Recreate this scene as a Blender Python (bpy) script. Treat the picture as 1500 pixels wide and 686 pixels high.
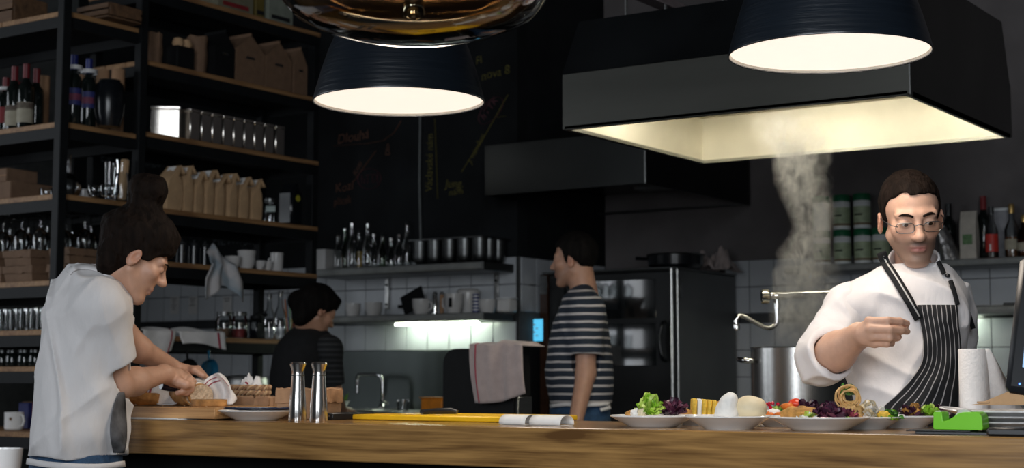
import bpy, bmesh, math, random
import numpy as np
from mathutils import Vector, Matrix, noise as mnoise
R_ = random.Random(7)
rad = math.radians
S = bpy.context.scene
for o in list(bpy.data.objects): bpy.data.objects.remove(o)
C = S.collection

# ---------------------------------------------------------------- camera
F = 2307.0; CX = 750.0; CY = 300.0; HOR = 556.0
CAMZ = 1.167
TH = math.atan((HOR-CY)/F); YAW = rad(33.74)
cth, sth = math.cos(TH), math.sin(TH)
FW = (-math.sin(YAW), math.cos(YAW)); RT = (math.cos(YAW), math.sin(YAW))
cam = bpy.data.cameras.new('camera'); camo = bpy.data.objects.new('camera', cam); C.objects.link(camo)
cam.sensor_width = 36; cam.lens = F/1500*36; cam.shift_y = -(343-CY)/1500
camo.location = (0, 0, CAMZ); camo.rotation_euler = (rad(90)+TH, 0, YAW)
cam.dof.use_dof = True; cam.dof.focus_distance = 3.9; cam.dof.aperture_fstop = 5.0
cam.clip_start = 0.05
S.camera = camo
# ---------------------------------------------------------------- world, light, exposure
w = bpy.data.worlds.new('world'); S.world = w; w.use_nodes = True
w.node_tree.nodes['Background'].inputs[0].default_value = (0.55, 0.68, 0.85, 1)
w.node_tree.nodes['Background'].inputs[1].default_value = 0.6
S.view_settings.view_transform = 'Standard'; S.view_settings.look = 'None'
S.view_settings.gamma = 1; S.view_settings.use_curve_mapping = False
S.view_settings.exposure = 0.0
def area(name, loc, rot, sx, sy, power, col):
    l = bpy.data.lights.new(name, 'AREA'); l.shape = 'RECTANGLE'; l.size = sx; l.size_y = sy
    l.energy = power; l.color = col
    o = bpy.data.objects.new(name, l); C.objects.link(o); o.location = loc; o.rotation_euler = rot
    return o
# daylight comes through the street windows: two in the left wall, two in the wall behind the camera
WIN = [(-1.2, 1.5), (1.2, 1.2)]      # x centre, width (front wall)
WINL = [(0.35, 1.6), (2.55, 1.5)]    # y centre, width (left wall)
for (wx, ww), pw in zip(WIN, (98, 100)): area('window_daylight', (wx, -1.26, 2.4), (rad(90), 0, 0), ww-.1, 2.7, pw, (0.9, 0.95, 1.0))
for wy, ww in WINL: area('window_daylight', (-8.31, wy, 2.3), (0, rad(-90), 0), 2.1, ww-.1, 32, (0.9, 0.95, 1.0))

# ---------------------------------------------------------------- projection helpers (photo frame 1500 x 686)
def ray(px, py):
    u = (px-CX)/F; v = (CY-py)/F
    h = cth - v*sth; z = sth + v*cth
    return np.array([FW[0]*h+RT[0]*u, FW[1]*h+RT[1]*u, z])
CAM = np.array([0, 0, CAMZ])
def at_d(px, py, d):
    r = ray(px, py); return CAM + r*(d/(r[0]*FW[0]+r[1]*FW[1]))
def at_y(px, py, Y):
    r = ray(px, py); return CAM + r*(Y/r[1])
def at_x(px, py, X):
    r = ray(px, py); return CAM + r*(X/r[0])
def at_z(px, py, z):
    r = ray(px, py); return CAM + r*((z-CAMZ)/r[2])
def X_at(px, Y, z):
    q = px-CX; h = z-CAMZ
    return (q*(Y*FW[1]*cth+h*sth)-F*Y*RT[1])/(F*RT[0]-q*FW[0]*cth)
def Y_at(px, X, z):
    q = px-CX; h = z-CAMZ
    return (q*(X*FW[0]*cth+h*sth)-F*X*RT[0])/(F*RT[1]-q*FW[1]*cth)

# ---------------------------------------------------------------- object helpers
def tag(o, label=None, cat=None, group=None, kind=None):
    if label: o['label'] = label
    if cat: o['category'] = cat
    if group: o['group'] = group
    if kind: o['kind'] = kind
    return o
def thing(name, label, cat, loc=(0, 0, 0), rz=0, group=None):
    o = bpy.data.objects.new(name, None); C.objects.link(o); o.empty_display_size = .05
    o.location = loc; o.rotation_euler = (0, 0, rz)
    return tag(o, label, cat, group)
def copy_tree(o, parent=None, label=None):
    c = o.copy(); C.objects.link(c); c.parent = parent
    if label: c['label'] = label
    for ch in list(o.children): copy_tree(ch, c)
    return c
def mobj(name, me, mat, parent=None, loc=(0, 0, 0), rot=(0, 0, 0)):
    if mat is not None:
        for m in (mat if isinstance(mat, (list, tuple)) else [mat]): me.materials.append(m)
    o = bpy.data.objects.new(name, me); C.objects.link(o); o.parent = parent
    o.location = loc; o.rotation_euler = rot
    return o
def share(name, src, parent=None, loc=(0, 0, 0), rot=(0, 0, 0), scale=None):
    o = bpy.data.objects.new(name, src.data); C.objects.link(o); o.parent = parent
    o.location = loc; o.rotation_euler = rot
    if scale: o.scale = scale
    return o
class MB:
    """collects faces of one mesh"""
    def __init__(s): s.v = []; s.f = []; s.uv = None; s.mi = []
    def add(s, vs, fs, M=None):
        n = len(s.v)
        if M is not None: vs = [tuple(M @ Vector(v)) for v in vs]
        s.v += [tuple(map(float, v)) for v in vs]; s.f += [tuple(i+n for i in f) for f in fs]; return s
    def box(s, c, sz, b=0.0, M=None):
        hx, hy, hz = sz[0]/2, sz[1]/2, sz[2]/2; cx, cy, cz = c
        if b <= 0:
            vs = [(cx+i*hx, cy+j*hy, cz+k*hz) for i in (-1, 1) for j in (-1, 1) for k in (-1, 1)]
            fs = [(0, 1, 3, 2), (4, 6, 7, 5), (0, 4, 5, 1), (2, 3, 7, 6), (0, 2, 6, 4), (1, 5, 7, 3)]
            return s.add(vs, fs, M)
        b = min(b, hx*.9, hy*.9, hz*.9); vs = []; ix = {}
        for i in (-1, 1):
            for j in (-1, 1):
                for k in (-1, 1):
                    for a in range(3):
                        h = [hx-b, hy-b, hz-b]; h[a] += b
                        ix[(i, j, k, a)] = len(vs); vs.append((cx+i*h[0], cy+j*h[1], cz+k*h[2]))
        fs = []
        for a in range(3):
            p, q = (a+1) % 3, (a+2) % 3
            for sg in (-1, 1):
                quad = []
                for (e, g) in ((-1, -1), (1, -1), (1, 1), (-1, 1)):
                    t = [0, 0, 0]; t[a] = sg; t[p] = e; t[q] = g; quad.append(ix[(*t, a)])
                fs.append(tuple(quad if sg > 0 else quad[::-1]))
        for a in range(3):
            p, q = (a+1) % 3, (a+2) % 3
            for e in (-1, 1):
                for g in (-1, 1):
                    t0 = [0, 0, 0]; t1 = [0, 0, 0]; t0[a] = -1; t1[a] = 1
                    t0[p] = t1[p] = e; t0[q] = t1[q] = g
                    qd = (ix[(*t0, p)], ix[(*t1, p)], ix[(*t1, q)], ix[(*t0, q)])
                    fs.append(qd if e*g < 0 else qd[::-1])
        for i in (-1, 1):
            for j in (-1, 1):
                for k in (-1, 1):
                    t = (ix[(i, j, k, 0)], ix[(i, j, k, 1)], ix[(i, j, k, 2)])
                    fs.append(t if i*j*k > 0 else t[::-1])
        return s.add(vs, fs, M)
    def lathe(s, prof, n=20, M=None, cap=True):
        vs = []; fs = []
        m = len(prof)
        for i in range(n):
            a = 2*math.pi*i/n
            for r, z in prof: vs.append((r*math.cos(a), r*math.sin(a), z))
        for i in range(n):
            j = (i+1) % n
            for k in range(m-1): fs.append((i*m+k, j*m+k, j*m+k+1, i*m+k+1))
        if cap:
            if prof[0][0] > 1e-5: fs.append(tuple(i*m for i in range(n))[::-1])
            if prof[-1][0] > 1e-5: fs.append(tuple(i*m+m-1 for i in range(n)))
        return s.add(vs, fs, M)
    def tube(s, pts, r, n=8, closed=False, flat=None):
        P = [Vector(p) for p in pts]; m = len(P); vs = []; fs = []
        rs = r if isinstance(r, (list, tuple)) else [r]*m
        T = []
        for i in range(m):
            a = P[i-1] if (i > 0 or closed) else P[i]; b = P[(i+1) % m] if (i < m-1 or closed) else P[i]
            T.append((b-a).normalized())
        up = Vector((0, 0, 1)) if abs(T[0].z) < .9 else Vector((1, 0, 0))
        N = (up - T[0]*up.dot(T[0])).normalized()
        for i in range(m):
            N = (N - T[i]*N.dot(T[i])).normalized(); B = T[i].cross(N)
            for k in range(n):
                a = 2*math.pi*k/n; ca, sa = math.cos(a), math.sin(a)
                if flat: ca *= flat
                vs.append(P[i] + (N*ca + B*sa)*rs[i])
        for i in range(m if closed else m-1):
            j = (i+1) % m
            for k in range(n):
                l = (k+1) % n; fs.append((i*n+k, i*n+l, j*n+l, j*n+k))
        if not closed:
            fs.append(tuple(range(n))[::-1]); fs.append(tuple((m-1)*n+k for k in range(n)))
        return s.add(vs, fs)
    def prism(s, poly, depth, M=None):
        """polygon in x,z extruded along +y"""
        n = len(poly)
        vs = [(x, 0, z) for x, z in poly]+[(x, depth, z) for x, z in poly]
        fs = [tuple(range(n)), tuple(range(2*n-1, n-1, -1))]
        for i in range(n):
            j = (i+1) % n; fs.append((i, i+n, j+n, j))
        return s.add(vs, fs, M)
    def grid(s, G, closed_u=False):
        """G[i][j] points"""
        a = len(G); b = len(G[0]); vs = [p for row in G for p in row]; fs = []
        for i in range(a if closed_u else a-1):
            k = (i+1) % a
            for j in range(b-1): fs.append((i*b+j, i*b+j+1, k*b+j+1, k*b+j))
        return s.add(vs, fs)
    def mesh(s, name, sharp=38, fix=True):
        me = bpy.data.meshes.new(name); me.from_pydata(s.v, [], s.f)
        if fix:
            bm = bmesh.new(); bm.from_mesh(me); bmesh.ops.recalc_face_normals(bm, faces=bm.faces); bm.to_mesh(me); bm.free()
        me.polygons.foreach_set('use_smooth', [True]*len(me.polygons))
        if sharp is not None: me.set_sharp_from_angle(angle=rad(sharp))
        return me
    def build(s, name, mat, parent=None, loc=(0, 0, 0), rot=(0, 0, 0), sharp=38, fix=True):
        return mobj(name, s.mesh(name, sharp, fix), mat, parent, loc, rot)
def box(name, c, sz, mat, parent=None, b=.003, rot=(0, 0, 0)):
    return MB().box((0, 0, 0), sz, b).build(name, mat, parent, c, rot)
def lathe(name, prof, mat, parent=None, loc=(0, 0, 0), n=24, rot=(0, 0, 0), cap=True):
    return MB().lathe(prof, n, cap=cap).build(name, mat, parent, loc, rot)
def tube(name, pts, r, mat, parent=None, n=8, closed=False, flat=None):
    return MB().tube(pts, r, n, closed, flat).build(name, mat, parent)
def solid(o, t, off=-1):
    m = o.modifiers.new('thickness', 'SOLIDIFY'); m.thickness = t; m.offset = off; return o
def bez(pts, n=8):
    """Catmull-Rom through points"""
    P = [np.array(p, float) for p in pts]; P = [2*P[0]-P[1]]+P+[2*P[-1]-P[-2]]; out = []
    for i in range(1, len(P)-2):
        for k in range(n):
            t = k/n; a, b, c, d = P[i-1:i+3]
            out.append(.5*((2*b)+(c-a)*t+(2*a-5*b+4*c-d)*t*t+(3*b-a-3*c+d)*t**3))
    out.append(P[-2]); return [tuple(p) for p in out]

# ---------------------------------------------------------------- materials
def nmat(name):
    m = bpy.data.materials.new(name); m.use_nodes = True; nt = m.node_tree
    return m, nt, nt.nodes['Principled BSDF']
def pm(name, col, rough=.6, metal=0, var=.15, scale=18, bump=0, bscale=None, stretch=(1, 1, 1), spec=.5, trans=0, ior=1.45, emit=None, estr=0, sheen=0, sss=0, coat=0, aniso=0):
    m, nt, b = nmat(name); N = nt.nodes; L = nt.links
    b.inputs['Roughness'].default_value = rough; b.inputs['Metallic'].default_value = metal
    b.inputs['Specular IOR Level'].default_value = spec; b.inputs['IOR'].default_value = ior
    b.inputs['Transmission Weight'].default_value = trans
    if coat: b.inputs['Coat Weight'].default_value = coat
    if sheen: b.inputs['Sheen Weight'].default_value = sheen
    if sss:
        b.inputs['Subsurface Weight'].default_value = sss; b.inputs['Subsurface Radius'].default_value = (.01, .004, .002)
    if aniso: b.inputs['Anisotropic'].default_value = aniso
    tc = N.new('ShaderNodeTexCoord'); mp = N.new('ShaderNodeMapping'); mp.inputs['Scale'].default_value = stretch
    L.new(tc.outputs['Object'], mp.inputs['Vector'])
    nz = N.new('ShaderNodeTexNoise'); nz.inputs['Scale'].default_value = scale; nz.inputs['Detail'].default_value = 4
    L.new(mp.outputs[0], nz.inputs['Vector'])
    cr = N.new('ShaderNodeValToRGB')
    cr.color_ramp.elements[0].position = .3; cr.color_ramp.elements[1].position = .7
    cr.color_ramp.elements[0].color = (*[c*(1-var) for c in col], 1)
    cr.color_ramp.elements[1].color = (*[min(1, c*(1+var)) for c in col], 1)
    L.new(nz.outputs['Fac'], cr.inputs['Fac']); L.new(cr.outputs[0], b.inputs['Base Color'])
    if emit:
        b.inputs['Emission Color'].default_value = (*emit, 1); b.inputs['Emission Strength'].default_value = estr
    if bump:
        n2 = N.new('ShaderNodeTexNoise'); n2.inputs['Scale'].default_value = bscale or scale*4; n2.inputs['Detail'].default_value = 5
        L.new(mp.outputs[0], n2.inputs['Vector'])
        bp = N.new('ShaderNodeBump'); bp.inputs['Strength'].default_value = bump; bp.inputs['Distance'].default_value = .01
        L.new(n2.outputs['Fac'], bp.inputs['Height']); L.new(bp.outputs[0], b.inputs['Normal'])
    return m
def wood(name, c0, c1, axis=0, rough=.45, scale=1.0, bump=.15, knots=False):
    m, nt, b = nmat(name); N = nt.nodes; L = nt.links
    tc = N.new('ShaderNodeTexCoord'); mp = N.new('ShaderNodeMapping')
    sc = [14*scale]*3; sc[axis] = 1.1*scale; mp.inputs['Scale'].default_value = sc
    L.new(tc.outputs['Object'], mp.inputs['Vector'])
    n1 = N.new('ShaderNodeTexNoise'); n1.inputs['Scale'].default_value = 1.3; n1.inputs['Detail'].default_value = 6; n1.inputs['Distortion'].default_value = 1.6
    L.new(mp.outputs[0], n1.inputs['Vector'])
    mp2 = N.new('ShaderNodeMapping'); sc2 = [160*scale]*3; sc2[axis] = 4*scale; mp2.inputs['Scale'].default_value = sc2
    L.new(tc.outputs['Object'], mp2.inputs['Vector'])
    n2 = N.new('ShaderNodeTexNoise'); n2.inputs['Scale'].default_value = 1; n2.inputs['Detail'].default_value = 3
    L.new(mp2.outputs[0], n2.inputs['Vector'])
    cr = N.new('ShaderNodeValToRGB'); e = cr.color_ramp.elements
    e[0].position = .36; e[0].color = (*c0, 1); e[1].position = .64; e[1].color = (*c1, 1)
    mx = N.new('ShaderNodeMath'); mx.operation = 'MULTIPLY_ADD'; mx.inputs[1].default_value = .35
    L.new(n2.outputs['Fac'], mx.inputs[0])
    ml = N.new('ShaderNodeMath'); ml.operation = 'MULTIPLY'; ml.inputs[1].default_value = .68
    L.new(n1.outputs['Fac'], ml.inputs[0]); L.new(ml.outputs[0], mx.inputs[2])
    fac = mx.outputs[0]
    if knots:
        vo = N.new('ShaderNodeTexVoronoi'); vo.inputs['Scale'].default_value = 1
        mp3 = N.new('ShaderNodeMapping'); sc3 = [9.0]*3; sc3[axis] = 3.2; mp3.inputs['Scale'].default_value = sc3
        L.new(tc.outputs['Object'], mp3.inputs['Vector']); L.new(mp3.outputs[0], vo.inputs['Vector'])
        k = N.new('ShaderNodeMapRange'); k.inputs[1].default_value = .04; k.inputs[2].default_value = .2; k.inputs[3].default_value = .22; k.inputs[4].default_value = 0
        L.new(vo.outputs['Distance'], k.inputs[0])
        sb = N.new('ShaderNodeMath'); sb.operation = 'SUBTRACT'; L.new(fac, sb.inputs[0]); L.new(k.outputs[0], sb.inputs[1]); fac = sb.outputs[0]
    L.new(fac, cr.inputs['Fac']); L.new(cr.outputs[0], b.inputs['Base Color'])
    b.inputs['Roughness'].default_value = rough
    bp = N.new('ShaderNodeBump'); bp.inputs['Strength'].default_value = bump; bp.inputs['Distance'].default_value = .004
    L.new(fac, bp.inputs['Height']); L.new(bp.outputs[0], b.inputs['Normal'])
    return m
M = {}
M['black_steel'] = pm('black_steel', (.006, .007, .008), .6, 0, .2, spec=.25)
M['black_matte'] = pm('black_matte', (.006, .0065, .007), .75, spec=.2)
M['black_gloss'] = pm('black_gloss', (.006, .007, .009), .22, 0, .2)
M['chalkboard'] = pm('chalkboard', (.0085, .0095, .0105), .85, 0, .35, 3, spec=.2)
M['plaster_dark'] = pm('plaster_dark', (.12, .108, .108), .9, 0, .12, 6, .1, 90)
M['ceiling'] = pm('ceiling_paint', (.012, .012, .013), .9)
M['floor'] = pm('floor_stone', (.03, .029, .028), .5, 0, .3, 4, .1, 60)
M['wall_plain'] = pm('wall_plain', (.1, .105, .105), .9)
M['tile'] = pm('tile_white', (.43, .45, .475), .26, 0, .05, 8, .02, 30)
M['tile_dark'] = pm('tile_dark', (.03, .032, .035), .2, 0, .1, 8)
M['grout'] = pm('grout', (.09, .09, .09), .9)
M['steel'] = pm('steel_brushed', (.42, .42, .41), .34, 1, .12, 3, .05, 40, stretch=(1, 1, 40))
M['steel_dark'] = pm('steel_dark', (.16, .165, .165), .38, 1, .2, 2, .05, 40, stretch=(1, 1, 20))
M['steel_lip_lit'] = pm('steel_lip_lit', (.34, .35, .34), .4, .35, .1)  # paler than the plate: light caught on the edge is put into the colour
M['hood_steel'] = pm('hood_steel', (.2, .2, .18), .33, 1, .12, 1.2, .02, 30, stretch=(1, 1, 6))
M['hood_inner'] = pm('hood_inner', (.68, .65, .55), .42, .5, .12, 3, .05, 40)
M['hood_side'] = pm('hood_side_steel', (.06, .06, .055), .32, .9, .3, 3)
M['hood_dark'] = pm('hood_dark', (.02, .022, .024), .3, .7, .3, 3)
M['chrome'] = pm('chrome', (.75, .75, .74), .07, 1, .03)
M['steel_sat'] = pm('steel_satin', (.62, .6, .58), .2, 1, .05, 60)
M['oak'] = wood('oak_counter', (.12, .055, .016), (.42, .23, .075), 0, .3, 1, .12, True)
M['oak'].node_tree.nodes['Principled BSDF'].inputs['Coat Weight'].default_value = .5
M['oak'].node_tree.nodes['Principled BSDF'].inputs['Coat Roughness'].default_value = .12
M['shelfwood'] = wood('shelf_board_wood', (.16, .075, .03), (.36, .2, .085), 1, .6, 1)
M['shelfwood_x'] = wood('shelf_board_wood_x', (.16, .075, .03), (.36, .2, .085), 0, .6, 1)
M['boardwood'] = wood('cutting_board_wood', (.3, .14, .05), (.6, .34, .14), 0, .5, 1.4)
M['crate'] = wood('crate_wood', (.07, .035, .018), (.16, .085, .04), 0, .7, 1)
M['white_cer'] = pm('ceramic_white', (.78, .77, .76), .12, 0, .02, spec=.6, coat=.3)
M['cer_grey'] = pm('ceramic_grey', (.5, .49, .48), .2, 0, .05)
M['navy_enamel'] = pm('enamel_navy', (.012, .018, .045), .15)
M['kraft'] = pm('kraft_paper', (.33, .19, .105), .8, 0, .12, 25, .35, 45)
M['kraft_light'] = pm('kraft_light', (.48, .31, .17), .75, 0, .1, 25, .3, 40)
M['kraft_dark'] = pm('kraft_dark', (.17, .1, .06), .8, 0, .12, 25, .35, 45)
M['paper'] = pm('paper_white', (.8, .79, .77), .8, 0, .03, 20, .06, 60)
M['tissue'] = pm('tissue', (.83, .8, .78), .9, 0, .03, 60, .25, 140)
M['linen'] = pm('linen_white', (.72, .7, .69), .9, 0, .06, 30, .25, 200, sheen=.2)
M['linen_grey'] = pm('linen_grey', (.35, .285, .27), .9, 0, .08, 30, .3, 200, sheen=.2)
M['red_stripe'] = pm('linen_red', (.33, .035, .06), .9)
M['yellow'] = pm('plastic_yellow', (.85, .5, .015), .38, 0, .04)
M['green_plastic'] = pm('plastic_green', (.2, .62, .03), .3, 0, .03)
M['plastic_black'] = pm('plastic_black', (.012, .013, .015), .35)
M['plastic_white'] = pm('plastic_white', (.7, .72, .72), .4)
M['orange_plastic'] = pm('plastic_orange', (.75, .25, .02), .4)
M['lamp_black'] = pm('lamp_enamel_black', (.008, .012, .018), .3, 0, .1, 40, .2, 30, stretch=(.2, .2, 3), spec=.8)
M['lamp_inner'] = pm('lamp_inner_white', (.8, .77, .7), .5)
M['lamp_glow'] = pm('lamp_diffuser', (.9, .85, .8), .5, emit=(1, .875, .76), estr=1.0)
M['glow_warm'] = pm('hood_tube', (.9, .9, .8), .5, emit=(1, .93, .76), estr=32)
M['glow_green'] = pm('led_strip', (.9, .95, .9), .5, emit=(.86, 1, .78), estr=40)
M['brass_glass'] = pm('amber_glass', (.55, .33, .12), .1, .8, .25, 4, coat=.4)
def glass(name, col=(1, 1, 1), rough=.02, mixw=.75):
    m, nt, b = nmat(name); N = nt.nodes; L = nt.links; out = N['Material Output']
    gl = N.new('ShaderNodeBsdfGlossy'); gl.inputs['Roughness'].default_value = rough
    tr = N.new('ShaderNodeBsdfTransparent'); tr.inputs[0].default_value = (*col, 1)
    fr = N.new('ShaderNodeFresnel'); fr.inputs[0].default_value = 1.5
    tc = N.new('ShaderNodeTexCoord'); nz = N.new('ShaderNodeTexNoise'); nz.inputs['Scale'].default_value = 15
    L.new(tc.outputs['Object'], nz.inputs['Vector'])
    ad = N.new('ShaderNodeMath'); ad.operation = 'MULTIPLY_ADD'; ad.inputs[1].default_value = .1
    L.new(nz.outputs['Fac'], ad.inputs[0]); L.new(fr.outputs[0], ad.inputs[2])
    mx = N.new('ShaderNodeMixShader'); L.new(ad.outputs[0], mx.inputs[0]); L.new(tr.outputs[0], mx.inputs[1]); L.new(gl.outputs[0], mx.inputs[2])
    L.new(mx.outputs[0], out.inputs[0]); return m
M['glass'] = glass('glass_clear', (.86, .88, .88))
M['glass_green'] = glass('glass_green', (.25, .42, .25))
M['glass_dark'] = pm('bottle_glass_dark', (.006, .009, .008), .08, 0, .1, coat=.5)
M['glass_amber'] = glass('glass_amber', (.45, .2, .05))
# ================================================================ structure
def struct(o, label=None, cat=None):
    o['kind'] = 'structure'
    if label: o['label'] = label
    if cat: o['category'] = cat
    return o
CT = 1.05            # counter top height
YL, YR, XC = 7.15, 8.10, -4.74   # rear wall, recessed rear wall, corner between them
CZ = 4.2
struct(box('floor', (-2.75, 3.4, -.05), (11.4, 9.6, .1), M['floor'], b=0), 'dark stone kitchen floor', 'floor')
struct(box('ceiling', (-2.75, 3.4, CZ+.05), (11.4, 9.6, .1), M['ceiling'], b=0), 'black painted ceiling', 'ceiling')
wall_back = struct(box('wall_back', ((-8.35+XC)/2, YL+.05, CZ/2), (XC+8.35, .1, CZ), M['chalkboard'], b=0), 'black chalkboard rear wall tiled white in its lower half', 'wall')
wall_rec = struct(box('wall_back_recess', ((XC+2.9)/2, YR+.05, CZ/2), (2.9-XC, .1, CZ), M['plaster_dark'], b=0), 'dark grey recessed rear wall with white tiles below', 'wall')
wall_ret = struct(box('wall_return', (XC-.05, (YL+.1+YR)/2, CZ/2), (.1, YR-YL-.1, CZ), M['chalkboard'], b=0), 'short return wall beside the oven', 'wall')
wl = MB(); e = [-1.4]
for wy, ww in WINL: e += [wy-ww/2, wy+ww/2]
e.append(8.2)
for i in range(0, len(e), 2): wl.box((-8.4, (e[i]+e[i+1])/2, CZ/2), (.1, e[i+1]-e[i], CZ))
for wy, ww in WINL: wl.box((-8.4, wy, .6), (.1, ww, 1.2)); wl.box((-8.4, wy, (3.4+CZ)/2), (.1, ww, CZ-3.4))
struct(wl.build('wall_left', M['wall_plain'], sharp=30), 'grey left side wall with daylight windows', 'wall')
for i, (wy, ww) in enumerate(WINL):
    wn = MB()
    for sy in (-1, 0, 1): wn.box((0, sy*(ww/2-.02), 0), (.06, .05, 2.2))
    for sz in (-1, 1): wn.box((0, 0, sz*1.08), (.06, ww, .05))
    struct(wn.build('window_%d' % (i+3), M['black_steel'], loc=(-8.42, wy, 2.3)), 'black framed side window', 'window')
struct(box('wall_right', (2.95, 3.4, CZ/2), (.1, 9.6, CZ), M['wall_plain'], b=0), 'dark right side wall', 'wall')
# front wall with window openings, behind the camera
wf = MB(); edges = [-8.35]
for wx, ww in WIN: edges += [wx-ww/2, wx+ww/2]
edges.append(2.9)
for i in range(0, len(edges), 2): wf.box(((edges[i]+edges[i+1])/2, -1.35, CZ/2), (edges[i+1]-edges[i], .12, CZ))
for wx, ww in WIN:
    wf.box((wx, -1.35, .5), (ww, .12, 1.0)); wf.box((wx, -1.35, (3.8+CZ)/2), (ww, .12, CZ-3.8))
struct(wf.build('wall_front', M['wall_plain'], sharp=30), 'front wall with tall daylight windows', 'wall')
for i, (wx, ww) in enumerate(WIN):
    wn = MB()
    for sx in (-1, 0, 1): wn.box((sx*(ww/2-.02), 0, 0), (.05, .06, 2.8))
    for sz in (-1, 1): wn.box((0, 0, sz*1.38), (ww, .06, .05))
    struct(wn.build('window_%d' % (i+1), M['black_steel'], loc=(wx, -1.38, 2.4)), 'black framed street window', 'window')

# ---- tiles: each tile a piece of its wall
tile_src = None
def tile_field(wall, pts, w, h, mat, axis):
    """pts: centres; axis 'y' tile faces -y, 'x' faces +x"""
    global tile_src
    me = MB().box((0, 0, 0), (w-.004, .012, h-.004) if axis == 'y' else (.012, w-.004, h-.004), .0022).mesh('tile')
    me.materials.append(mat)
    for p in pts:
        o = bpy.data.objects.new('tile', me); C.objects.link(o); o.parent = wall
        o.location = Vector(p) - wall.location
        o.rotation_euler = (R_.uniform(-.004, .004), 0, R_.uniform(-.004, .004))
def grout(wall, c, sz):
    MB().box((0, 0, 0), sz).build('grout_bed', M['grout'], wall, Vector(c)-wall.location)
T = .15
rows = [1.533+T/2, 1.683+T/2]
low = [1.48-T/2-T*i for i in range(0, 4)]
nL = 20
xsL = [XC-T/2-T*i for i in range(nL)]
grout(wall_back, ((XC-T*nL/2), YL-.003, (1.833+.88)/2), (T*nL, .006, 1.833-.88))
tile_field(wall_back, [(x, YL-.008, z) for x in xsL for z in rows+low[:3]], T, T, M['tile'], 'y')
tile_field(wall_back, [(x, YL-.008, 1.5065) for x in xsL], T, .053, M['tile_dark'], 'y')
nR = 13; X0 = -3.95
xsR = [X0+T/2+T*i for i in range(nR)]
grout(wall_rec, (X0+T*nR/2, YR-.003, (1.833+.88)/2), (T*nR, .006, 1.833-.88))
tile_field(wall_rec, [(x, YR-.008, z) for x in xsR for z in rows+low], T, T, M['tile'], 'y')
tile_field(wall_rec, [(x, YR-.008, 1.5065) for x in xsR], T, .053, M['tile_dark'], 'y')
grout(wall_ret, (XC+.003, (YL+YR)/2, 1.6), (.006, YR-YL-.02, .47))
tile_field(wall_ret, [(XC+.008, YL+.02+T/2+T*i, z) for i in range(6) for z in rows], T, T, M['tile'], 'x')
# steel splashback below the tiles, behind the sink
box('splashback', (-5.5, YL-.022, 1.1), (1.55, .012, .46), pm('splash_steel', (.1, .112, .108), .34, 1, .15, 2), None, .002)
tag(bpy.data.objects['splashback'], 'brushed steel splashback panel behind the sink', 'splashback')
# thin conduit on the chalkboard
p0 = at_y(616.5, 362, YL-.01); p1 = at_y(613, 172, YL-.01)
cd = tube('conduit', [p0, ((p0[0]+p1[0])/2, YL-.012, (p0[2]+p1[2])/2), (p0[0], YL-.012, CZ-.01)], .006, pm('conduit_grey', (.12, .13, .13), .5))
tag(cd, 'thin grey conduit running up the chalkboard wall', 'conduit')

# ---- chalk writing on the wall
CH = {'y': (.13, .115, .035), 'p': (.11, .045, .055), 'o': (.13, .065, .045), 'w': (.085, .095, .1)}
for k, c in list(CH.items()):
    M['chalk_'+k] = pm('chalk_'+k, c, .95, 0, .35, 120, spec=.05)
def chalk_text(txt, px, py, hpx, col, ang=0, Y=YL, wall=None, sx=1.0, name='chalk_writing'):
    cu = bpy.data.curves.new('t', 'FONT'); cu.body = txt; cu.size = 1; cu.align_x = 'LEFT'; cu.resolution_u = 3
    cu.offset = -.008; cu.shear = .12
    to = bpy.data.objects.new('t', cu); C.objects.link(to)
    bpy.context.view_layer.update()
    me = bpy.data.meshes.new_from_object(to.evaluated_get(bpy.context.evaluated_depsgraph_get()))
    bpy.data.objects.remove(to)
    p = at_y(px, py, Y-.004); q = at_y(px, py-hpx, Y-.004)
    s = (q[2]-p[2])/.7
    for v in me.vertices:
        jx = mnoise.noise((v.co.x*2.1, v.co.y*2.3, px))*.05; jy = mnoise.noise((v.co.x*1.7, v.co.y*1.9, py+9))*.06
        v.co = Vector(((v.co.x*sx+jx), 0, v.co.y+jy))*s
    me.materials.clear()
    o = mobj(name, me, M['chalk_'+col], wall or wall_back, Vector(p)-(wall or wall_back).location, (0, -rad(ang), 0))
    return o
def chalk_line(pts, col, r=.0045, Y=YL, wall=None):
    wl = wall or wall_back
    P = [Vector(at_y(x, y, Y-.003))-wl.location for x, y in pts]
    o = MB().tube(P, r, 5, flat=.3).build('chalk_line', M['chalk_'+col], wl); return o
def oval(cx, cy, rx, ry, ang, col):
    a = rad(ang)
    chalk_line([(cx+rx*math.cos(t)*math.cos(a)-ry*math.sin(t)*math.sin(a), cy+rx*math.cos(t)*math.sin(a)+ry*math.sin(t)*math.cos(a)) for t in [2*math.pi*i/28 for i in range(29)]], col, .004)
chalk_text('Dlouhá', 494, 211, 14, 'o', 3); chalk_line([(489, 214), (540, 210), (562, 206), (577, 195), (588, 177)], 'o')
chalk_text('Dlo', 571, 228, 8, 'o', 92)
chalk_text('Kozí', 491, 283, 13, 'o', 6); chalk_text('plácek', 489, 301, 11, 'o', 3, sx=.8)
chalk_line([(517, 268), (533, 245), (551, 221)], 'o'); chalk_text('Kozí', 521, 258, 8, 'o', 55)
oval(541, 262, 17, 15, -8, 'p')
for st in ([(530, 256), (530, 269)], [(530, 263), (534, 262), (534, 269)], [(535, 257), (542, 256)], [(538.5, 257), (538.5, 269)], [(543, 256), (549, 255)], [(546, 256), (546, 268)], [(553, 253), (553, 269)], [(548, 254), (553, 261), (548, 267)]):
    chalk_line(st, 'p', .0035)
chalk_text('Václavské nám', 633, 281, 13, 'y', 89, sx=.78); chalk_line([(637, 174), (639, 230), (641, 291)], 'y')
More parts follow.
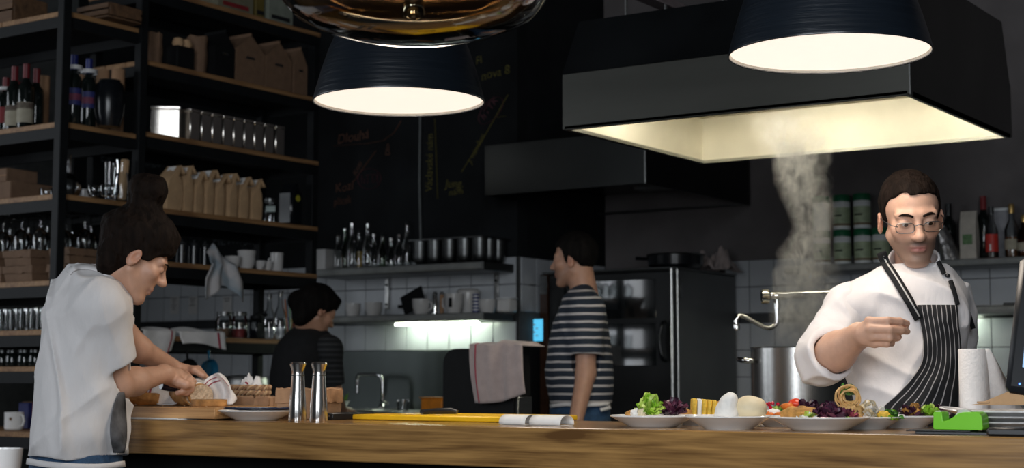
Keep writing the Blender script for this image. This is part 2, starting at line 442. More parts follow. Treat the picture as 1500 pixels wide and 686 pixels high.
chalk_text('Jung.', 652, 275, 12, 'y', -3); chalk_text('nám', 657, 287, 9, 'y', 4, sx=1.2)
chalk_line([(676, 252), (712, 196), (744, 139)], 'y'); chalk_text('J. náměstí', 690, 240, 9, 'y', 57, sx=.9); chalk_line([(728, 172), (741, 170)], 'y')
oval(719, 162, 24, 12, -50, 'p'); chalk_text('hTTK', 709, 177, 11, 'p', 48)
chalk_text('nova 8', 705, 118, 13, 'y', 6); chalk_text('FI', 697, 95, 11, 'y', 8)
chalk_text('ESPRESSO', 147, 238, 14, 'w', 3, sx=1.0); chalk_text('DOPPIO', 196, 250, 9, 'w', 3); chalk_text('ESSO', 222, 246, 15, 'w', 3)
chalk_text('LUNGO', 262, 236, 9, 'w', 3); chalk_text('CAPPUCCINO', 345, 252, 8, 'w', 3)
chalk_text('Dnes', 214, 140, 16, 'w', 2); chalk_line([(255, 137), (283, 135)], 'w'); chalk_text('LATTE', 308, 150, 10, 'w', 2)
chalk_text('48,-', 275, 350, 12, 'w', 4); chalk_line([(273, 356), (290, 354), (300, 345), (301, 336)], 'w')
chalk_text('FILTR', 311, 361, 15, 'w', 2); chalk_text('50,-', 356, 360, 13, 'w', 4); oval(371, 354, 19, 11, -8, 'w')
# notes printed on the tiles
for (px, py, n) in ((252, 436, 6), (279, 436, 4), (276, 388, 2), (329, 436, 2)):
    a = at_y(px, py, YL-.016)
    o = MB().box((.025, 0, -.05), (.075, .002, .11)).build('note', M['cer_grey'], wall_back, Vector(a)-wall_back.location)
    for k in range(n):
        MB().box((.02, -.002, -.008-.014*k), (.05-.012*(k % 3), .001, .004)).build('note_line', M['plastic_black'], o)

# ================================================================ counter
X1 = 0.6; X0c = -3.97
ctr = thing('bar_counter', 'long thick oak bar counter with dark base', 'counter', ((X0c+X1)/2, 3.563, 0))
box('counter_slab', (0, 0, CT-.05), (X1-X0c, .60, .10), M['oak'], ctr, .003)
box('counter_base', (0, .06, .475), (X1-X0c-.1, .42, .948), M['black_matte'], ctr, .004)

# ================================================================ extractor hood over the stove
hx0, hx1, hy0, hy1, hz = -2.996, -1.691, 4.815, 5.925, 2.07
hood = thing('extractor_hood', 'large brushed steel island extractor hood with glowing cream underside', 'extractor hood', ((hx0+hx1)/2, (hy0+hy1)/2, hz))
W2, D2 = (hx1-hx0)/2, (hy1-hy0)/2; sk = .205; tk = .012
for nm, c, sz in (('front_panel', (0, -D2+tk/2, sk/2), (2*W2, tk, sk)), ('back_panel', (0, D2-tk/2, sk/2), (2*W2, tk, sk)),
                  ('left_panel', (-W2+tk/2, 0, sk/2), (tk, 2*D2-2*tk, sk))):
    box(nm, c, sz, M['hood_steel'], hood, .002)
# right side panel follows the whole profile; sloped canopy with flat top
ptop = .43; fi, bi = .14, .09; li = X_at(848, hy0+fi, hz+ptop)-hx0
prof = [(-D2+tk, 0), (D2-tk, 0), (D2-tk, sk), (D2-bi, ptop), (-D2+fi, ptop), (-D2+tk, sk)]; n6 = len(prof)
mb = MB(); mb.add([(W2-tk, y, z) for y, z in prof]+[(W2, y, z) for y, z in prof], [tuple(range(n6)), tuple(range(2*n6-1, n6-1, -1))]+[(i, (i+1) % n6, (i+1) % n6+n6, i+n6) for i in range(n6)])
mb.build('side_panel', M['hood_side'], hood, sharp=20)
cx_r = W2-tk
mb = MB()
vs = [(-W2, -D2, sk), (cx_r, -D2, sk), (-W2+li, -D2+fi, ptop), (cx_r, -D2+fi, ptop), (-W2+li, D2-bi, ptop), (cx_r, D2-bi, ptop), (-W2, D2, sk), (cx_r, D2, sk)]
mb.add(vs, [(0, 1, 3, 2), (2, 3, 5, 4), (4, 5, 7, 6), (0, 2, 4, 6)])
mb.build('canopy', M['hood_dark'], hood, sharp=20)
tube('corner_trim', [(W2, -D2, .0), (W2, -D2, sk)], .004, M['steel'], hood, 6)
# inner lining, lit from below
lin = MB(); g = .03; zt = .19
a, b_ = W2-tk-.001, D2-tk-.001; a2, b2 = W2-.02, D2-.02
lin.add([(-a, -b_, .004), (a, -b_, .004), (a, b_, .004), (-a, b_, .004), (-a2, -b2, zt), (a2, -b2, zt), (a2, b2, zt), (-a2, b2, zt)],
        [(0, 1, 5, 4), (1, 2, 6, 5), (2, 3, 7, 6), (3, 0, 4, 7), (4, 5, 6, 7)])
lin.build('inner_lining', M['hood_inner'], hood, sharp=20, fix=False)
rim = MB()
for sy in (-1, 1): rim.box((0, sy*(D2-.012), .006), (2*W2-.02, .024, .012))
for sx in (-1, 1): rim.box((sx*(W2-.012), 0, .006), (.024, 2*D2-.05, .012))
rim.build('drip_rim', M['hood_steel'], hood)
for sx in (-.3, .36):
    lt = MB().box((0, 0, 0), (.5, .09, .025), .008).build('light_fitting', M['glow_warm'], hood, (sx, -.16, zt-.014))
for (x, y) in ((-W2+.16, -.36), (-W2+.24, -.2), (.02, -.2), (-.22, -.1)):
    tube('hanging_rod', [(x, y, ptop-.02), (x, y, CZ-hz-.005)], .006, M['steel'], hood, 6)
lathe('flue_duct', [(.1, ptop-.01), (.1, CZ-hz-.005)], M['black_gloss'], hood, (-.2, .12, 0), 24)
box('ceiling_rail', (-.44, -.05, ptop+.09), (.07, .7, .03), pm('rail_grey', (.16, .13, .13), .5), hood, .003)

# second hood over the oven
h2 = thing('oven_hood', 'dark steel wall hood mounted above the tall oven', 'extractor hood', (-4.265, 7.46, 2.14))
w2, d2 = .488, .60; hh = .27
for nm, c, sz in (('front_panel', (0, -d2, hh/2), (2*w2, .012, hh)), ('side_panel', (w2-.006, .006, hh/2), (.012, 2*d2-.012, hh)), ('side_panel', (-w2+.006, .006, hh/2), (.012, 2*d2-.012, hh)), ('top_panel', (0, .006, hh-.006), (2*w2-.03, 2*d2-.02, .01)), ('filter_plate', (0, .006, .12), (2*w2-.03, 2*d2-.02, .01))):
    box(nm, c, sz, pm('hood_steel_dim', (.045, .047, .046), .4, .9, .15, 1.5) if nm == 'front_panel' else M['hood_dark'], h2, .002)
tube('edge_trim', [(w2, -d2-.006, .0), (w2, -d2-.006, hh)], .006, M['steel'], h2, 6)
box('drip_rail', (0, d2-.03, .004), (2*w2, .03, .01), M['steel_dark'], h2, .002)
box('light_box', (.1, .2, .1), (.2, .12, .05), pm('hood_light_off', (.25, .26, .27), .4), h2, .004)

# ================================================================ pendant lamps
def pendant(label, px, py, Y, r=.25):
    z = 1.97; x = X_at(px, Y, z)
    t = thing('pendant_lamp', label, 'lamp', (x, Y, z), 0, 'black enamel pendant lamps')
    k = r/.25
    out = [(.25, 0), (.243, .03), (.226, .09), (.206, .15), (.185, .2), (.15, .245), (.09, .27), (.05, .28), (.045, .33), (0, .33)]
    lathe('shade', [(a*k, b*k) for a, b in out], M['lamp_black'], t, n=64, cap=False)
    inn = [(.247, .0), (.238, .03), (.221, .09), (.2, .15), (.17, .2), (.08, .25), (0, .255)]
    MB().lathe([(a*k, b*k) for a, b in inn], 64, cap=False).build('inner_reflector', M['lamp_inner'], t)
    MB().tube([(.2485*k*math.cos(i*math.pi/32), .2485*k*math.sin(i*math.pi/32), 0) for i in range(64)], .0025, 6, True).build('rim', M['lamp_black'], t)
    lathe('diffuser', [(0, .007), (.2425*k, .007), (.2425*k, .013), (0, .013)], M['lamp_glow'], t, n=48)
    l = bpy.data.lights.new('lamp_light', 'AREA'); l.shape = 'DISK'; l.size = .44*k; l.energy = 5.6; l.color = (1, .87, .73)
    lo_ = bpy.data.objects.new('lamp_light', l); C.objects.link(lo_); lo_.parent = t; lo_.location = (0, 0, .003)
    tube('cord', [(0, 0, .32), (0, 0, CZ-z-.05)], .004, M['plastic_black'], t, 6)
    lathe('ceiling_rose', [(.05, CZ-z-.05), (.05, CZ-z-.005)], M['plastic_black'], t, n=20)
    return t
lampA = pendant('black enamel pendant lamp hanging over the pepper mills end of the counter', 584.5, 152, 3.58)
mb = MB()
for dx in (0, .016): mb.add([(dx, 0, .0), (dx+.008, 0, .0), (dx+.012, 0, .008), (dx+.008, 0, .02), (dx+.002, 0, .022), (dx-.001, 0, .012)], [(0, 1, 2, 3, 4, 5)])
mk = mb.build('brand_mark', M['paper'], lampA, (.174, -.16, .034), (rad(-17), 0, rad(46)))
pendant('black enamel pendant lamp hanging in front of the steel extractor hood', 1215, 75, 3.635)
# amber glass pendant, closer to the camera
gx = at_d(606, 66, 2.85)
gt = thing('glass_pendant', 'amber mirrored glass pendant lamp with rounded bottom', 'lamp', (gx[0], gx[1], 1.79))
gp = [(0, 0), (.06, .002), (.12, .010), (.18, .026), (.222, .048), (.243, .072), (.25, .1), (.247, .14), (.23, .2), (.19, .27), (.12, .33), (.05, .36), (0, .365)]
M['amber_shell'] = glass('amber_shell', (.9, .85, .72), .05)
lathe('glass_shell', gp, M['amber_shell'], gt, n=64, cap=False)
lathe('inner_reflector', [(0, .06), (.12, .062), (.19, .075), (.225, .1), (.232, .14), (.2, .2), (.1, .3), (.04, .35)], M['brass_glass'], gt, n=48, cap=False)
lathe('bulb_cap', [(0, .036), (.014, .038), (.02, .048), (.02, .07)], M['chrome'], gt, n=20)
lathe('collar', [(.05, .355), (.05, .42), (.02, .44)], M['chrome'], gt, n=24)
tube('cord', [(0, 0, .43), (0, 0, CZ-1.79-.005)], .004, M['plastic_black'], gt, 6)
# ================================================================ shelving racks
XF = -5.46
def rack(name, label, x0, x1, y0, y1, levels, posts, ztop, wmat):
    t = thing(name, label, 'shelving rack', ((x0+x1)/2, (y0+y1)/2, 0))
    cx, cy = (x0+x1)/2, (y0+y1)/2
    for (x, y) in posts: box('post', (x-cx, y-cy, ztop/2), (.045, .045, ztop), M['black_steel'], t, .003)
    pl = .15
    for z in levels:
        n = max(2, round((x1-x0)/pl)) if wmat == 'shelfwood' else 3
        bd = MB().box((0, 0, 0), (x1-x0-.012, y1-y0-.012, .004)).build('shelf_frame', M['black_steel'], t, (0, 0, z-.028))
        fr = MB()
        for s in (-1, 1):
            fr.box((s*((x1-x0)/2-.008), 0, -.022), (.014, y1-y0-.01, .05)); fr.box((0, s*((y1-y0)/2-.008), -.022), (x1-x0-.045, .014, .05))
        fr.build('edge_rail', M['black_steel'], bd)
        k = 3
        for i in range(k):
            if wmat == 'shelfwood':
                w = (x1-x0)/k; box('plank', ((i-(k-1)/2)*w, 0, .0145), (w-.004, y1-y0, .024), M[wmat], bd, .002)
            else:
                w = (y1-y0)/k; box('plank', (0, (i-(k-1)/2)*w, .0145), (x1-x0, w-.004, .024), M[wmat], bd, .002)
    return t
LA = [2.80, 2.30, 1.98, 1.60, 1.385, 1.225, .94, .5]
LB = [3.015, 2.66, 2.32, 1.97, 1.72, 1.371]
YA0, YA1, YB1 = 4.60, 5.07, 6.33
rackA = rack('shelving_rack', 'tall black steel rack with wooden shelves holding wine bottles', -6.75, XF, YA0, YA1, LA,
             [(XF+.0, YA0+.0), (XF-.005, YA1-.01), (-6.75, YA0), (-6.75, YA1-.01)], 3.2, 'shelfwood')
rackB = rack('shelving_rack', 'long open rack with wooden shelves holding coffee bags and tins', -5.87, XF, YA1+.015, YB1, LB,
             [(-5.85, YA1+.06), (-5.85, YB1-.03), (XF-.03, YB1-.02)], 3.3, 'shelfwood')
# ---------------------------------------------------------------- generic goods
def wine(px, Y, z, h, caps, lab, label, X=None, group='wine bottles on the rack'):
    x = X if X is not None else X_at(px, Y, z+.1)
    t = thing('wine_bottle', label, 'bottle', (x, Y, z), R_.uniform(0, .5), group)
    k = h/.31
    lathe('glass', [(0, 0), (.034, 0), (.037, .006), (.037, .19*k), (.033, .212*k), (.018, .232*k), (.0145, .25*k), (.0145, .305*k), (.016, .306*k), (.016, .31*k), (0, .31*k)], M['glass_dark'], t, n=20)
    lathe('capsule', [(.0158, .245*k), (.0162, .312*k), (0, .313*k)], caps, t, n=16, cap=False)
    if lab:
        for i, (z0, z1, m) in enumerate(lab): lathe('label', [(.0378, z0*k), (.0378, z1*k)], m, t, n=20, cap=False)
    return t
M['cap_red'] = pm('capsule_red', (.13, .012, .016), .4); M['cap_blue'] = pm('capsule_blue', (.012, .02, .13), .35)
M['cap_white'] = pm('capsule_white', (.55, .55, .55), .5); M['lab_cream'] = pm('label_cream', (.36, .33, .25), .7)
M['lab_red'] = pm('label_red', (.2, .018, .02), .6); M['lab_blue'] = pm('label_blue', (.02, .025, .12), .6); M['lab_pink'] = pm('label_pink', (.42, .1, .14), .6)
M['lab_wine'] = pm('label_wine', (.09, .03, .035), .6)
zA = LA[1]
wine(7, 4.83, zA, .30, M['cap_red'], [(.08, .16, M['lab_red']), (.245, .262, M['cap_white'])], 'wine bottle with red label and white neck band')
wine(20, 4.71, zA, .31, M['cap_red'], [(.03, .125, M['lab_cream']), (.10, .124, M['lab_wine'])], 'wine bottle with cream label beside the red-labelled one')
wine(37, 4.70, zA, .31, M['cap_red'], [(.035, .13, M['lab_cream']), (.10, .128, M['lab_wine'])], 'wine bottle with cream label and dark band next to the post')
wine(52, 4.80, zA, .31, M['cap_red'], None, 'plain dark wine bottle with red capsule')
wine(24, 4.93, zA, .30, M['cap_red'], None, 'red-capped wine bottle standing behind the cream-labelled ones')
for px, nm in ((107, 'first'), (129, 'second')):
    wine(px, 4.70 if px < 120 else 4.80, zA, .315, M['cap_blue'], [(.085, .16, M['lab_blue']), (.105, .135, M['lab_pink']), (.245, .263, M['cap_white'])],
         'blue-capped wine bottle with pink and navy label, %s from the rack post' % nm)
wine(96, 4.86, zA, .30, pm('capsule_orange', (.45, .18, .05), .4), [(.1, .15, M['cap_white'])], 'orange-capped bottle standing between the blue-capped bottles')
for i, (px, Y) in enumerate(((62, 4.9), (92, 5.0), (121, 4.99), (150, 4.96), (172, 4.98))):
    x = X_at(px, Y, zA+.15); t = thing('kraft_tube', 'tall tan cardboard tube behind the wine bottles', 'tube', (x, Y, zA), 0, 'cardboard tubes on the wine shelf')
    lathe('tube_wall', [(.031, 0), (.031, .3), (.028, .3), (.028, .01), (0, .01)], M['kraft'], t, n=20, cap=False)
    lathe('tube_base', [(0, .001), (.0305, .001), (.0305, .004), (0, .004)], M['kraft_dark'], t, n=20)
x = X_at(160, 4.83, zA+.1)
bw = thing('ice_bucket', 'rounded black wine bucket beside the blue-capped bottles', 'bucket', (x, 4.83, zA))
lathe('bucket_body', [(0, 0), (.05, 0), (.066, .06), (.07, .12), (.062, .19), (.045, .21), (.045, .2), (.055, .18), (.06, .1), (0, .02)], M['black_gloss'], bw, n=28, cap=False)
lathe('bucket_rim', [(.0465, .208), (.048, .213), (.0445, .213)], M['black_steel'], bw, n=28, cap=False)
# top of rack A
for i, (px, Y, w, h, lb) in enumerate(((26, 4.78, .11, .14, 'stained wooden crate on the top shelf of the wine rack'), (160, 4.9, .14, .06, 'flat wooden box on the top shelf near the second post'))):
    x = X_at(px, Y, LA[0]); t = thing('wooden_crate', lb, 'crate', (x, Y, LA[0]))
    box('crate_base', (0, 0, .006), (w*1.5, .2, .01), M['crate'], t, .002)
    for s in (-1, 1):
        for k in range(2):
            box('slat', (0, s*.098, .012+h*(k+.5)/2), (w*1.5, .01, h/2-.008), M['crate'], t, .002)
        box('end_board', (s*w*.74, 0, .012+h/2), (.012, .184, h-.005), M['crate'], t, .002)
# level 1.98: box, flask, jars, carafe
z = LA[2]
x = X_at(16, 4.76, z); t = thing('cardboard_tray', 'brown cardboard box beside the round flask', 'box', (x, 4.78, z))
mb = MB(); mb.box((0, 0, .045), (.24, .24, .09), .004); mb.build('box_body', M['kraft_dark'], t)
mb = MB().box((0, 0, 0), (.13, .18, .07), .004).build('upper_box', M['kraft_dark'], t, (-.04, .02, .127)); MB().box((0, -.0915, 0), (.13, .002, .004)).build('tape', M['kraft'], mb)
x = X_at(58, 4.72, z); t = thing('small_cup', 'small white cup behind the cardboard box', 'cup', (x+.0, 4.97, z))
lathe('cup_body', [(0, 0), (.03, 0), (.036, .07), (.034, .07), (.028, .006), (0, .006)], M['white_cer'], t, n=20, cap=False)
MB().tube([(.034, 0, .055), (.055, 0, .05), (.055, 0, .025), (.031, 0, .018)], .004, 6).build('handle', M['white_cer'], t)
x = X_at(98, 4.82, z); t = thing('glass_flask', 'round-bottomed clear glass flask with narrow neck', 'flask', (x, 4.82, z))
lathe('flask_body', [(0, 0), (.03, .002), (.058, .03), (.066, .06), (.06, .09), (.035, .115), (.016, .125), (.013, .2), (.017, .21)], M['glass'], t, n=28, cap=False)
lathe('flask_lip', [(.0172, .206), (.0195, .21), (.0172, .213)], M['glass'], t, n=20, cap=False)
for i, (px, Y) in enumerate(((52, 4.68), (72, 4.7), (122, 4.72), (140, 4.74), (150, 4.76))):
    x = X_at(px, Y, z); t = thing('small_glass', 'small round clear glass on the flask shelf', 'glass', (x, Y+.06, z), 0, 'small glasses on the flask shelf')
    lathe('bowl', [(0, .0), (.022, .001), (.03, .02), (.031, .045), (.027, .055)], M['glass'], t, n=20, cap=False)
    lathe('foot', [(0, .0), (.02, .0), (.02, .004), (0, .004)], M['glass'], t, n=20)
x = X_at(159, 4.9, z); t = thing('tall_glass', 'tall narrow clear glass beside the carafe', 'glass', (x, 4.9, z))
lathe('glass_wall', [(0, .003), (.018, .003), (.024, .17)], M['glass'], t, n=20, cap=False); lathe('base', [(0, 0), (.018, 0), (.018, .012), (0, .012)], M['glass'], t, n=20)
x = X_at(178, 4.98, z); t = thing('carafe', 'clear glass carafe holding a folded kraft paper bag', 'carafe', (x, 4.98, z))
lathe('carafe_wall', [(0, .002), (.04, .002), (.045, .03), (.03, .12), (.028, .16), (.034, .19)], M['glass'], t, n=24, cap=False)
mb = MB().box((0, 0, .1), (.035, .03, .19), .006); mb.build('paper_insert', M['kraft_light'], t, rot=(0, rad(5), 0))
MB().tube([(-.03, 0, .17), (-.055, 0, .15), (-.06, 0, .09), (-.04, 0, .05)], .004, 6).build('handle', M['glass'], t)
# hanging stem glasses under level 1.98
for i in range(18):
    px = 4 + i*9.2; Y = 4.72 + .13*(i % 3)
    x = X_at(px, Y, 1.85)
    if x > XF-.05: continue
    t = thing('stem_glass', 'stem glass hanging upside down under the flask shelf', 'glass', (x, Y, 1.755), 0, 'stem glasses hanging under the flask shelf')
    lathe('bowl', [(.03, 0), (.037, .035), (.036, .06), (.02, .085), (.004, .095)], M['glass'], t, n=18, cap=False)
    lathe('stem', [(.0035, .094), (.0035, .165)], M['glass'], t, n=8); lathe('foot', [(.0035, .162), (.032, .168), (.032, .171), (0, .171)], M['glass'], t, n=18, cap=False)
hr = thing('glass_hanger', 'black wire hanger holding stem glasses under the flask shelf', 'hanger', (-5.75, 4.83, 1.929))
for i in range(4): tube('wire', [(-.55, -.17+.1*i, 0), (.26, -.17+.1*i, 0)], .004, M['black_steel'], hr, 6)
# folded kraft baskets on level 1.60
def kraft_basket(label, loc, rz, w, d, h, mat, group=None, seed=0):
    rr = random.Random(seed); t = thing('paper_basket', label, 'paper basket', loc, rz, group)
    def ring(z, k, j): 
        P = []
        for (sx, sy) in ((-1, -1), (1, -1), (1, 1), (-1, 1)):
            P.append((sx*w/2*k, sy*d/2*k))
        out = []
        for a in range(4):
            p, q = P[a], P[(a+1) % 4]
            for u in range(8):
                f = u/8; out.append((p[0]+(q[0]-p[0])*f+rr.uniform(-j, j), p[1]+(q[1]-p[1])*f+rr.uniform(-j, j), z+rr.uniform(-j, j)))
        return out
    rings = [ring(.002, .93, .0), ring(h*.3, .97, .002), ring(h*.6, 1.0, .003), ring(h*.97, 1.01, .004), ring(h*.99, .96, .003), ring(h*.6, .95, .002), ring(.006, .9, 0)]
    mb = MB(); n = 32; vs = [p for r in rings for p in r]; fs = []
    for i in range(len(rings)-1):
        for k in range(n): fs.append((i*n+k, i*n+(k+1) % n, (i+1)*n+(k+1) % n, (i+1)*n+k))
    fs.append(tuple(range(n))[::-1]); fs.append(tuple((len(rings)-1)*n+k for k in range(n)))
    mb.add(vs, fs); mb.build('bag_body', mat, t, sharp=25)
    r2 = [ring(h*1.0, 1.035, .003), ring(h*.97, 1.05, .003), ring(h*.56, 1.035, .004), ring(h*.54, 1.02, .002)]
    mb = MB(); vs = [p for r in r2 for p in r]; fs = []
    for i in range(3):
        for k in range(n): fs.append((i*n+k, i*n+(k+1) % n, (i+1)*n+(k+1) % n, (i+1)*n+k))
    mb.add(vs, fs); solid(mb.build('folded_cuff', mat, t, sharp=25), .002, 0)
    return t
z = LA[3]
kb = 0
for (px, Y, dz, w, lab) in ((8, 4.74, 0, .2, 'rolled kraft paper basket, lower one of the stack'), (52, 4.74, 0, .19, 'rolled kraft paper basket, lower one of the stack'), (112, 4.76, 0, .12, 'rolled kraft paper basket, lower one of the stack'),
                           (6, 4.77, .075, .17, 'rolled kraft paper basket, top one of the stack'), (50, 4.77, .075, .18, 'rolled kraft paper basket, top one of the stack'), (112, 4.79, .075, .12, 'rolled kraft paper basket, top one of the stack'),
                           (161, 4.92, 0, .065, 'rolled kraft paper basket, lower one of the stack')):
    x = X_at(px, Y, z+dz); kb += 1
    kraft_basket(lab+' on the rack', (min(x, XF-.07), Y, z+dz+.001), R_.uniform(-.05, .05), w, .2, .072, M['kraft_dark'], 'kraft baskets stacked on the rack', kb)
# tumblers on level 1.385
for i in range(10):
    px = -1+7.6*i; Y = 4.66+.07*(i % 2); x = X_at(px, Y, LA[4]+.05)
    if x > XF-.06: continue
    t = thing('tumbler', 'straight clear glass tumbler in a row on the rack', 'glass', (x, Y, LA[4]), 0, 'tumblers on the rack')
    lathe('wall', [(.02, .006), (.026, .1)], M['glass'], t, n=16, cap=False); lathe('base', [(0, 0), (.02, 0), (.0205, .01), (0, .01)], M['glass'], t, n=16)
for i, px in enumerate((3, 18, 36, 52)):
    Y = 4.72; x = X_at(px, Y, LA[5]+.05)
    t = thing('dark_jar', 'small dark glass jar with metal lid on the lower rack shelf', 'jar', (x, Y, LA[5]), 0, 'dark jars on the rack')
    lathe('jar_body', [(0, 0), (.028, 0), (.03, .01), (.03, .05), (.024, .062), (0, .062)], M['glass_dark'], t, n=18)
    lathe('lid', [(.025, .062), (.025, .074), (0, .075)], M['steel_dark'], t, n=18)
x = X_at(15, 4.7, .97); t = thing('mug', 'white ceramic mug with a small printed tag on the lowest visible rack shelf', 'mug', (x, 4.72, .94))
lathe('mug_body', [(0, 0), (.036, 0), (.042, .006), (.043, .08), (.04, .08), (.038, .01), (0, .008)], M['white_cer'], t, n=24, cap=False)
MB().tube([(.041, 0, .068), (.062, 0, .064), (.068, 0, .042), (.06, 0, .02), (.041, 0, .016)], .005, 8).build('handle', M['white_cer'], t)
box('printed_tag', (.022, -.0368, .05), (.012, .001, .014), M['kraft_dark'], t, 0, (0, 0, rad(32)))
for i, (px, c, lb) in enumerate(((40, 'lab_blue', 'blue food carton behind the mug'), (60, 'lab_red', 'dark red food carton beside the mug'))):
    x = X_at(px, 4.86, .97); t = thing('carton', lb, 'carton', (x, 4.88, .94)); box('carton_body', (0, 0, .06), (.07, .09, .12), M[c], t, .003); box('carton_flap', (0, 0, .1225), (.072, .05, .004), M['kraft_dark'], t, .001)
# ---------------------------------------------------------------- long rack goods
# tins
ORD = ['first', 'second', 'third', 'fourth', 'fifth', 'sixth', 'seventh', 'eighth', 'ninth', 'tenth']
M['tin'] = pm('tin_plate', (.75, .7, .64), .24, 1, .06, 5, .03, 20)
tx = [262, 278.5, 295.5, 311, 327.6, 343, 358.6, 373, 388.5, 404]
zB = LB[2]
tin0 = None
for i, px in enumerate(tx):
    Y = Y_at(px, XF-.02, zB+.07); d = .068
    if tin0 is None:
        tin0 = thing('metal_tin', '', 'tin', (XF-.09, Y+d/2, zB), 0, 'metal tins in a row on the long rack')
        box('tin_body', (0, 0, .07), (.14, d, .14), M['tin'], tin0, .004)
        box('tin_lid', (0, 0, .147), (.143, d+.003, .016), M['tin'], tin0, .003)
        o = tin0
    else:
        o = copy_tree(tin0); o.location = (XF-.09, Y+d/2, zB)
    o['label'] = ('square metal tin at the near end of the row, its broad face bright' if i == 0 else 'square metal tin, %s from the bright-faced tin' % ORD[i-1])
    o.rotation_euler[2] = R_.uniform(-.03, .03) if i else rad(38)
    if i == 0: o.location = (XF-.1, Y_at(243, XF-.1, zB+.07)+.0, zB)
# kraft coffee bags
def coffee_bag(px0, px1, i):
    z = LB[3]; Y0 = Y_at(px0, XF-.03, z+.05); Y1 = Y_at(px1, XF-.03, z+.05); d = max(.05, Y1-Y0)
    t = thing('coffee_bag', 'kraft coffee bag with folded top, %s after the emblem-printed bag' % ORD[i-1] if i else 'kraft coffee bag with printed emblem at the near end of the row', 'bag', (XF-.085, (Y0+Y1)/2, z), R_.uniform(-.08, .08), 'coffee bags on the long rack')
    w = .10; h = .165 + R_.uniform(-.01, .015); lean = R_.uniform(.02, .05)
    mb = MB(); rr = R_
    def rg(zz, kx, ky, oy): return [(sx*w/2*kx, sy*d/2*ky+oy, zz+rr.uniform(-.003, .003)) for sx, sy in ((-1, -1), (0, -1.05), (1, -1), (1.04, 0), (1, 1), (0, 1.05), (-1, 1), (-1.04, 0))]
    rs = [[(p[0], p[1], .0005) for p in rg(0, .94, .9, 0)], rg(.02, 1, 1, 0), rg(h*.55, 1.02, 1.04, 0), rg(h*.85, 1.0, .8, .003), rg(h, .98, .35, .008), rg(h+.045, .96, .12, lean), rg(h+.05, .96, .08, lean+.006)]
    vs = [p for r in rs for p in r]; fs = []
    for a in range(len(rs)-1):
        for k in range(8): fs.append((a*8+k, a*8+(k+1) % 8, a*8+8+(k+1) % 8, a*8+8+k))
    fs += [tuple(range(8))[::-1], tuple(range(len(rs)*8-8, len(rs)*8))]
    mb.add(vs, fs); mb.build('bag_body', M['kraft_light'], t, sharp=30)
    fl = MB().add([(-w*.48, lean+.002, h+.05), (w*.48, lean+.002, h+.05), (w*.5, lean+.03, h+.012), (-w*.5, lean+.03, h+.012)], [(0, 1, 2, 3)])
    solid(fl.build('folded_flap', M['kraft_light'], t), .004, 0)
    box('paper_label', (0, -.0008+lean*.5, h+.03), (w*.5, .003, .04), M['paper'], t, 0, (rad(-35), 0, 0))
    if i == 0:
        em = MB().lathe([(.016, 0), (.02, 0), (.02, .001), (.016, .001)], 20); em.build('emblem', M['kraft_dark'], t, (0, -d*.53-.002, .1), (rad(90), 0, 0))
        box('emblem_mark', (0, -d*.53-.002, .075), (.04, .001, .008), M['kraft_dark'], t, 0)
for i, (a, b_) in enumerate(((246, 268), (271, 283), (287, 298), (303.5, 313), (319, 329), (337, 348), (354, 365), (372, 385))): coffee_bag(a, b_, i)
x_ = XF-.08; z = LB[3]
Y = Y_at(395, x_, z); t = thing('preserving_jar', 'glass jar with pale label beside the coffee bags', 'jar', (x_, Y, z))
lathe('jar_body', [(0, 0), (.035, 0), (.037, .08), (.03, .095), (.03, .11)], M['glass'], t, n=20, cap=False); lathe('jar_lid', [(.031, .108), (.031, .125), (0, .126)], M['steel_dark'], t, n=20)
box('jar_label', (.028, -.026, .07), (.05, .001, .03), pm('label_pale', (.35, .42, .4), .6), t, 0, (0, 0, rad(34)))
Y = Y_at(425, x_, z); t = thing('black_bag', 'black coffee bag with round yellow emblem', 'bag', (x_, Y, z))
mb = MB(); mb.box((0, 0, .09), (.1, .09, .18), .012); mb.add([(-.045, -.02, .178), (.045, -.02, .178), (.045, .02, .178), (-.045, .02, .178), (-.045, -.003, .22), (.045, -.003, .22), (.045, .003, .22), (-.045, .003, .22)], [(0, 1, 5, 4), (1, 2, 6, 5), (2, 3, 7, 6), (3, 0, 4, 7), (4, 5, 6, 7)])
mb.build('bag_body', M['black_gloss'], t)
MB().lathe([(.009, 0), (.017, 0), (.017, .0015), (.009, .0015)], 20).build('yellow_emblem', pm('emblem_yellow', (.35, .32, .03), .5), t, (.052, .0, .14), (0, rad(90), 0))
# gabled kraft boxes on 2.66
z = LB[1]
for i, (a, b_, h, m) in enumerate(((318, 346, .235, 'black_matte'), (348, 389, .25, 'kraft_dark'), (392, 429, .25, 'kraft_dark'), (433, 452, .245, 'kraft_dark'))):
    Y0 = Y_at(a, XF-.03, z+.1); Y1 = Y_at(b_, XF-.03, z+.1); d = Y1-Y0
    t = thing('gable_box', 'black gable-topped box beside the kraft ones' if i == 0 else 'kraft gable-topped takeaway box, %s after the black one' % ORD[i-1], 'box', (XF-.12, (Y0+Y1)/2, z), 0, 'gable boxes on the upper rack shelf')
    hs = h*.68; mb = MB()
    pr = [(-d/2, 0), (d/2, 0), (d/2*1.02, hs), (d*.06, h), (-d*.02, h), (-d/2*1.02, hs)]
    mb.add([(-.07, y, q) for y, q in pr]+[(.08, y, q) for y, q in pr], [tuple(range(6)), tuple(range(11, 5, -1))]+[(k, (k+1) % 6, (k+1) % 6+6, k+6) for k in range(6)])
    mb.build('box_body', M[m], t, sharp=20)
    box('top_fold', (.005, d*.02, h+.006), (.15, .006, .022), M[m], t, .001)
    box('tie', (.082, 0, hs*.8), (.002, d*.3, .012), M['steel_dark'], t, 0)
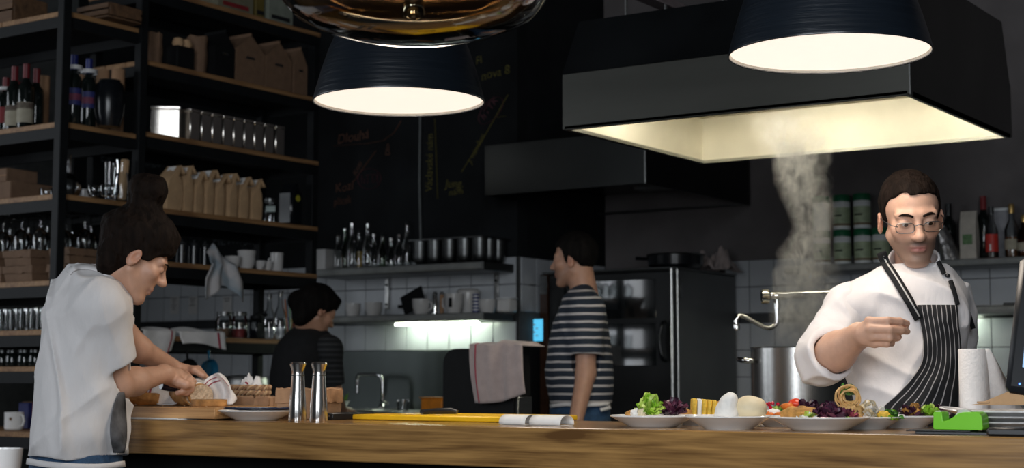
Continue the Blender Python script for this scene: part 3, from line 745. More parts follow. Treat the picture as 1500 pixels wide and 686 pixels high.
for i, (px, lb) in enumerate(((226, 'brown paper sack leaning by the rack post'), (262, 'black tub holding two bread rolls'), (292, 'curled brown paper sack next to the black tub'))):
    Y = Y_at(px, XF-.1, z+.05)
    if i == 1:
        t = thing('bread_tub', lb, 'tub', (XF-.12, Y, z)); box('tub', (0, 0, .06), (.14, .12, .12), M['black_matte'], t, .006)
        for s in (-1, 1):
            r0 = MB().lathe([(0, -.025), (.02, -.02), (.03, 0), (.022, .024), (0, .03)], 14); r0.build('bread_roll', M['kraft_light'], t, (.04, s*.027, .135))
    else:
        t = thing('paper_sack', lb, 'sack', (XF-.12, Y, z))
        hh_ = .16 if i == 0 else .2
        rs = [[(.055*math.cos(q)*k+R_.uniform(-.003, .003), .05*math.sin(q)*k+R_.uniform(-.003, .003), zz+(R_.uniform(-.006, .006) if zz > .01 else 0)) for q in [2*math.pi*j/16 for j in range(17)]] for zz, k in ((0.001, .95), (.03, 1), (hh_*.5, 1.04), (hh_*.8, .95), (hh_, 1.02), (hh_-.01, .93), (.02, .9))]
        MB().grid(rs).build('sack_body', M['kraft_dark'], t, sharp=50)
        lathe('sack_base', [(0, .004), (.05, .004), (.05, .008), (0, .008)], M['kraft_dark'], t, n=16)
# top shelf boxes
z = LB[0]
for i, (a, b_, m, lb) in enumerate(((318, 372, 'lab_cream', 'cream food carton with red print on the highest shelf'), (374, 388, 'lab_red', 'dark yellow carton on the highest shelf'), (392, 430, 'plastic_white', 'pale carton at the end of the highest shelf'))):
    Y0 = Y_at(a, XF-.05, z); Y1 = Y_at(b_, XF-.05, z)
    t = thing('food_carton', lb, 'carton', (XF-.14, (Y0+Y1)/2, z)); mm = pm('carton_%d' % i, ((.16, .15, .1), (.12, .09, .02), (.2, .22, .18))[i], .7)
    box('carton_body', (0, 0, .09), (.18, Y1-Y0-.01, .18), mm, t, .003); box('printed_band', (.0908, 0, .035), (.001, (Y1-Y0)*.7, .022), M['lab_red'] if i == 0 else M['plastic_black'], t, 0)
# cups on 1.72
z = LB[4]
def cup(label, px, Xc, z, r, h, mat, handle=False, nm='cup', group=None, Y=None):
    Y = Y if Y is not None else Y_at(px, Xc, z+.03)
    t = thing(nm, label, 'cup', (Xc, Y, z), 0, group)
    lathe('cup_body', [(0, 0), (r*.6, 0), (r*.62, .004), (r*.9, h*.45), (r, h), (r*.94, h), (r*.82, h*.45), (r*.5, .008), (0, .008)], mat, t, n=22, cap=False)
    lathe('foot_ring', [(r*.5, .0), (r*.61, 0), (r*.61, .005), (r*.5, .005)], mat, t, n=22, cap=False)
    if handle: MB().tube([(r*.95, 0, h*.85), (r*1.4, 0, h*.75), (r*1.45, 0, h*.45), (r*.9, 0, h*.2)], .004, 6).build('handle', mat, t, rot=(0, 0, rad(-30)))
    return t
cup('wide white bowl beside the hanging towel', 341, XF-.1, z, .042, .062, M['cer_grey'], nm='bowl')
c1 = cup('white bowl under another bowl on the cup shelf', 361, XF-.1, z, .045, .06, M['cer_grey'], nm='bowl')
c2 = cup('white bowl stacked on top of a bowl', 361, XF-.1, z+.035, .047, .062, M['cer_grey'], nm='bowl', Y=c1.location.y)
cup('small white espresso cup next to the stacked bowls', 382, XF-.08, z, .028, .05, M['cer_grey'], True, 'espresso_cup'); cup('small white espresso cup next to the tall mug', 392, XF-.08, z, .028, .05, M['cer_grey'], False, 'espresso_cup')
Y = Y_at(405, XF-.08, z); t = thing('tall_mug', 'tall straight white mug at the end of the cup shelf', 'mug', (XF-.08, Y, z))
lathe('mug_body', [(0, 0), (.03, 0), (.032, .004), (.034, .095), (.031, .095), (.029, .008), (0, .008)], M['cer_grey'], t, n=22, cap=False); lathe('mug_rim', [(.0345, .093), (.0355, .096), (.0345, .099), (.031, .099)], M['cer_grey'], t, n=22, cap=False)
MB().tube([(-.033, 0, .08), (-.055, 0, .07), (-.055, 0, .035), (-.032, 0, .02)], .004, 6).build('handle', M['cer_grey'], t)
for i, px in enumerate((268, 286, 302)):
    Y = Y_at(px, XF-.14, z); t = thing('dark_canister', 'black storage canister behind the hanging towel', 'canister', (XF-.15, Y, z), 0, 'black canisters on the cup shelf')
    lathe('can_body', [(0, 0), (.033, 0), (.033, .1), (0, .1)], M['black_gloss'], t, n=20); lathe('can_lid', [(.034, .1), (.034, .115), (.01, .12), (.01, .13), (0, .13)], M['black_steel'], t, n=20)
# towel hanging over the cup shelf edge
def cloth(name, G, mat, parent=None, th=.003, sharp=60):
    o = MB().grid(G).build(name, mat, parent, sharp=sharp, fix=False); solid(o, th, 0); return o
t = thing('dish_towel', 'crumpled grey-blue checked dish towel hanging over the cup shelf', 'towel', (XF, Y_at(322, XF, 1.74), 1.72))
G = []
rr = random.Random(3)
for i in range(33):
    u = i/32; row = []
    for j in range(25):
        v = j/24; fold = math.sin(u*15+v*2)*.018*(0.25+v)+math.sin(u*6+1.3)*.02*v
        spread = .04+.1*min(1, v*1.5)
        y = (u-.5)*2*spread + .012*math.sin(v*5+u*3)
        if v < .38: zz = .012+.10*math.sin((.38-v)/.38*math.pi*.5)*(1-abs(u-.4)*1.2) ; xx = -.07*(1-v/.38)+.014+fold*.3
        else: zz = .012-(v-.38)/.62*(.11+.075*(.5+.5*math.sin(u*7+.8))); xx = max(.008, .02+fold)
        row.append((xx, y, zz))
    G.append(row)
M['check'] = None
def check_mat(name, base, line, sc=(28, 28), red=None):
    m, nt, b = nmat(name); N = nt.nodes; L = nt.links
    tc = N.new('ShaderNodeTexCoord'); nz = N.new('ShaderNodeTexNoise'); nz.inputs['Scale'].default_value = 9; L.new(tc.outputs['Object'], nz.inputs['Vector'])
    cr = N.new('ShaderNodeValToRGB'); e = cr.color_ramp.elements; e[0].position = .42; e[0].color = (*base, 1); e[1].position = .62; e[1].color = (*line, 1)
    L.new(nz.outputs['Fac'], cr.inputs[0]); L.new(cr.outputs[0], b.inputs['Base Color']); b.inputs['Roughness'].default_value = .9
    return m
M['check'] = check_mat('towel_blue_grey', (.5, .48, .48), (.27, .32, .36))
cloth('towel_cloth', G, M['check'], t)
# goods on the side table
z = 1.371
for i, (px, h, lb) in enumerate(((328, .13, 'clip-top preserving jar with dark lid beside the coffee grinder, left of the pair'), (351, .135, 'clip-top preserving jar with red fruit beside the coffee grinder'))):
    Xc = XF-.1-.02*i; Y = Y_at(px, Xc, z+.05); t = thing('preserving_jar', lb, 'jar', (Xc, Y, z))
    lathe('jar_body', [(0, 0), (.036, 0), (.042, .01), (.042, h*.65), (.034, h*.82), (.034, h*.9)], M['glass'], t, n=22, cap=False)
    lathe('jar_lid', [(.037, h*.86), (.037, h), (0, h+.002)], M['steel_dark'], t, n=22); lathe('contents', [(0, .006), (.036, .006), (.037, h*.35), (0, h*.38)], M['lab_red'] if i else M['kraft_dark'], t, n=18)
Xc = XF-.1; Y = Y_at(375, Xc, z); t = thing('coffee_grinder', 'small black hand coffee grinder beside the jars', 'grinder', (Xc, Y, z))
box('grinder_body', (0, 0, .045), (.07, .07, .09), M['black_gloss'], t, .006); lathe('hopper', [(.02, .09), (.035, .105), (.033, .12), (.015, .125), (0, .125)], M['black_steel'], t, n=20)
MB().tube([(0, 0, .125), (0, 0, .135), (.05, .01, .14), (.05, .01, .13)], .004, 6).build('crank', M['black_steel'], t); lathe('crank_knob', [(0, 0), (.012, .004), (.014, .015), (0, .024)], M['black_gloss'], t, (.05, .01, .112), 12)
for i, (px, h, lb) in enumerate(((394, .22, 'tall clear glass bottle beside the coffee grinder'), (410, .24, 'tall clear glass bottle at the end of the jar shelf'))):
    Y = Y_at(px, XF-.12, z); t = thing('glass_bottle', lb, 'bottle', (XF-.12, Y, z))
    lathe('bottle_body', [(0, .002), (.03, .002), (.032, .01), (.032, h*.55), (.014, h*.75), (.012, h), (.014, h)], M['glass'], t, n=20, cap=False); lathe('stopper', [(.011, h-.01), (.014, h+.015), (0, h+.018)], M['steel_dark'], t, n=14)
Y = Y_at(428, XF-.07, z); t = thing('straw_glass', 'glass holding coloured drinking straws', 'glass', (XF-.08, Y, z))
lathe('glass_wall', [(0, .002), (.03, .002), (.036, .12)], M['glass'], t, n=20, cap=False)
for k, c in enumerate(((.5, .05, .05), (.1, .35, .05), (.5, .4, .03), (.05, .2, .3), (.5, .15, .03), (.1, .3, .1))):
    a = k*1.05; tube('straw', [(.012*math.cos(a), .012*math.sin(a), .006), (.034*math.cos(a), .034*math.sin(a), .21)], .003, pm('straw_%d' % k, c, .5), t, 6)
# folded towels with red stripes
def folded_towel(label, px0, px1, drop, seed):
    t = thing('folded_towel', label, 'towel', (XF-.06, 0, z))
    Y0 = Y_at(px0, XF, z); Y1 = Y_at(px1, XF, z); rr = random.Random(seed); G = []
    for i in range(25):
        u = i/24; row = []
        for j in range(31):
            v = j/30; wob = .006*math.sin(u*9+seed)+.005*math.sin(v*7+u*4)
            y = Y0+(Y1-Y0)*u+ .02*math.sin(v*3+seed)*(v)
            if v < .5: xx = -.12+v/.5*.19; zz = .022+wob*.8+.02*math.sin(v*6)*math.sin(u*3)
            else: xx = .072+.004+wob*.6; zz = .02-(v-.5)/.5*drop*(1+.25*math.sin(u*3+seed))
            row.append((xx, y, zz))
        G.append(row)
    cl = cloth('towel_cloth', G, M['linen'], t, .005)
    k = [3, 4, 5]
    for q in (20,):
        S_ = [[(p[0]+.0045, p[1], p[2]) for p in (G[i][j] for j in range(0, 31))] for i in (q, q+1)]
        cloth('red_stripe', S_, M['red_stripe'], t, .002)
    return t
folded_towel('white towel with red stripe draped over the jar shelf edge near the rack post', 205, 252, .11, 1)
folded_towel('white towel with red stripe hanging beside the preserving jars', 262, 326, .07, 4)
# pans hanging under the jar shelf
for i, (px, zc, r, m, lb) in enumerate(((268, 1.2, .065, 'black_matte', 'black frying pan hanging under the jar shelf'), (300, 1.215, .05, 'blue', 'blue enamel ladle bowl hanging under the jar shelf'))):
    mm = M.get(m) or pm('enamel_blue', (.01, .09, .16), .3)
    Y = Y_at(px, XF, zc); t = thing('hanging_pan', lb, 'pan', (XF+.012, Y, zc-r))
    lathe('pan_bowl', [(0, 0), (r*.8, .0), (r, .03), (r*.97, .03), (r*.77, .005), (0, .005)], mm, t, (0, 0, r), 24, (0, rad(90), 0), cap=False)
    tube('pan_handle', [(.015, 0, 2*r-.002), (.012, 0, 2*r+.04)], .006, mm, t, 8)
Y = 5.92; t = thing('steel_bucket', 'tall brushed steel bin standing under the jar shelf', 'bin', (-5.62, Y, .0))
lathe('bin_body', [(0, 0), (.14, 0), (.15, .02), (.15, 1.16), (.14, 1.18), (0, 1.19)], M['steel'], t, n=28); lathe('bin_handle', [(.15, 1.1), (.156, 1.11), (.156, 1.13), (.15, 1.14)], M['steel_dark'], t, n=28, cap=False)
# ================================================================ rear steel shelves
def wall_shelf(label, x0, x1, y0, y1, z, th, led=None, brackets=()):
    t = thing('steel_shelf', label, 'shelf', ((x0+x1)/2, (y0+y1)/2, z))
    cx, cy = (x0+x1)/2, (y0+y1)/2
    box('shelf_plate', (0, 0, -th/2), (x1-x0, y1-y0, th), M['steel_dark'], t, .003)
    tube('front_lip', [(-(x1-x0)/2, -(y1-y0)/2-.002, -th*.5), ((x1-x0)/2, -(y1-y0)/2-.002, -th*.5)], th*.46, M['steel_lip_lit'], t, 8)
    for bx in brackets:
        br = box('bracket', (bx-cx, (y1-y0)/2-.006, -.135), (.028, .012, .175), M['steel'], t, .002)
        for dz in (.05, -.06): lathe('bolt', [(.007, 0), (.007, .006), (0, .008)], M['plastic_black'], br, (0, -.0065, dz), 10, (rad(90), 0, 0))
    return t
up = wall_shelf('upper steel wall shelf with glass bottles', -5.944, -4.75, 6.84, 7.13, 1.79, .045, brackets=(-5.62, -4.86))
lo = wall_shelf('lower steel wall shelf with cups and a light strip', -5.80, -4.75, 6.84, 7.13, 1.52, .04)
l0, l1 = X_at(580, 7.04, 1.47), X_at(700, 7.04, 1.47)
box('light_strip', ((l0+l1)/2, 7.04, 1.4735), (l1-l0, .025, .012), M['glow_green'], None, .004)
tag(bpy.data.objects['light_strip'], 'lit strip light mounted under the lower steel shelf', 'light')
ur = wall_shelf('right-hand upper wall shelf holding green canisters and bottles', -3.475, -1.8, 7.85, 8.085, 1.772, .04)
lr = wall_shelf('right-hand lower wall shelf with a kitchen knife', -3.475, -1.8, 7.85, 8.085, 1.533, .04, brackets=(-2.29,))
a, b_ = X_at(1384, 8.0, 1.48), X_at(1424, 8.0, 1.48)
box('light_strip', ((a+b_)/2, 8.0, 1.4845), (b_-a, .03, .016), M['glow_green'], None, .004)
tag(bpy.data.objects['light_strip.001'], 'short lit strip light under the right-hand wall shelf', 'light')
# upper shelf goods
z = 1.79
t = thing('white_box', 'open white plastic box at the end of the bottle shelf', 'box', (X_at(473, 6.95, z), 6.97, z))
for s in (-1, 1):
    box('side_wall', (s*.068, 0, .06), (.004, .16, .12), M['cer_grey'], t, .001); box('end_wall', (0, s*.08, .06), (.14, .004, .12), M['cer_grey'], t, .001)
box('base', (0, 0, .003), (.134, .156, .005), M['cer_grey'], t, .001)
bl = [(495, .2, 0), (505, .23, 1), (515, .25, 0), (526, .22, 2), (538, .24, 0), (548, .19, 0), (560, .18, 1), (573, .16, 0), (584, .17, 0), (596, .25, 0)]
for i, (px, h, k) in enumerate(bl):
    Y = 6.93+.08*(i % 2); x = X_at(px, Y, z)
    lb = ('clear long-necked glass bottle', 'green-tinted glass bottle', 'bottle of yellow oil')[k]+', %s from the white box on the upper steel shelf' % ORD[i]
    t = thing('glass_bottle', lb, 'bottle', (x, Y, z), 0, 'glass bottles on the upper steel shelf')
    lathe('bottle_body', [(0, .002), (.028, .002), (.03, .01), (.03, h*.5), (.013, h*.7), (.011, h*.97), (.013, h)], M['glass'] if k != 1 else M['glass_green'], t, n=18, cap=False)
    lathe('stopper', [(.0105, h*.96), (.0125, h+.012), (0, h+.014)], M['chrome'] if i % 3 else M['black_steel'], t, n=12)
    if k == 2: lathe('oil', [(0, .004), (.0275, .004), (.0275, h*.48), (0, h*.48)], pm('oil', (.3, .2, .05), .15), t, n=16)
x0, x1 = X_at(602, 6.88, z+.1), -4.765
t = thing('insert_rack', 'steel rack with rows of rounded spice inserts', 'rack', ((x0+x1)/2, 6.985, z))
box('rack_plate', (0, 0, .135), (x1-x0, .26, .008), M['steel_dark'], t, .002)
n = 5
for i in range(n):
    for j in range(3):
        w = (x1-x0)/n
        lathe('insert_pan', [(0, .002), (.02, .004), (.034, .016), (.0395, .04), (.041, .13), (.038, .13)], M['steel_dark'], t, (-(x1-x0)/2+w*(i+.5), -.086+.086*j, 0), 20, cap=False)
# lower shelf goods
z = 1.52
def cupx(label, px, Y, r, h, mat=None, handle=0, nm='cup', dz=0, parts=()):
    t = thing(nm, label, 'cup', (X_at(px, Y, z), Y, z+dz)); mat = mat or M['cer_grey']
    lathe('cup_body', [(0, 0), (r*.72, 0), (r*.76, .004), (r*.97, h*.5), (r, h), (r*.93, h), (r*.88, h*.5), (r*.6, .008), (0, .008)], mat, t, n=22, cap=False)
    lathe('foot_ring', [(r*.6, 0), (r*.7, 0), (r*.7, .004), (r*.6, .004)], mat, t, n=22, cap=False)
    if handle: MB().tube([(-r*.95*handle, 0, h*.85), (-r*1.45*handle, 0, h*.75), (-r*1.45*handle, 0, h*.4), (-r*.9*handle, 0, h*.2)], .005, 6).build('handle', mat, t)
    return t
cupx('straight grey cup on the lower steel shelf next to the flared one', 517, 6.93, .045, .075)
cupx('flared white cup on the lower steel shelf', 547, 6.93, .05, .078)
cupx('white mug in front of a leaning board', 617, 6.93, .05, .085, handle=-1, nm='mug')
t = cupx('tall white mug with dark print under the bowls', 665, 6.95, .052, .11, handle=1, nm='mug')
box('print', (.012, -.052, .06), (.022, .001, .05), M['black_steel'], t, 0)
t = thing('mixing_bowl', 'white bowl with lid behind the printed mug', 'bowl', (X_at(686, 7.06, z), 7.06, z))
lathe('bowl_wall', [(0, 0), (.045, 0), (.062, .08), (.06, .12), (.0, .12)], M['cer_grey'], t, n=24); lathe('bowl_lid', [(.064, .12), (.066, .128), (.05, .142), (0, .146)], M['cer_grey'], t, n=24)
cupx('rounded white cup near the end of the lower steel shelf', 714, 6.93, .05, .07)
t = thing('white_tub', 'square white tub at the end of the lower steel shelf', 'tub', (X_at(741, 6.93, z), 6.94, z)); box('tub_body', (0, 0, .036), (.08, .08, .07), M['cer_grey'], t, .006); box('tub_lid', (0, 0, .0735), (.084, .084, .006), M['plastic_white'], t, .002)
t = thing('leaning_board', 'dark chopping board leaning on the tiles', 'board', (X_at(600, 7.02, z), 7.03, z)); MB().box((0, 0, 0), (.16, .012, .11), .003).build('board', M['black_matte'], t, (0, .02, .088), rot=(rad(-8), rad(-24), 0)); box('grip', (-.09, .02, .055), (.03, .014, .02), M['black_matte'], t, .003)
for i, (px, r, h, m) in enumerate(((634, .009, .12, 'chrome'), (644, .008, .12, 'kraft'))):
    t = thing('shaker', ('thin chrome shaker' if i == 0 else 'thin tan wooden cylinder')+' beside the leaning board', 'shaker', (X_at(px, 6.94, z), 6.96, z)); lathe('shaker_body', [(0, 0), (r*1.6, 0), (r*1.6, h*.9), (r, h), (0, h)], M[m], t, n=14); lathe('shaker_top', [(r*1.7, h*.9), (r*1.7, h*.92), (r, h+.004), (0, h+.006)], M['steel_dark'], t, n=14, cap=False)
t = thing('striped_can', 'blue and white striped can beside the lidded bowl', 'can', (X_at(697, 6.9, z), 6.9, z)); lathe('can_body', [(0, 0), (.018, 0), (.018, .1), (0, .1)], M['cap_blue'], t, n=16)
for k in range(5): lathe('band', [(.0185, .012+.018*k), (.0185, .02+.018*k)], M['cap_white'], t, n=16, cap=False)
# sink counter with tap
t = thing('sink_counter', 'steel sink counter under the lit shelf', 'counter', (-5.47, 6.8, 0))
box('top', (0, 0, .98), (1.46, .58, .04), M['steel'], t, .004); box('cabinet', (0, .02, .48), (1.42, .52, .958), M['steel_dark'], t, .004)
bs = MB(); bs.box((-.1, -.02, 1.003), (.42, .36, .006), .002); bs.build('basin_rim', M['steel'], t)
bx = X_at(547, 6.9, 1.05)
t = thing('kitchen_tap', 'chrome gooseneck tap at the sink', 'tap', (bx, 6.98, 1.0))
u = X_at(511, 6.9, 1.15)-bx
tube('spout', bez([(0, 0, .0), (0, 0, .12), (-.005, 0, .17), (-.03, 0, .19), (u+.03, 0, .195), (u, 0, .185), (u-.004, 0, .15), (u-.004, 0, .09)], 6), .011, M['chrome'], t, 12)
lathe('tap_base', [(.022, 0), (.022, .02), (.014, .03), (.014, .06)], M['chrome'], t, n=18); tube('lever', [(0, -.01, .045), (.06, -.03, .035)], .008, M['chrome'], t, 8)
t = thing('water_glass', 'short clear glass on the sink counter', 'glass', (X_at(590, 6.75, 1.03), 6.75, 1.0)); lathe('wall', [(0, .003), (.03, .003), (.033, .06)], M['glass'], t, n=20, cap=False); lathe('base', [(0, 0), (.03, 0), (.03, .008), (0, .008)], M['glass'], t, n=20)
t = thing('orange_tub', 'orange plastic tub on the sink counter beside the black cart', 'tub', (X_at(640, 6.65, 1.03), 6.65, 1.0)); box('tub_body', (0, 0, .035), (.14, .1, .07), M['orange_plastic'], t, .006); box('tub_rim', (0, 0, .072), (.15, .11, .006), M['orange_plastic'], t, .002)
t = thing('herb_bowl', 'pale bowl of green herbs beside the sink', 'bowl', (X_at(502, 6.75, 1.02), 6.72, 1.0)); lathe('bowl_wall', [(0, 0), (.03, 0), (.06, .05), (.057, .05), (.028, .006), (0, .006)], M['plastic_white'], t, n=20, cap=False)
for k in range(7): MB().lathe([(0, 0), (.012, .02), (.009, .05), (0, .07)], 6).build('herb_leaf', pm('herb', (.12, .25, .04), .5) if k == 0 else bpy.data.materials['herb'], t, (.02*math.cos(k), .02*math.sin(k*1.7), .03), (rad(20*math.cos(k*2)), rad(25*math.sin(k*2)), 0))
# ================================================================ tall oven
ox0, ox1, oy0, oy1, oz0, oz1 = -4.70, -3.872, 7.306, 8.06, .62, 1.745
ov = thing('combi_oven', 'tall dark steel oven with glass door and touch control panel', 'oven', ((ox0+ox1)/2, (oy0+oy1)/2, 0))
cx, cy = (ox0+ox1)/2, (oy0+oy1)/2
M['oven_side'] = pm('oven_side', (.13, .135, .135), .48, .7, .15, 2, .02, 40); M['oven_door'] = pm('oven_door', (.022, .023, .024), .28, .5, .2, 3)
box('body', (0, .03, (oz0+oz1)/2), (ox1-ox0, oy1-oy0-.06, oz1-oz0), M['oven_side'], ov, .006)
box('stand', (0, .03, .31), (ox1-ox0-.06, oy1-oy0-.12, .62), M['black_steel'], ov, .004)
box('top_trim', (0, .02, oz1+.006), (ox1-ox0+.01, oy1-oy0-.03, .012), M['steel_dark'], ov, .003)
pw = X_at(803, oy0, 1.5)-ox0
pn = box('control_panel', (ox0+pw/2-cx, oy0-cy+.02, (oz0+oz1)/2+.0), (pw-.004, .04, oz1-oz0-.01), pm('panel_brown', (.04, .018, .01), .25, 0, .2), ov, .004)
box('panel_head', (0, -.0215, .5), (pw-.01, .004, .1), M['steel_dark'], pn, .001)
def pscreen(nm, px0, px1, py0, py1, mat):
    A = at_y(px0, py0, oy0-.004); B = at_y(px1, py1, oy0-.004)
    o = box(nm, (0, 0, 0), (abs(B[0]-A[0]), .004, abs(A[2]-B[2])), mat, pn, .001)
    o.location = Vector(((A[0]+B[0])/2, oy0-.003, (A[2]+B[2])/2))-Vector((cx, cy, 0))-pn.location - Vector((0, 0, 0)) - Vector((ov.location.x-cx, ov.location.y-cy, 0)); return o
M['scr_blue'] = pm('screen_blue', (.05, .3, .5), .3, var=.3, scale=60, emit=(.1, .55, .85), estr=1.0); M['scr_or'] = pm('screen_orange', (.5, .2, .01), .3, emit=(1, .42, .03), estr=1.0)
sb = pscreen('touch_screen', 777, 795, 468, 500, M['scr_blue']); pscreen('status_light', 777, 783, 438, 444, M['scr_or'])
for k in range(4): box('screen_line', (-.014+.016*(k % 2), -.0025, .03-.02*k), (.016, .001, .006), M['plastic_white'], sb, 0)
dw = ox1-ox0-pw
dr = box('door', (ox0+pw+dw/2-cx, oy0-cy+.02, (oz0+oz1)/2), (dw-.008, .045, oz1-oz0-.02), M['oven_door'], ov, .008)
A = at_y(826, 414, oy0-.004); B = at_y(962, 536, oy0-.004)
wn = box('door_window', (0, 0, 0), (B[0]-A[0], .006, A[2]-B[2]), pm('oven_glass', (.006, .008, .009), .06, 0, .1, coat=1), dr, .002)
wn.location = Vector(((A[0]+B[0])/2-cx-dr.location.x, -.0235, (A[2]+B[2])/2-dr.location.z))
ww_, wh_ = B[0]-A[0], A[2]-B[2]
box('window_bar', (0, -.0035, .02*wh_), (ww_, .003, .025), M['oven_door'], wn, .001)
hp = at_y(968, 500, oy0-.05); hx_ = hp[0]-cx-dr.location.x; hz_ = hp[2]-dr.location.z
tube('door_handle', bez([(hx_, -.02, .1+hz_), (hx_, -.055, .085+hz_), (hx_-.012, -.06, hz_), (hx_, -.055, -.085+hz_), (hx_, -.02, -.1+hz_)], 5), .011, M['black_gloss'], dr, 10)
tube('corner_strip', [(ox1-cx-.006, oy0-cy+.002, oz0), (ox1-cx-.006, oy0-cy+.002, oz1)], .009, M['steel'], ov, 8)
box('hinge_plate', (ox1-cx+.003, oy0-cy+.1, oz1-.1), (.006, .03, .1), M['steel_dark'], ov, .002)
tube('edge_strip', [(ox1-cx, oy0-cy+.055, oz0), (ox1-cx, oy0-cy+.055, oz1)], .005, M['steel'], ov, 8)
z = oz1+.012
t = thing('black_pan', 'wide black cooking pan on top of the oven', 'pan', (X_at(990, 7.55, z), 7.55, z+.001))
lathe('pan_body', [(0, 0), (.13, 0), (.15, .02), (.155, .075), (.15, .075), (.145, .02), (0, .012)], M['black_gloss'], t, n=32, cap=False); lathe('pan_rim', [(.156, .072), (.16, .077), (.152, .08)], M['steel_dark'], t, n=32, cap=False)
tube('pan_handle', [(-.15, -.02, .06), (-.22, -.05, .065)], .01, M['black_gloss'], t, 8)
def crumple(name, mat, w, d, h, seed, n=26, parent=None, loc=(0, 0, 0)):
    G = []
    for i in range(n):
        row = []
        for j in range(n):
            u, v = i/(n-1)*2-1, j/(n-1)*2-1
            r = math.sqrt(u*u+v*v)
            hh = max(0, 1-r*r*.75)
            q = mnoise.noise((u*2.3+seed, v*2.3, seed*.7)); q2 = abs(mnoise.noise((u*4+seed*2, v*4, 3)))
            zz = h*hh*(.55+.7*q)+h*.55*q2*hh*1.2
            row.append((u*w/2*(1+.18*q), v*d/2*(1+.18*q2), max(.004, zz)))
        G.append(row)
    return cloth(name, G, mat, parent, .003)
t = thing('crumpled_cloth', 'crumpled grey cloth on the corner of the oven', 'cloth', (X_at(1047, 7.83, z), 7.85, z)); crumple('cloth_sheet', M['linen_grey'], .2, .26, .15, 5, parent=t)
# ================================================================ right wall shelf goods
z = 1.772
M['lid_green'] = pm('lid_green', (.01, .12, .05), .35); M['can_lab'] = pm('canister_label', (.36, .43, .28), .55, 0, .2, 30)
cpx = [1204, 1234, 1264, 1291]
for i, px in enumerate(cpx):
    for k in range(2):
        if i == 3 and k: continue
        Y = 7.95; x = X_at(px, Y, z+.1)
        where = ('top row above the wall shelf' if k else 'bottom row on the wall shelf')
        t = thing('spice_canister', 'green-lidded canister with pale label, %s in the %s' % (ORD[i], where) if not (i == 0 and k) else 'green-lidded white canister turned sideways in the top row', 'canister', (x, Y, z+.001+k*.188), 0, 'green lidded canisters')
        lathe('can_body', [(0, 0), (.044, 0), (.046, .004), (.046, .145), (.042, .152), (0, .152)], M['plastic_white'], t, n=24)
        if i == 0 and k: MB().grid([[(.0466*math.cos(q), .0466*math.sin(q), zz) for zz in (.02, .12)] for q in [rad(150+10*s) for s in range(9)]]).build('label', M['can_lab'], t, fix=False)
        else:
            lathe('label', [(.0465, .018), (.0465, .118)], M['can_lab'], t, n=24, cap=False); lathe('label_print', [(.0468, .02), (.0468, .03)], M['kraft_dark'], t, n=24, cap=False)
            MB().grid([[(.0469*math.cos(q), .0469*math.sin(q), zz) for zz in (.07, .078)] for q in [rad(235+8*s) for s in range(8)]]).build('lettering', M['black_steel'], t, fix=False)
        lathe('lid', [(.0475, .15), (.0475, .18), (.044, .186), (0, .186)], M['lid_green'], t, n=24)
wine(1391, 8.02, z, .30, M['black_gloss'], None, 'dark wine bottle behind the foil bag on the wall shelf', group='bottles on the right-hand wall shelf')
wine(1442, 8.0, z, .325, M['lab_red'], None, 'tall dark wine bottle with red capsule beside the paper bag', group='bottles on the right-hand wall shelf')
t = thing('foil_bag', 'crumpled silver foil bag slumped on the wall shelf', 'bag', (X_at(1396, 7.91, z), 7.91, z))
G = [[(.055*(1-.45*v)*math.cos(q)*(1+.15*mnoise.noise((math.cos(q)*1.5, math.sin(q)*1.5, v*3)))-.06*v, .04*(1-.5*v)*math.sin(q)*(1+.2*mnoise.noise((math.cos(q)*2, math.sin(q)*2, v*4+5))), .17*v) for v in [j/12 for j in range(13)]] for q in [2*math.pi*i/20 for i in range(20)]]
MB().grid(G, True).build('bag_body', pm('foil', (.45, .43, .42), .3, .9, .2, 20, .5, 25), t, fix=False); box('bag_base', (0, 0, .003), (.07, .05, .004), M['steel_dark'], t, .001); box('bag_seal', (-.06, 0, .168), (.05, .006, .02), M['steel'], t, .001)
t = thing('paper_bag', 'pale paper bag with green print standing on the wall shelf', 'bag', (X_at(1421, 7.92, z), 7.92, z))
mb = MB(); rs = [[(sx*.042*k+R_.uniform(-.002, .002), sy*.03*k2, zz) for sx, sy in ((-1, -1), (0, -1.1), (1, -1), (1, 1), (0, 1.1), (-1, 1))] for zz, k, k2 in ((.001, .95, .95), (.08, 1, 1), (.16, .98, .8), (.22, .95, .3), (.245, .95, .12))]
mb.add([p for r in rs for p in r], [(a*6+k, a*6+(k+1) % 6, a*6+6+(k+1) % 6, a*6+6+k) for a in range(4) for k in range(6)]+[tuple(range(6))[::-1], tuple(range(24, 30))]); mb.build('bag_body', pm('bag_pale', (.5, .46, .4), .7, 0, .1, 30, .3, 40), t, sharp=30)
box('green_print', (.0, -.033, .1), (.05, .001, .05), pm('print_green', (.12, .22, .1), .7, 0, .4, 60), t, 0, (0, 0, 0))
t = thing('whisky_bottle', 'clear bottle with bright red label on the wall shelf', 'bottle', (X_at(1454, 7.91, z), 7.91, z), 0, 'bottles on the right-hand wall shelf')
lathe('glass', [(0, .002), (.03, .002), (.032, .01), (.032, .14), (.014, .19), (.0125, .24)], M['glass'], t, n=22, cap=False); lathe('drink', [(0, .005), (.03, .005), (.03, .1), (0, .1)], pm('drink_dark', (.03, .018, .01), .1), t, n=18); lathe('cap', [(.014, .225), (.014, .26), (0, .262)], M['plastic_black'], t, n=14)
MB().grid([[(.0326*math.cos(q), .0326*math.sin(q), zz) for zz in (.03, .12)] for q in [rad(215+9*s) for s in range(16)]]).build('label', pm('label_bright_red', (.5, .03, .02), .5), t, fix=False)
MB().grid([[(.033*math.cos(q), .033*math.sin(q), zz) for zz in (.035, .07)] for q in [rad(262+5*s) for s in range(4)]]).build('barcode', M['paper'], t, fix=False)
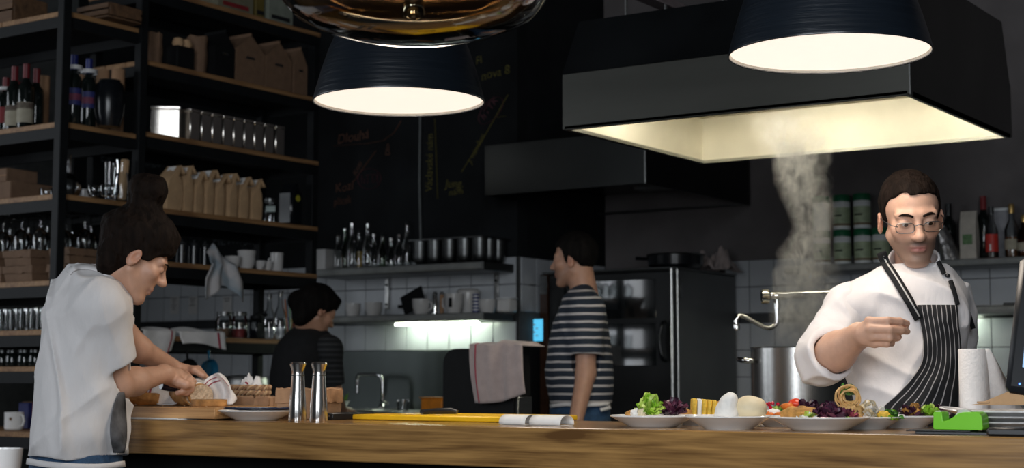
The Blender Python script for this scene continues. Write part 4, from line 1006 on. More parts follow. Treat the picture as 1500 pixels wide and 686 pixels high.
t = thing('plastic_bag', 'clear plastic pouch standing between bottles', 'bag', (X_at(1470, 8.02, z), 8.03, z))
MB().box((0, 0, .125), (.11, .02, .25), .006).build('pouch', pm('plastic_film', (.3, .3, .32), .25, 0, .2, 20, .5, 20), t); box('pouch_seal', (0, 0, .255), (.115, .006, .02), M['plastic_white'], t, .001)
for i, (px, Y, h, lb) in enumerate(((1484, 7.93, .26, 'clear brandy bottle with gold top on the wall shelf'), (1502, 7.9, .2, 'amber bottle at the end of the wall shelf'))):
    t = thing('spirit_bottle', lb, 'bottle', (X_at(px, Y, z), Y, z), 0, 'bottles on the right-hand wall shelf')
    lathe('glass', [(0, .002), (.036, .002), (.038, .01), (.038, h*.55), (.015, h*.74), (.013, h*.95)], M['glass'] if i == 0 else M['glass_amber'], t, n=22, cap=False); lathe('drink', [(0, .005), (.035, .005), (.035, h*.4), (0, h*.4)], pm('drink_%d' % i, (.12, .045, .012), .1), t, n=18)
    lathe('stopper', [(.015, h*.86), (.016, h*1.0), (.013, h*1.04), (0, h*1.05)], pm('gold_foil_%d' % i, (.5, .33, .12), .3, .8), t, n=14); lathe('label', [(.0385, h*.15), (.0385, h*.35)], M['lab_cream'], t, n=22, cap=False)
z = 1.533
t = thing('kitchen_knife', 'black-handled knife lying on the right-hand lower shelf', 'knife', (X_at(1470, 7.93, z), 7.93, z), rad(4)); box('blade', (-.07, 0, .004), (.14, .022, .003), M['steel'], t, .001); box('handle', (.055, 0, .008), (.11, .022, .015), M['plastic_black'], t, .004)
# ================================================================ stove, stockpot, pot filler
t = thing('stove', 'black steel stove under the large extractor hood', 'stove', (-2.35, 5.37, 0))
box('stove_body', (0, 0, .43), (1.15, .85, .86), M['black_steel'], t, .006); box('hob_top', (0, 0, .885), (1.17, .87, .03), M['steel_dark'], t, .004)
for sx in (-.3, .3):
    for sy in (-.2, .2): lathe('burner', [(.05, .9), (.09, .9), (.09, .908), (.05, .908)], M['black_matte'], t, (sx, sy, 0), 20, cap=False)
pp = at_d(1174, 509, 5.6)
pot = thing('stockpot', 'tall steaming stainless steel stockpot on the stove', 'pot', (pp[0], pp[1], .909))
pr_ = .178; ph = pp[2]-.909
M['pot_steel'] = pm('pot_steel', (.4, .39, .375), .27, 1, .05, 3, .02, 60)
lathe('pot_wall', [(0, 0), (pr_-.01, 0), (pr_, .01), (pr_, ph-.004), (pr_+.004, ph), (pr_-.003, ph), (pr_-.004, .012), (0, .01)], M['pot_steel'], pot, n=64, cap=False)
lathe('broth', [(0, ph-.05), (pr_-.005, ph-.05)], pm('broth', (.2, .14, .07), .2), pot, n=40, cap=False)
for sgn in (-1, 1):
    hd = MB().tube(bez([(sgn*(pr_-.002), 0, 0) if False else (sgn*(pr_), -.055, 0), (sgn*(pr_+.03), -.05, .004), (sgn*(pr_+.045), 0, .008), (sgn*(pr_+.03), .05, .004), (sgn*pr_, .055, 0)], 6), .008, 10)
    o = hd.build('pot_handle', M['chrome'], pot, (0, 0, ph-.05)); o.rotation_euler = (0, 0, YAW)
d5 = 5.95
def at5(px, py, dd=0): return Vector(at_d(px, py, d5+dd))
base = at5(1330, 500); fl = thing('pot_filler_tap', 'chrome pot filler tap arm reaching over the stockpot', 'tap', (base.x, base.y, .9015))
def L5(px, py, dd=0): return tuple(at5(px, py, dd)-Vector(fl.location))
tube('supply_pipe', [L5(1150, 432.5), L5(1210, 430), L5(1300, 426), L5(1330, 425)], .0155, M['chrome'], fl, 16)
tube('riser', [L5(1330, 424), (0, 0, .0)], .0155, M['chrome'], fl, 12)
tube('valve_body', [L5(1128, 433), L5(1138, 433.5), L5(1152, 433)], [.012, .019, .016], M['chrome'], fl, 16)
kn = tube('valve_knob', [L5(1115, 434.5), L5(1118, 434.5), L5(1126, 434.2), L5(1129, 434)], [.018, .024, .024, .015], M['chrome'], fl, 14)
for k in range(6):
    a = k*math.pi/3; c0 = Vector(L5(1121, 434.4)); e = Vector((RT[0]*0, 0, 1)); 
    off = Vector((FW[0], FW[1], 0))*math.cos(a)*.024+Vector((0, 0, 1))*math.sin(a)*.024
    tube('knob_lobe', [c0+off-Vector((RT[0], RT[1], 0))*.012, c0+off+Vector((RT[0], RT[1], 0))*.012], .007, M['chrome'], kn, 8)
tube('swivel', [L5(1138, 437), L5(1138.5, 446), L5(1138.5, 452)], [.011, .013, .012], M['chrome'], fl, 14)
tube('spout', bez([L5(1138, 447), L5(1138.5, 462), L5(1138, 472), L5(1132, 479), L5(1122, 480), L5(1100, 469), L5(1089, 463.5), L5(1082, 464), L5(1078, 470), L5(1078.5, 476)], 6), .0095, M['chrome'], fl, 14)
tube('nozzle', [L5(1078.5, 475), L5(1079, 478), L5(1079.3, 484)], [.011, .0135, .012], M['chrome'], fl, 14)
# ================================================================ black cart with towel
yc = 5.05
x0, x1 = X_at(649, yc, 1.2), X_at(752, yc, 1.2); zt = 1.287
t = thing('service_cart', 'black rounded equipment cart with a towel over it', 'cart', ((x0+x1)/2, yc, 0))
w = x1-x0; poly = [(-w/2, .05), (w/2, .05), (w/2, zt)]+[(-w/2+.06-.06*math.sin(q), zt-.06+.06*math.cos(q)) for q in [rad(i*15) for i in range(7)]]
MB().prism(poly, .12).build('cart_body', M['black_matte'], t, sharp=30); box('side_rail', (w/2+.008, .06, .6), (.014, .1, 1.0), M['steel_dark'], t, .003)
for sx in (-1, 1):
    for sy in (.03, .09): lathe('castor', [(0, 0), (.02, .002), (.025, .025), (.02, .05), (0, .052)], M['plastic_black'], t, (sx*(w/2-.05), sy, 0), 12)
tw = thing('hanging_towel', 'grey-pink towel with thin red stripe hung over the black cart', 'towel', ((x0+x1)/2, yc, zt))
ta, tb = X_at(688, yc-.02, zt)-(x0+x1)/2, X_at(766, yc-.02, zt)-(x0+x1)/2
G = []
for i in range(41):
    u = i/40; row = []
    for j in range(31):
        v = j/30; fd = .010*math.sin(u*11+v*2.2)+.006*math.sin(u*23+1)
        x = ta+(tb-ta)*u+.012*math.sin(v*4)*(u-.5)+.03*max(0, v-.3)
        if v < .3: y = .2-.7*v*1.0+0; zz = .012+fd*.4+.012*math.sin(u*3); y = .135-(v/.3)*.15
        else: y = -.017-.012*math.sin((v-.3)*4)+fd*.8-.006; zz = .012-(v-.3)/.7*(.215-.035*u+.02*math.sin(u*2.5+.4))+fd*.2*(v < .4)
        row.append((x, y, zz))
    G.append(row)
cloth('towel_cloth', G, M['linen_grey'], tw, .005)
S_ = [[(p[0], p[1]-.0035, p[2]+.001) for p in G[q]] for q in (5, 6)]
cloth('red_stripe', S_, M['red_stripe'], tw, .002)
# ================================================================ implicit surfaces for organic shapes
def vnoise(x, y, z, seed=0):
    xi, yi, zi = np.floor(x).astype(np.int32), np.floor(y).astype(np.int32), np.floor(z).astype(np.int32)
    fx, fy, fz = x-xi, y-yi, z-zi
    fx, fy, fz = fx*fx*(3-2*fx), fy*fy*(3-2*fy), fz*fz*(3-2*fz)
    def h(a, b, c):
        n = (a*374761393+b*668265263+c*1274126177+seed*974711) & 0xffffffff
        n = ((n ^ (n >> 13))*1103515245) & 0xffffffff
        return ((n ^ (n >> 16)) & 0xffff)/32767.5-1
    xi, yi, zi = xi.astype(np.int64), yi.astype(np.int64), zi.astype(np.int64)
    r = 0
    for a in (0, 1):
        for b in (0, 1):
            for c in (0, 1):
                r = r + h(xi+a, yi+b, zi+c)*(fx if a else 1-fx)*(fy if b else 1-fy)*(fz if c else 1-fz)
    return r
class SDF:
    def __init__(s, lo, hi, res):
        s.lo = np.array(lo, float); s.res = res; s.n = np.ceil((np.array(hi)-s.lo)/res).astype(int)+1
        s.d = np.full(s.n, 1.0, np.float32)
    def copy(s):
        c = SDF.__new__(SDF); c.lo, c.res, c.n, c.d = s.lo, s.res, s.n, s.d.copy(); return c
    def sl(s, lo, hi):
        i0 = np.clip(np.floor((np.array(lo)-s.lo)/s.res).astype(int), 0, s.n-1); i1 = np.clip(np.ceil((np.array(hi)-s.lo)/s.res).astype(int)+1, i0+1, s.n)
        ax = [(s.lo[k]+s.res*np.arange(i0[k], i1[k])).astype(np.float32) for k in range(3)]
        return tuple(slice(a, b) for a, b in zip(i0, i1)), ax[0][:, None, None], ax[1][None, :, None], ax[2][None, None, :]
    def op(s, f, lo, hi, k=.01, mode='add'):
        p = k+4*s.res; sl, X, Y, Z = s.sl(np.array(lo)-p, np.array(hi)+p)
        d = f(X, Y, Z); a = s.d[sl]
        if mode == 'add':
            h = np.clip(.5+.5*(a-d)/k, 0, 1); s.d[sl] = a*(1-h)+d*h-k*h*(1-h)
        else:
            d = -d; h = np.clip(.5-.5*(a-d)/k, 0, 1); s.d[sl] = a*(1-h)+d*h+k*h*(1-h)
        return s
    def ell(s, c, r, R=None, k=.01, mode='add'):
        c = np.array(c, float); r = np.array(r, float); m = r.max()
        def f(X, Y, Z):
            x, y, z = X-c[0], Y-c[1], Z-c[2]
            if R is not None: x, y, z = (R[0, 0]*x+R[1, 0]*y+R[2, 0]*z, R[0, 1]*x+R[1, 1]*y+R[2, 1]*z, R[0, 2]*x+R[1, 2]*y+R[2, 2]*z)
            k0 = np.sqrt((x/r[0])**2+(y/r[1])**2+(z/r[2])**2); k1 = np.sqrt((x/r[0]**2)**2+(y/r[1]**2)**2+(z/r[2]**2)**2)+1e-9
            return k0*(k0-1)/k1
        return s.op(f, c-m, c+m, k, mode)
    def cone(s, a, b, ra, rb, k=.01, mode='add', flat=None, fs=1.0, cut=False):
        a = np.array(a, float); b = np.array(b, float); ba = b-a; L2 = ba@ba; L = math.sqrt(L2); m = max(ra, rb)
        if flat is not None: flat = np.array(flat, float); flat = flat/np.linalg.norm(flat)
        def f(X, Y, Z):
            x, y, z = X-a[0], Y-a[1], Z-a[2]
            t0 = (x*ba[0]+y*ba[1]+z*ba[2])/L2; t = np.clip(t0, 0, 1)
            x, y, z = x-t*ba[0], y-t*ba[1], z-t*ba[2]
            q = x*x+y*y+z*z
            if flat is not None:
                e = x*flat[0]+y*flat[1]+z*flat[2]; q = q-e*e+(e/fs)**2
            d = np.sqrt(q)-(ra+(rb-ra)*t)
            if cut: d = np.maximum(d, (t0-1)*L)
            return d
        return s.op(f, np.minimum(a, b)-m, np.maximum(a, b)+m, k, mode)
    def loft(s, rows, k=.01, mode='add', tw=None, sup=2.0, wr=None):
        """rows (z, cx, cy, rx, ry): stacked ellipses"""
        rows = np.array(sorted(rows), float); m = rows[:, 3:].max()
        lo = (rows[:, 1].min()-m, rows[:, 2].min()-m, rows[0, 0]); hi = (rows[:, 1].max()+m, rows[:, 2].max()+m, rows[-1, 0])
        def f(X, Y, Z):
            zz = np.asarray(Z).ravel(); sm = lambda c: _smooth(zz, rows[:, 0], rows[:, c])[None, None, :]
            cx, cy, rx, ry = sm(1), sm(2), sm(3), sm(4)
            x, y = X-cx, Y-cy
            if tw is not None:
                c_, s_ = math.cos(tw), math.sin(tw); x, y = c_*x+s_*y, -s_*x+c_*y
            q = (np.abs(x/rx)**sup+np.abs(y/ry)**sup)**(1/sup)
            d = (q-1)*np.minimum(rx, ry)
            if wr is not None: d = d+wr(X, Y, Z)
            return np.maximum(d, np.maximum(rows[0, 0]-Z, Z-rows[-1, 0]))
        return s.op(f, lo, hi, k, mode)
    def sample(s, P):
        q = (np.asarray(P)-s.lo)/s.res; i = np.clip(np.floor(q).astype(int), 0, s.n-2); f = np.clip(q-i, 0, 1); r = 0
        for a in (0, 1):
            for b in (0, 1):
                for c in (0, 1):
                    w = (f[..., 0] if a else 1-f[..., 0])*(f[..., 1] if b else 1-f[..., 1])*(f[..., 2] if c else 1-f[..., 2])
                    r = r + w*s.d[i[..., 0]+a, i[..., 1]+b, i[..., 2]+c]
        return r
    def mesh(s, name):
        d = s.d; ins = d < 0; n = np.array(d.shape)-1
        cnt = np.zeros(n, np.int8)
        for a in (0, 1):
            for b in (0, 1):
                for c in (0, 1): cnt += ins[a:a+n[0], b:b+n[1], c:c+n[2]]
        act = (cnt > 0) & (cnt < 8); ii = np.argwhere(act); idx = np.full(n, -1, np.int64); idx[act] = np.arange(len(ii))
        acc = np.zeros((len(ii), 3)); num = np.zeros(len(ii))
        cs = [(a, b, c) for a in (0, 1) for b in (0, 1) for c in (0, 1)]
        for p in cs:
            for ax in range(3):
                if p[ax]: continue
                q = list(p); q[ax] = 1
                va = d[ii[:, 0]+p[0], ii[:, 1]+p[1], ii[:, 2]+p[2]]; vb = d[ii[:, 0]+q[0], ii[:, 1]+q[1], ii[:, 2]+q[2]]
                m = (va < 0) != (vb < 0); t = np.where(m, va/(va-vb+1e-12), 0)
                e = np.array(p, float)[None, :].repeat(len(ii), 0); e[:, ax] = t
                acc += e*m[:, None]; num += m
        V = s.lo+s.res*(ii+acc/np.maximum(num, 1)[:, None]); F_ = []
        for ax in range(3):
            o1, o2 = (ax+1) % 3, (ax+2) % 3
            A = np.moveaxis(ins, (ax, o1, o2), (0, 1, 2)); Ix = np.moveaxis(idx, (ax, o1, o2), (0, 1, 2))
            ch = A[:-1, 1:-1, 1:-1] != A[1:, 1:-1, 1:-1]; g = np.argwhere(ch)
            if not len(g): continue
            i, j, k = g[:, 0], g[:, 1], g[:, 2]
            q = np.stack([Ix[i, j, k], Ix[i, j+1, k], Ix[i, j+1, k+1], Ix[i, j, k+1]], 1)
            fl = ~A[i, j+1, k+1]
            q[fl] = q[fl][:, ::-1]; F_.append(q)
        Fq = np.concatenate(F_); Fq = Fq[(Fq >= 0).all(1)]
        me = bpy.data.meshes.new(name)
        me.vertices.add(len(V)); me.vertices.foreach_set('co', V.astype(np.float32).ravel())
        me.loops.add(len(Fq)*4); me.loops.foreach_set('vertex_index', Fq.astype(np.int32).ravel())
        me.polygons.add(len(Fq)); me.polygons.foreach_set('loop_start', np.arange(0, len(Fq)*4, 4, dtype=np.int32))
        me.polygons.foreach_set('use_smooth', np.ones(len(Fq), bool)); me.update(calc_edges=True); me.validate()
        return me
def _smooth(z, zs, vs):
    """monotone-ish cubic interpolation"""
    m = np.gradient(vs, zs); i = np.clip(np.searchsorted(zs, z)-1, 0, len(zs)-2); h = zs[i+1]-zs[i]; t = np.clip((z-zs[i])/h, 0, 1)
    return ((2*t**3-3*t**2+1)*vs[i]+(t**3-2*t**2+t)*h*m[i]+(-2*t**3+3*t**2)*vs[i+1]+(t**3-t**2)*h*m[i+1]).astype(np.float32)

# ================================================================ things on the counter
def cpos(px, Y, z=CT): return (X_at(px, Y, z), Y, z)
# pepper mills
for i, px in enumerate((435.5, 466.5)):
    t = thing('pepper_mill', ('brushed steel pepper mill' if i == 0 else 'brushed steel salt mill')+(' standing beside the white plates' if i == 0 else ' beside the kraft paper basket'), 'mill', cpos(px, 3.335), 0, 'steel mills on the counter')
    lathe('mill_body', [(0, 0), (.0245, 0), (.0255, .004), (.0235, .05), (.0195, .1), (.0178, .128)], M['steel_sat'], t, n=32, cap=False)
    lathe('mill_head', [(.0178, .1285), (.0172, .134), (.0185, .145), (.0225, .156), (.0235, .159), (.021, .164), (.01, .1655), (0, .166)], M['steel_sat'], t, n=32, cap=False)
    lathe('joint_ring', [(.0182, .1268), (.0186, .1285), (.0182, .13)], M['steel_dark'], t, n=32, cap=False)
# plates by the mills
def plate_prof(r, h): return [(0, .0), (r*.5, 0), (r*.55, .0), (r*.6, h*.15), (r*.8, h*.55), (r, h), (r, h+.003), (r*.93, h*.95), (r*.72, h*.5), (r*.55, h*.28), (0, h*.26)]
def plate(label, px, Y, r, h, z=CT, group=None, mat=None, nm='dinner_plate', px_is=True):
    t = thing(nm, label, 'plate', cpos(px, Y, z) if px_is else (px, Y, z), 0, group)
    lathe('plate_dish', plate_prof(r, h), mat or M['white_cer'], t, n=64, cap=False)
    MB().tube([(r*math.cos(a), r*math.sin(a), h+.0015) for a in [2*math.pi*i/64 for i in range(64)]], .0022, 6, True).build('plate_rim', mat or M['white_cer'], t)
    lathe('foot_ring', [(r*.5, 0), (r*.53, 0), (r*.53, .004), (r*.5, .004)], mat or M['white_cer'], t, n=40, cap=False)
    return t
plate('deep white plate beside the steel mills', 376, 3.385, .108, .026)
t = thing('enamel_plate', 'small white enamel plate with navy rim resting on the deep plate', 'plate', cpos(381, 3.385, CT+.0295)); lathe('plate_dish', [(0, 0), (.07, 0), (.102, .004), (.102, .006), (.068, .003), (0, .003)], M['white_cer'], t, n=48, cap=False); MB().tube([(.102*math.cos(a), .102*math.sin(a), .005) for a in [2*math.pi*i/48 for i in range(48)]], .0028, 6, True).build('navy_rim', M['navy_enamel'], t)
# bread board
bx0, bx1 = X_at(150, 3.325, CT), X_at(314, 3.325, CT)
brd = thing('bread_board', 'thick wooden bread board with crumbs under the loaf', 'board', ((bx0+bx1)/2, 3.49, CT+.0035))
for k in range(5): box('stave', (0, -.132+.066*k, .016), (bx1-bx0, .0645, .032), M['boardwood'], brd, .0015)
for k in range(14): MB().lathe([(0, 0), (.002, .001), (.0025, .003), (0, .004)], 6).build('crumb', M['kraft_light'], brd, (R_.uniform(-.02, .2), R_.uniform(-.16, -.02), .032))
t = thing('steel_tray', 'thin pale tray edge under the bread board', 'tray', (X_at(262, 3.4, CT), 3.47, CT)); box('tray_sheet', (0, 0, .0015), (.2, .34, .003), M['plastic_white'], t, .001); tube('tray_lip', [(-.098, -.171, .0025), (.098, -.171, .0025)], .0025, M['plastic_white'], t, 6)
BZ = CT+.0365
M['crust'] = pm('bread_crust', (.34, .16, .045), .75, 0, .45, 28, .5, 60); M['crumbm'] = pm('bread_crumb', (.52, .4, .28), .9, 0, .25, 90, .8, 110)
def bread(name, label, loc, rz, L, r, cut0=True, seed=1, parts=True, rot=None):
    t = thing(name, label, 'bread', loc, rz)
    s = SDF((-L/2-.02, -r*1.4, -.005), (L/2+.02, r*1.4, r*2.1), .0032)
    def f(X, Y, Z):
        e = np.clip((np.abs(X)-L*.18)/(L*.42), 0, 1); k = np.sqrt(np.maximum(1-e*e*.75, .1))
        if cut0: k = np.where(X > 0, np.ones_like(X), k)
        d = (np.sqrt((Y/(r*1.1))**2+((Z-r*.82)/(r*.86))**2)-k)*r
        d = d+.0025*vnoise(X*60, Y*60, Z*60, seed)+.0022*np.sin(X*95+Y*30)*np.clip(Z/r-.9, 0, 1)
        return np.maximum(np.maximum(d, np.abs(X)-L/2), -Z+.0005)
    s.op(f, (-L/2, -r*1.3, 0), (L/2, r*1.3, 2*r)); mobj('crust', s.mesh('crust'), M['crust'], t)
    if cut0:
        G = [[(L/2+.0006-.001*abs(mnoise.noise((a*3, q*9, 2))), q*r*1.02*math.cos(a), r*.82+q*r*.80*math.sin(a)) for q in [j/8 for j in range(9)]] for a in [2*math.pi*i/28 for i in range(28)]]
        G = [[(x, y, max(z_, .004)) for x, y, z_ in row] for row in G]
        MB().grid(G, True).build('cut_face', M['crumbm'], t, sharp=60)
    return t
fx, fy = X_at(293, 3.47, BZ+.03), 3.47
ang = math.atan2(RT[1]*.62-FW[1]*.78, RT[0]*.62-FW[0]*.78)
Lf = .17
bread('bread_loaf', 'half-sliced brown loaf held on the bread board', (fx-math.cos(ang)*(Lf/2+.016), fy-math.sin(ang)*(Lf/2+.016), BZ), ang, Lf, .04)
bread('bread_slice', 'upright slice of brown bread just cut from the loaf', (fx, fy, BZ), ang+.12, .018, .04, seed=5)
bread('bread_heel', 'crusty bread heel lying beside the woman', (X_at(207, 3.42, BZ), 3.42, BZ), rad(28), .115, .024, cut0=False, seed=8)
# slice lying flat
t = thing('bread_slice', 'slice of brown bread lying flat in front of the towel', 'bread', (X_at(306, 3.40, BZ), 3.40, BZ), rad(20))
s = SDF((-.07, -.05, -.004), (.07, .05, .03), .003)
s.op(lambda X, Y, Z: np.maximum((np.sqrt((X/.055)**2+(Y/.036)**2)-1)*.036+.0018*vnoise(X*60, Y*60, Z*60, 3), np.abs(Z-.0115)-.0105), (-.06, -.04, 0), (.06, .04, .024), .006)
mobj('crust', s.mesh('crust'), M['crust'], t)
MB().grid([[(.05*q*math.cos(a), .032*q*math.sin(a), .0225+.0006*mnoise.noise((a*4, q*9, 1))) for q in [j/6 for j in range(7)]] for a in [2*math.pi*i/24 for i in range(24)]], True).build('crumb_face', M['crumbm'], t, sharp=60)
# bread knife
kp = Vector(at_d(283, 566, 4.86)); kr = thing('bread_knife', 'bread knife with navy handle cutting through the loaf', 'knife', kp)
kd = Vector((RT[0], RT[1], 0)).lerp(Vector((FW[0], FW[1], 0)), .12).normalized()
def kl(px, py, dd=0): return Vector(at_d(px, py, 4.85+dd))-kp
mb = MB(); A, B = kl(255, 566.5, -.02), kl(328, 560.5, .07); dn = Vector((0, 0, -1))
mb.add([A+Vector((0, 0, .012)), B+Vector((0, 0, .004)), B-Vector((0, 0, .012)), A-Vector((0, 0, .016))], [(0, 1, 2, 3)])
solid(mb.build('blade', M['steel'], kr), .002, 0)
tube('handle', [kl(236, 565, -.06), kl(246, 567, -.045), kl(258, 568.5, -.03)], [.012, .0135, .012], M['navy_enamel'], kr, 12)
# towel around the bread
def fold_sheet(name, mat, parent, fn, n=34, m=34, th=.0035):
    G = [[fn(i/(n-1), j/(m-1)) for j in range(m)] for i in range(n)]
    return cloth(name, G, mat, parent, th), G
def stripes(G, mat, parent, idx, along='i', dz=.003, nm='red_stripe', a=0, b=None):
    for q in idx:
        if along == 'i': S_ = [[(p[0]-FW[0]*dz, p[1]-FW[1]*dz, p[2]+dz*.4) for p in row[a:b]] for row in (G[q], G[q+1])]
        else: S_ = [[(G[i][j][0]-FW[0]*dz, G[i][j][1]-FW[1]*dz, G[i][j][2]+dz*.4) for i in range(a, b or len(G))] for j in (q, q+1)]
        cloth(nm, S_, mat, parent, .0015)
tp = Vector((X_at(318, 3.575, BZ), 3.575, BZ)); t = thing('tea_towel', 'white tea towel with red stripes standing folded behind the bread', 'towel', tp)
Rv = Vector((RT[0], RT[1], 0)); Fv = Vector((FW[0], FW[1], 0))
def f1(u, v):
    px = -.046+.098*u; h = .105*math.exp(-((u-.55)/.42)**2)+.012*math.sin(u*9)
    z_ = .004+h*math.sin(v*math.pi*.55); dep = .03*math.cos(v*3)+.012*math.sin(u*12+v*3)-.05*(1-v)
    p = Rv*(px+.01*math.sin(v*6))+Fv*dep; return (p.x, p.y, z_)
o, G = fold_sheet('towel_cloth', M['linen'], t, f1); stripes(G, M['red_stripe'], t, (16, 20), 'j', a=6, b=30)
tp = Vector((X_at(252, 3.52, BZ), 3.52, BZ)); t = thing('tea_towel', 'white tea towel with red stripe wrapped over the uncut end of the loaf', 'towel', tp)
def f2(u, v):
    px = -.095+.22*u; z_ = .006+(.082*math.sin(math.pi*min(1, v*1.05))**.7)*(1-.45*abs(u-.55)**1.4*2)+.006*math.sin(u*14+v*5)
    dep = .075-.16*v+.008*math.sin(u*11)
    p = Rv*px+Fv*dep; return (p.x, p.y, max(z_, .004))
o, G = fold_sheet('towel_cloth', M['linen'], t, f2); stripes(G, M['red_stripe'], t, (3, 5), 'i')
# wicker basket with cloth
bp = cpos(366, 3.81, CT); t = thing('wicker_basket', 'woven wicker bread basket behind the kraft basket', 'basket', bp)
for k in range(6):
    zz = .006+.017*k; rx, ry = .068+.0015*k, .04
    for ph in (0, 1):
        pts = [((rx+.0035*math.cos(a*14+ph*math.pi))*math.cos(a), (ry+.0035*math.cos(a*14+ph*math.pi))*math.sin(a), zz+.0045*math.sin(a*14+ph*math.pi)) for a in [2*math.pi*i/112 for i in range(112)]]
        MB().tube(pts, .0052, 5, True).build('woven_strand', M['kraft_light'] if ph else M['kraft'], t)
lathe('basket_base', [(0, .002), (.038, .002), (.038, .008), (0, .008)], M['kraft'], t, n=28)
t = thing('basket_cloth', 'white napkin with red marks bunched in the wicker basket', 'cloth', (bp[0], bp[1], CT+.075)); o = crumple('napkin', M['linen'], .1, .06, .055, 9, parent=t)
box('red_mark', (.012, -.03, .03), (.014, .003, .006), M['red_stripe'], t, .001, (0, rad(20), 0))
kraft_basket('kraft paper basket with folded rim in front of the wicker basket', cpos(380, 3.712), rad(2), .135, .085, .062, M['kraft'], None, 31)
kraft_basket('crumpled kraft paper basket standing behind the steel mills', cpos(453, 3.56), rad(18), .155, .12, .09, M['kraft'], None, 47)
# yellow cutting board and knife
x0, x1 = X_at(514, 3.56, CT), X_at(757, 3.56, CT); t = thing('cutting_board', 'bright yellow plastic cutting board', 'board', ((x0+x1)/2, 3.72, CT)); MB().box((0, 0, .0085), (x1-x0, .31, .015), .003).build('board_slab', M['yellow'], t)
for sx in (-1, 1): box('rubber_foot', (sx*.16, -.1, .0006), (.02, .02, .0012), M['plastic_black'], t, 0)
kx = X_at(630, 3.66, CT); t = thing('chef_knife', 'chef knife with black handle lying on the yellow board', 'knife', (kx, 3.66, CT+.0165), rad(8)); mb = MB(); mb.add([(-.02, -.018, .003), (-.02, .012, .003), (-.12, .008, .003), (-.18, -.012, .003), (-.1, -.02, .003)], [(0, 1, 2, 3, 4)]); solid(mb.build('blade', M['steel'], t), .002, 0)
MB().tube([(-.03, 0, .007), (.02, 0, .01), (.07, 0, .0115), (.088, 0, .008)], [.007, .0085, .0095, .006], 10).build('handle', M['plastic_black'], t)
x = X_at(500, 3.6, CT); t = thing('knife_block', 'flat black slotted holder at the end of the yellow board', 'holder', (x, 3.62, CT)); box('holder_body', (0, 0, .01), (.07, .2, .02), M['plastic_black'], t, .003)
for k in range(4): box('slot', (-.02+.014*k, -.1004, .012), (.005, .002, .005), M['steel'], t, 0)
# folded paper price tents
for i, (a, b_) in enumerate(((737, 777), (781, 829))):
    x0, x1 = X_at(a, 3.42, CT), X_at(b_, 3.42, CT); t = thing('paper_tent', 'small folded white paper tent '+('next to the yellow board' if i == 0 else 'beside the salad plate'), 'card', ((x0+x1)/2, 3.43, CT), rad(-4)); w = x1-x0; G = []
    for q in range(15):
        a_ = math.pi*q/14; G.append([(xx, -.03*math.cos(a_), .002+.024*math.sin(a_)**.75) for xx in (-w/2, -w/4, 0, w/4, w/2)])
    cloth('folded_card', G, M['paper'], t, .0012); box('inner_card', (0, 0, .0008), (w*.98, .05, .001), M['paper'], t, 0)
# ---------------------------------------------------------------- plates of food
def leafy(name, label, loc, r, h, mat, seed, n=26, ruff=.35, cat='lettuce', rx=1.0):
    rr = random.Random(seed); t = thing(name, label, cat, loc, rr.uniform(0, 3)); half = [MB(), MB()]
    for q in range(n):
        mb = half[q % 2]
        a = rr.uniform(0, 2*math.pi); el = rr.uniform(.15, 1.35); L = 1.22*r*rr.uniform(.75, 1.1); w = L*rr.uniform(.55, .9)
        dr = Vector((math.cos(a)*math.cos(el)*rx, math.sin(a)*math.cos(el), math.sin(el)*h/r)); sd = Vector((-math.sin(a), math.cos(a), 0)); nr = dr.normalized().cross(sd)
        G = []
        for i in range(7):
            u = i/6; row = []
            for j in range(9):
                v = j/8*2-1; ww = w*.5*math.sin(math.pi*min(1, .12+u*.8))**.7
                rf = math.sin(v*9+u*5+q)*r*ruff*.35*u*(.4+abs(v))
                p = dr*L*(u*.95)+sd*ww*v+nr*(rf+.25*L*u*u*(-1 if rr.random() < 0 else 1)*.4); p.z = max(.001, p.z-.1*L*u*u)
                row.append(tuple(p))
            G.append(row)
        mb.grid(G)
    for k, mb in enumerate(half): o = mb.build('leaves', mat[k % len(mat)], t, sharp=80, fix=False); o['kind'] = 'stuff'
    return t
def blob(name, label, cat, loc, r, mat, seed=0, amp=.1, fr=3, rz=0, flat=True, res=16, sub=None):
    t = thing(name, label, cat, loc, rz); G = []
    for i in range(res*2):
        a = 2*math.pi*i/(res*2); row = []
        for j in range(res+1):
            b = math.pi*j/res-math.pi/2; d = Vector((math.cos(a)*math.cos(b), math.sin(a)*math.cos(b), math.sin(b)))
            k = 1+amp*mnoise.noise(d*fr+Vector((seed, seed*2, 0))); p = Vector((d.x*r[0]*k, d.y*r[1]*k, d.z*r[2]*k+r[2]))
            if flat: p.z = max(p.z, r[2]*.12)-r[2]*.12
            row.append(tuple(p))
        G.append(row)
    MB().grid(G, True).build('body', mat, t, sharp=80); 
    if sub: sub(t)
    return t
M['leaf'] = pm('lettuce_green', (.25, .5, .03), .4, 0, .35, 40); M['leaf2'] = pm('lettuce_pale', (.42, .58, .1), .4, 0, .3, 40); M['leafd'] = pm('leaf_dark_green', (.06, .2, .03), .4, 0, .4, 40)
M['radic'] = pm('radicchio', (.045, .012, .03), .35, 0, .5, 30); M['radic2'] = pm('radicchio_light', (.12, .03, .06), .35, 0, .5, 30)
M['toma'] = pm('tomato', (.6, .05, .02), .25, 0, .15, 30); M['carrot'] = pm('carrot', (.62, .16, .02), .45, 0, .2, 50); M['cheese'] = pm('cheese_white', (.78, .77, .74), .6, 0, .06, 40, .3, 60); M['mozz'] = pm('cheese_cream', (.72, .62, .42), .5, 0, .06, 20, .12, 40)
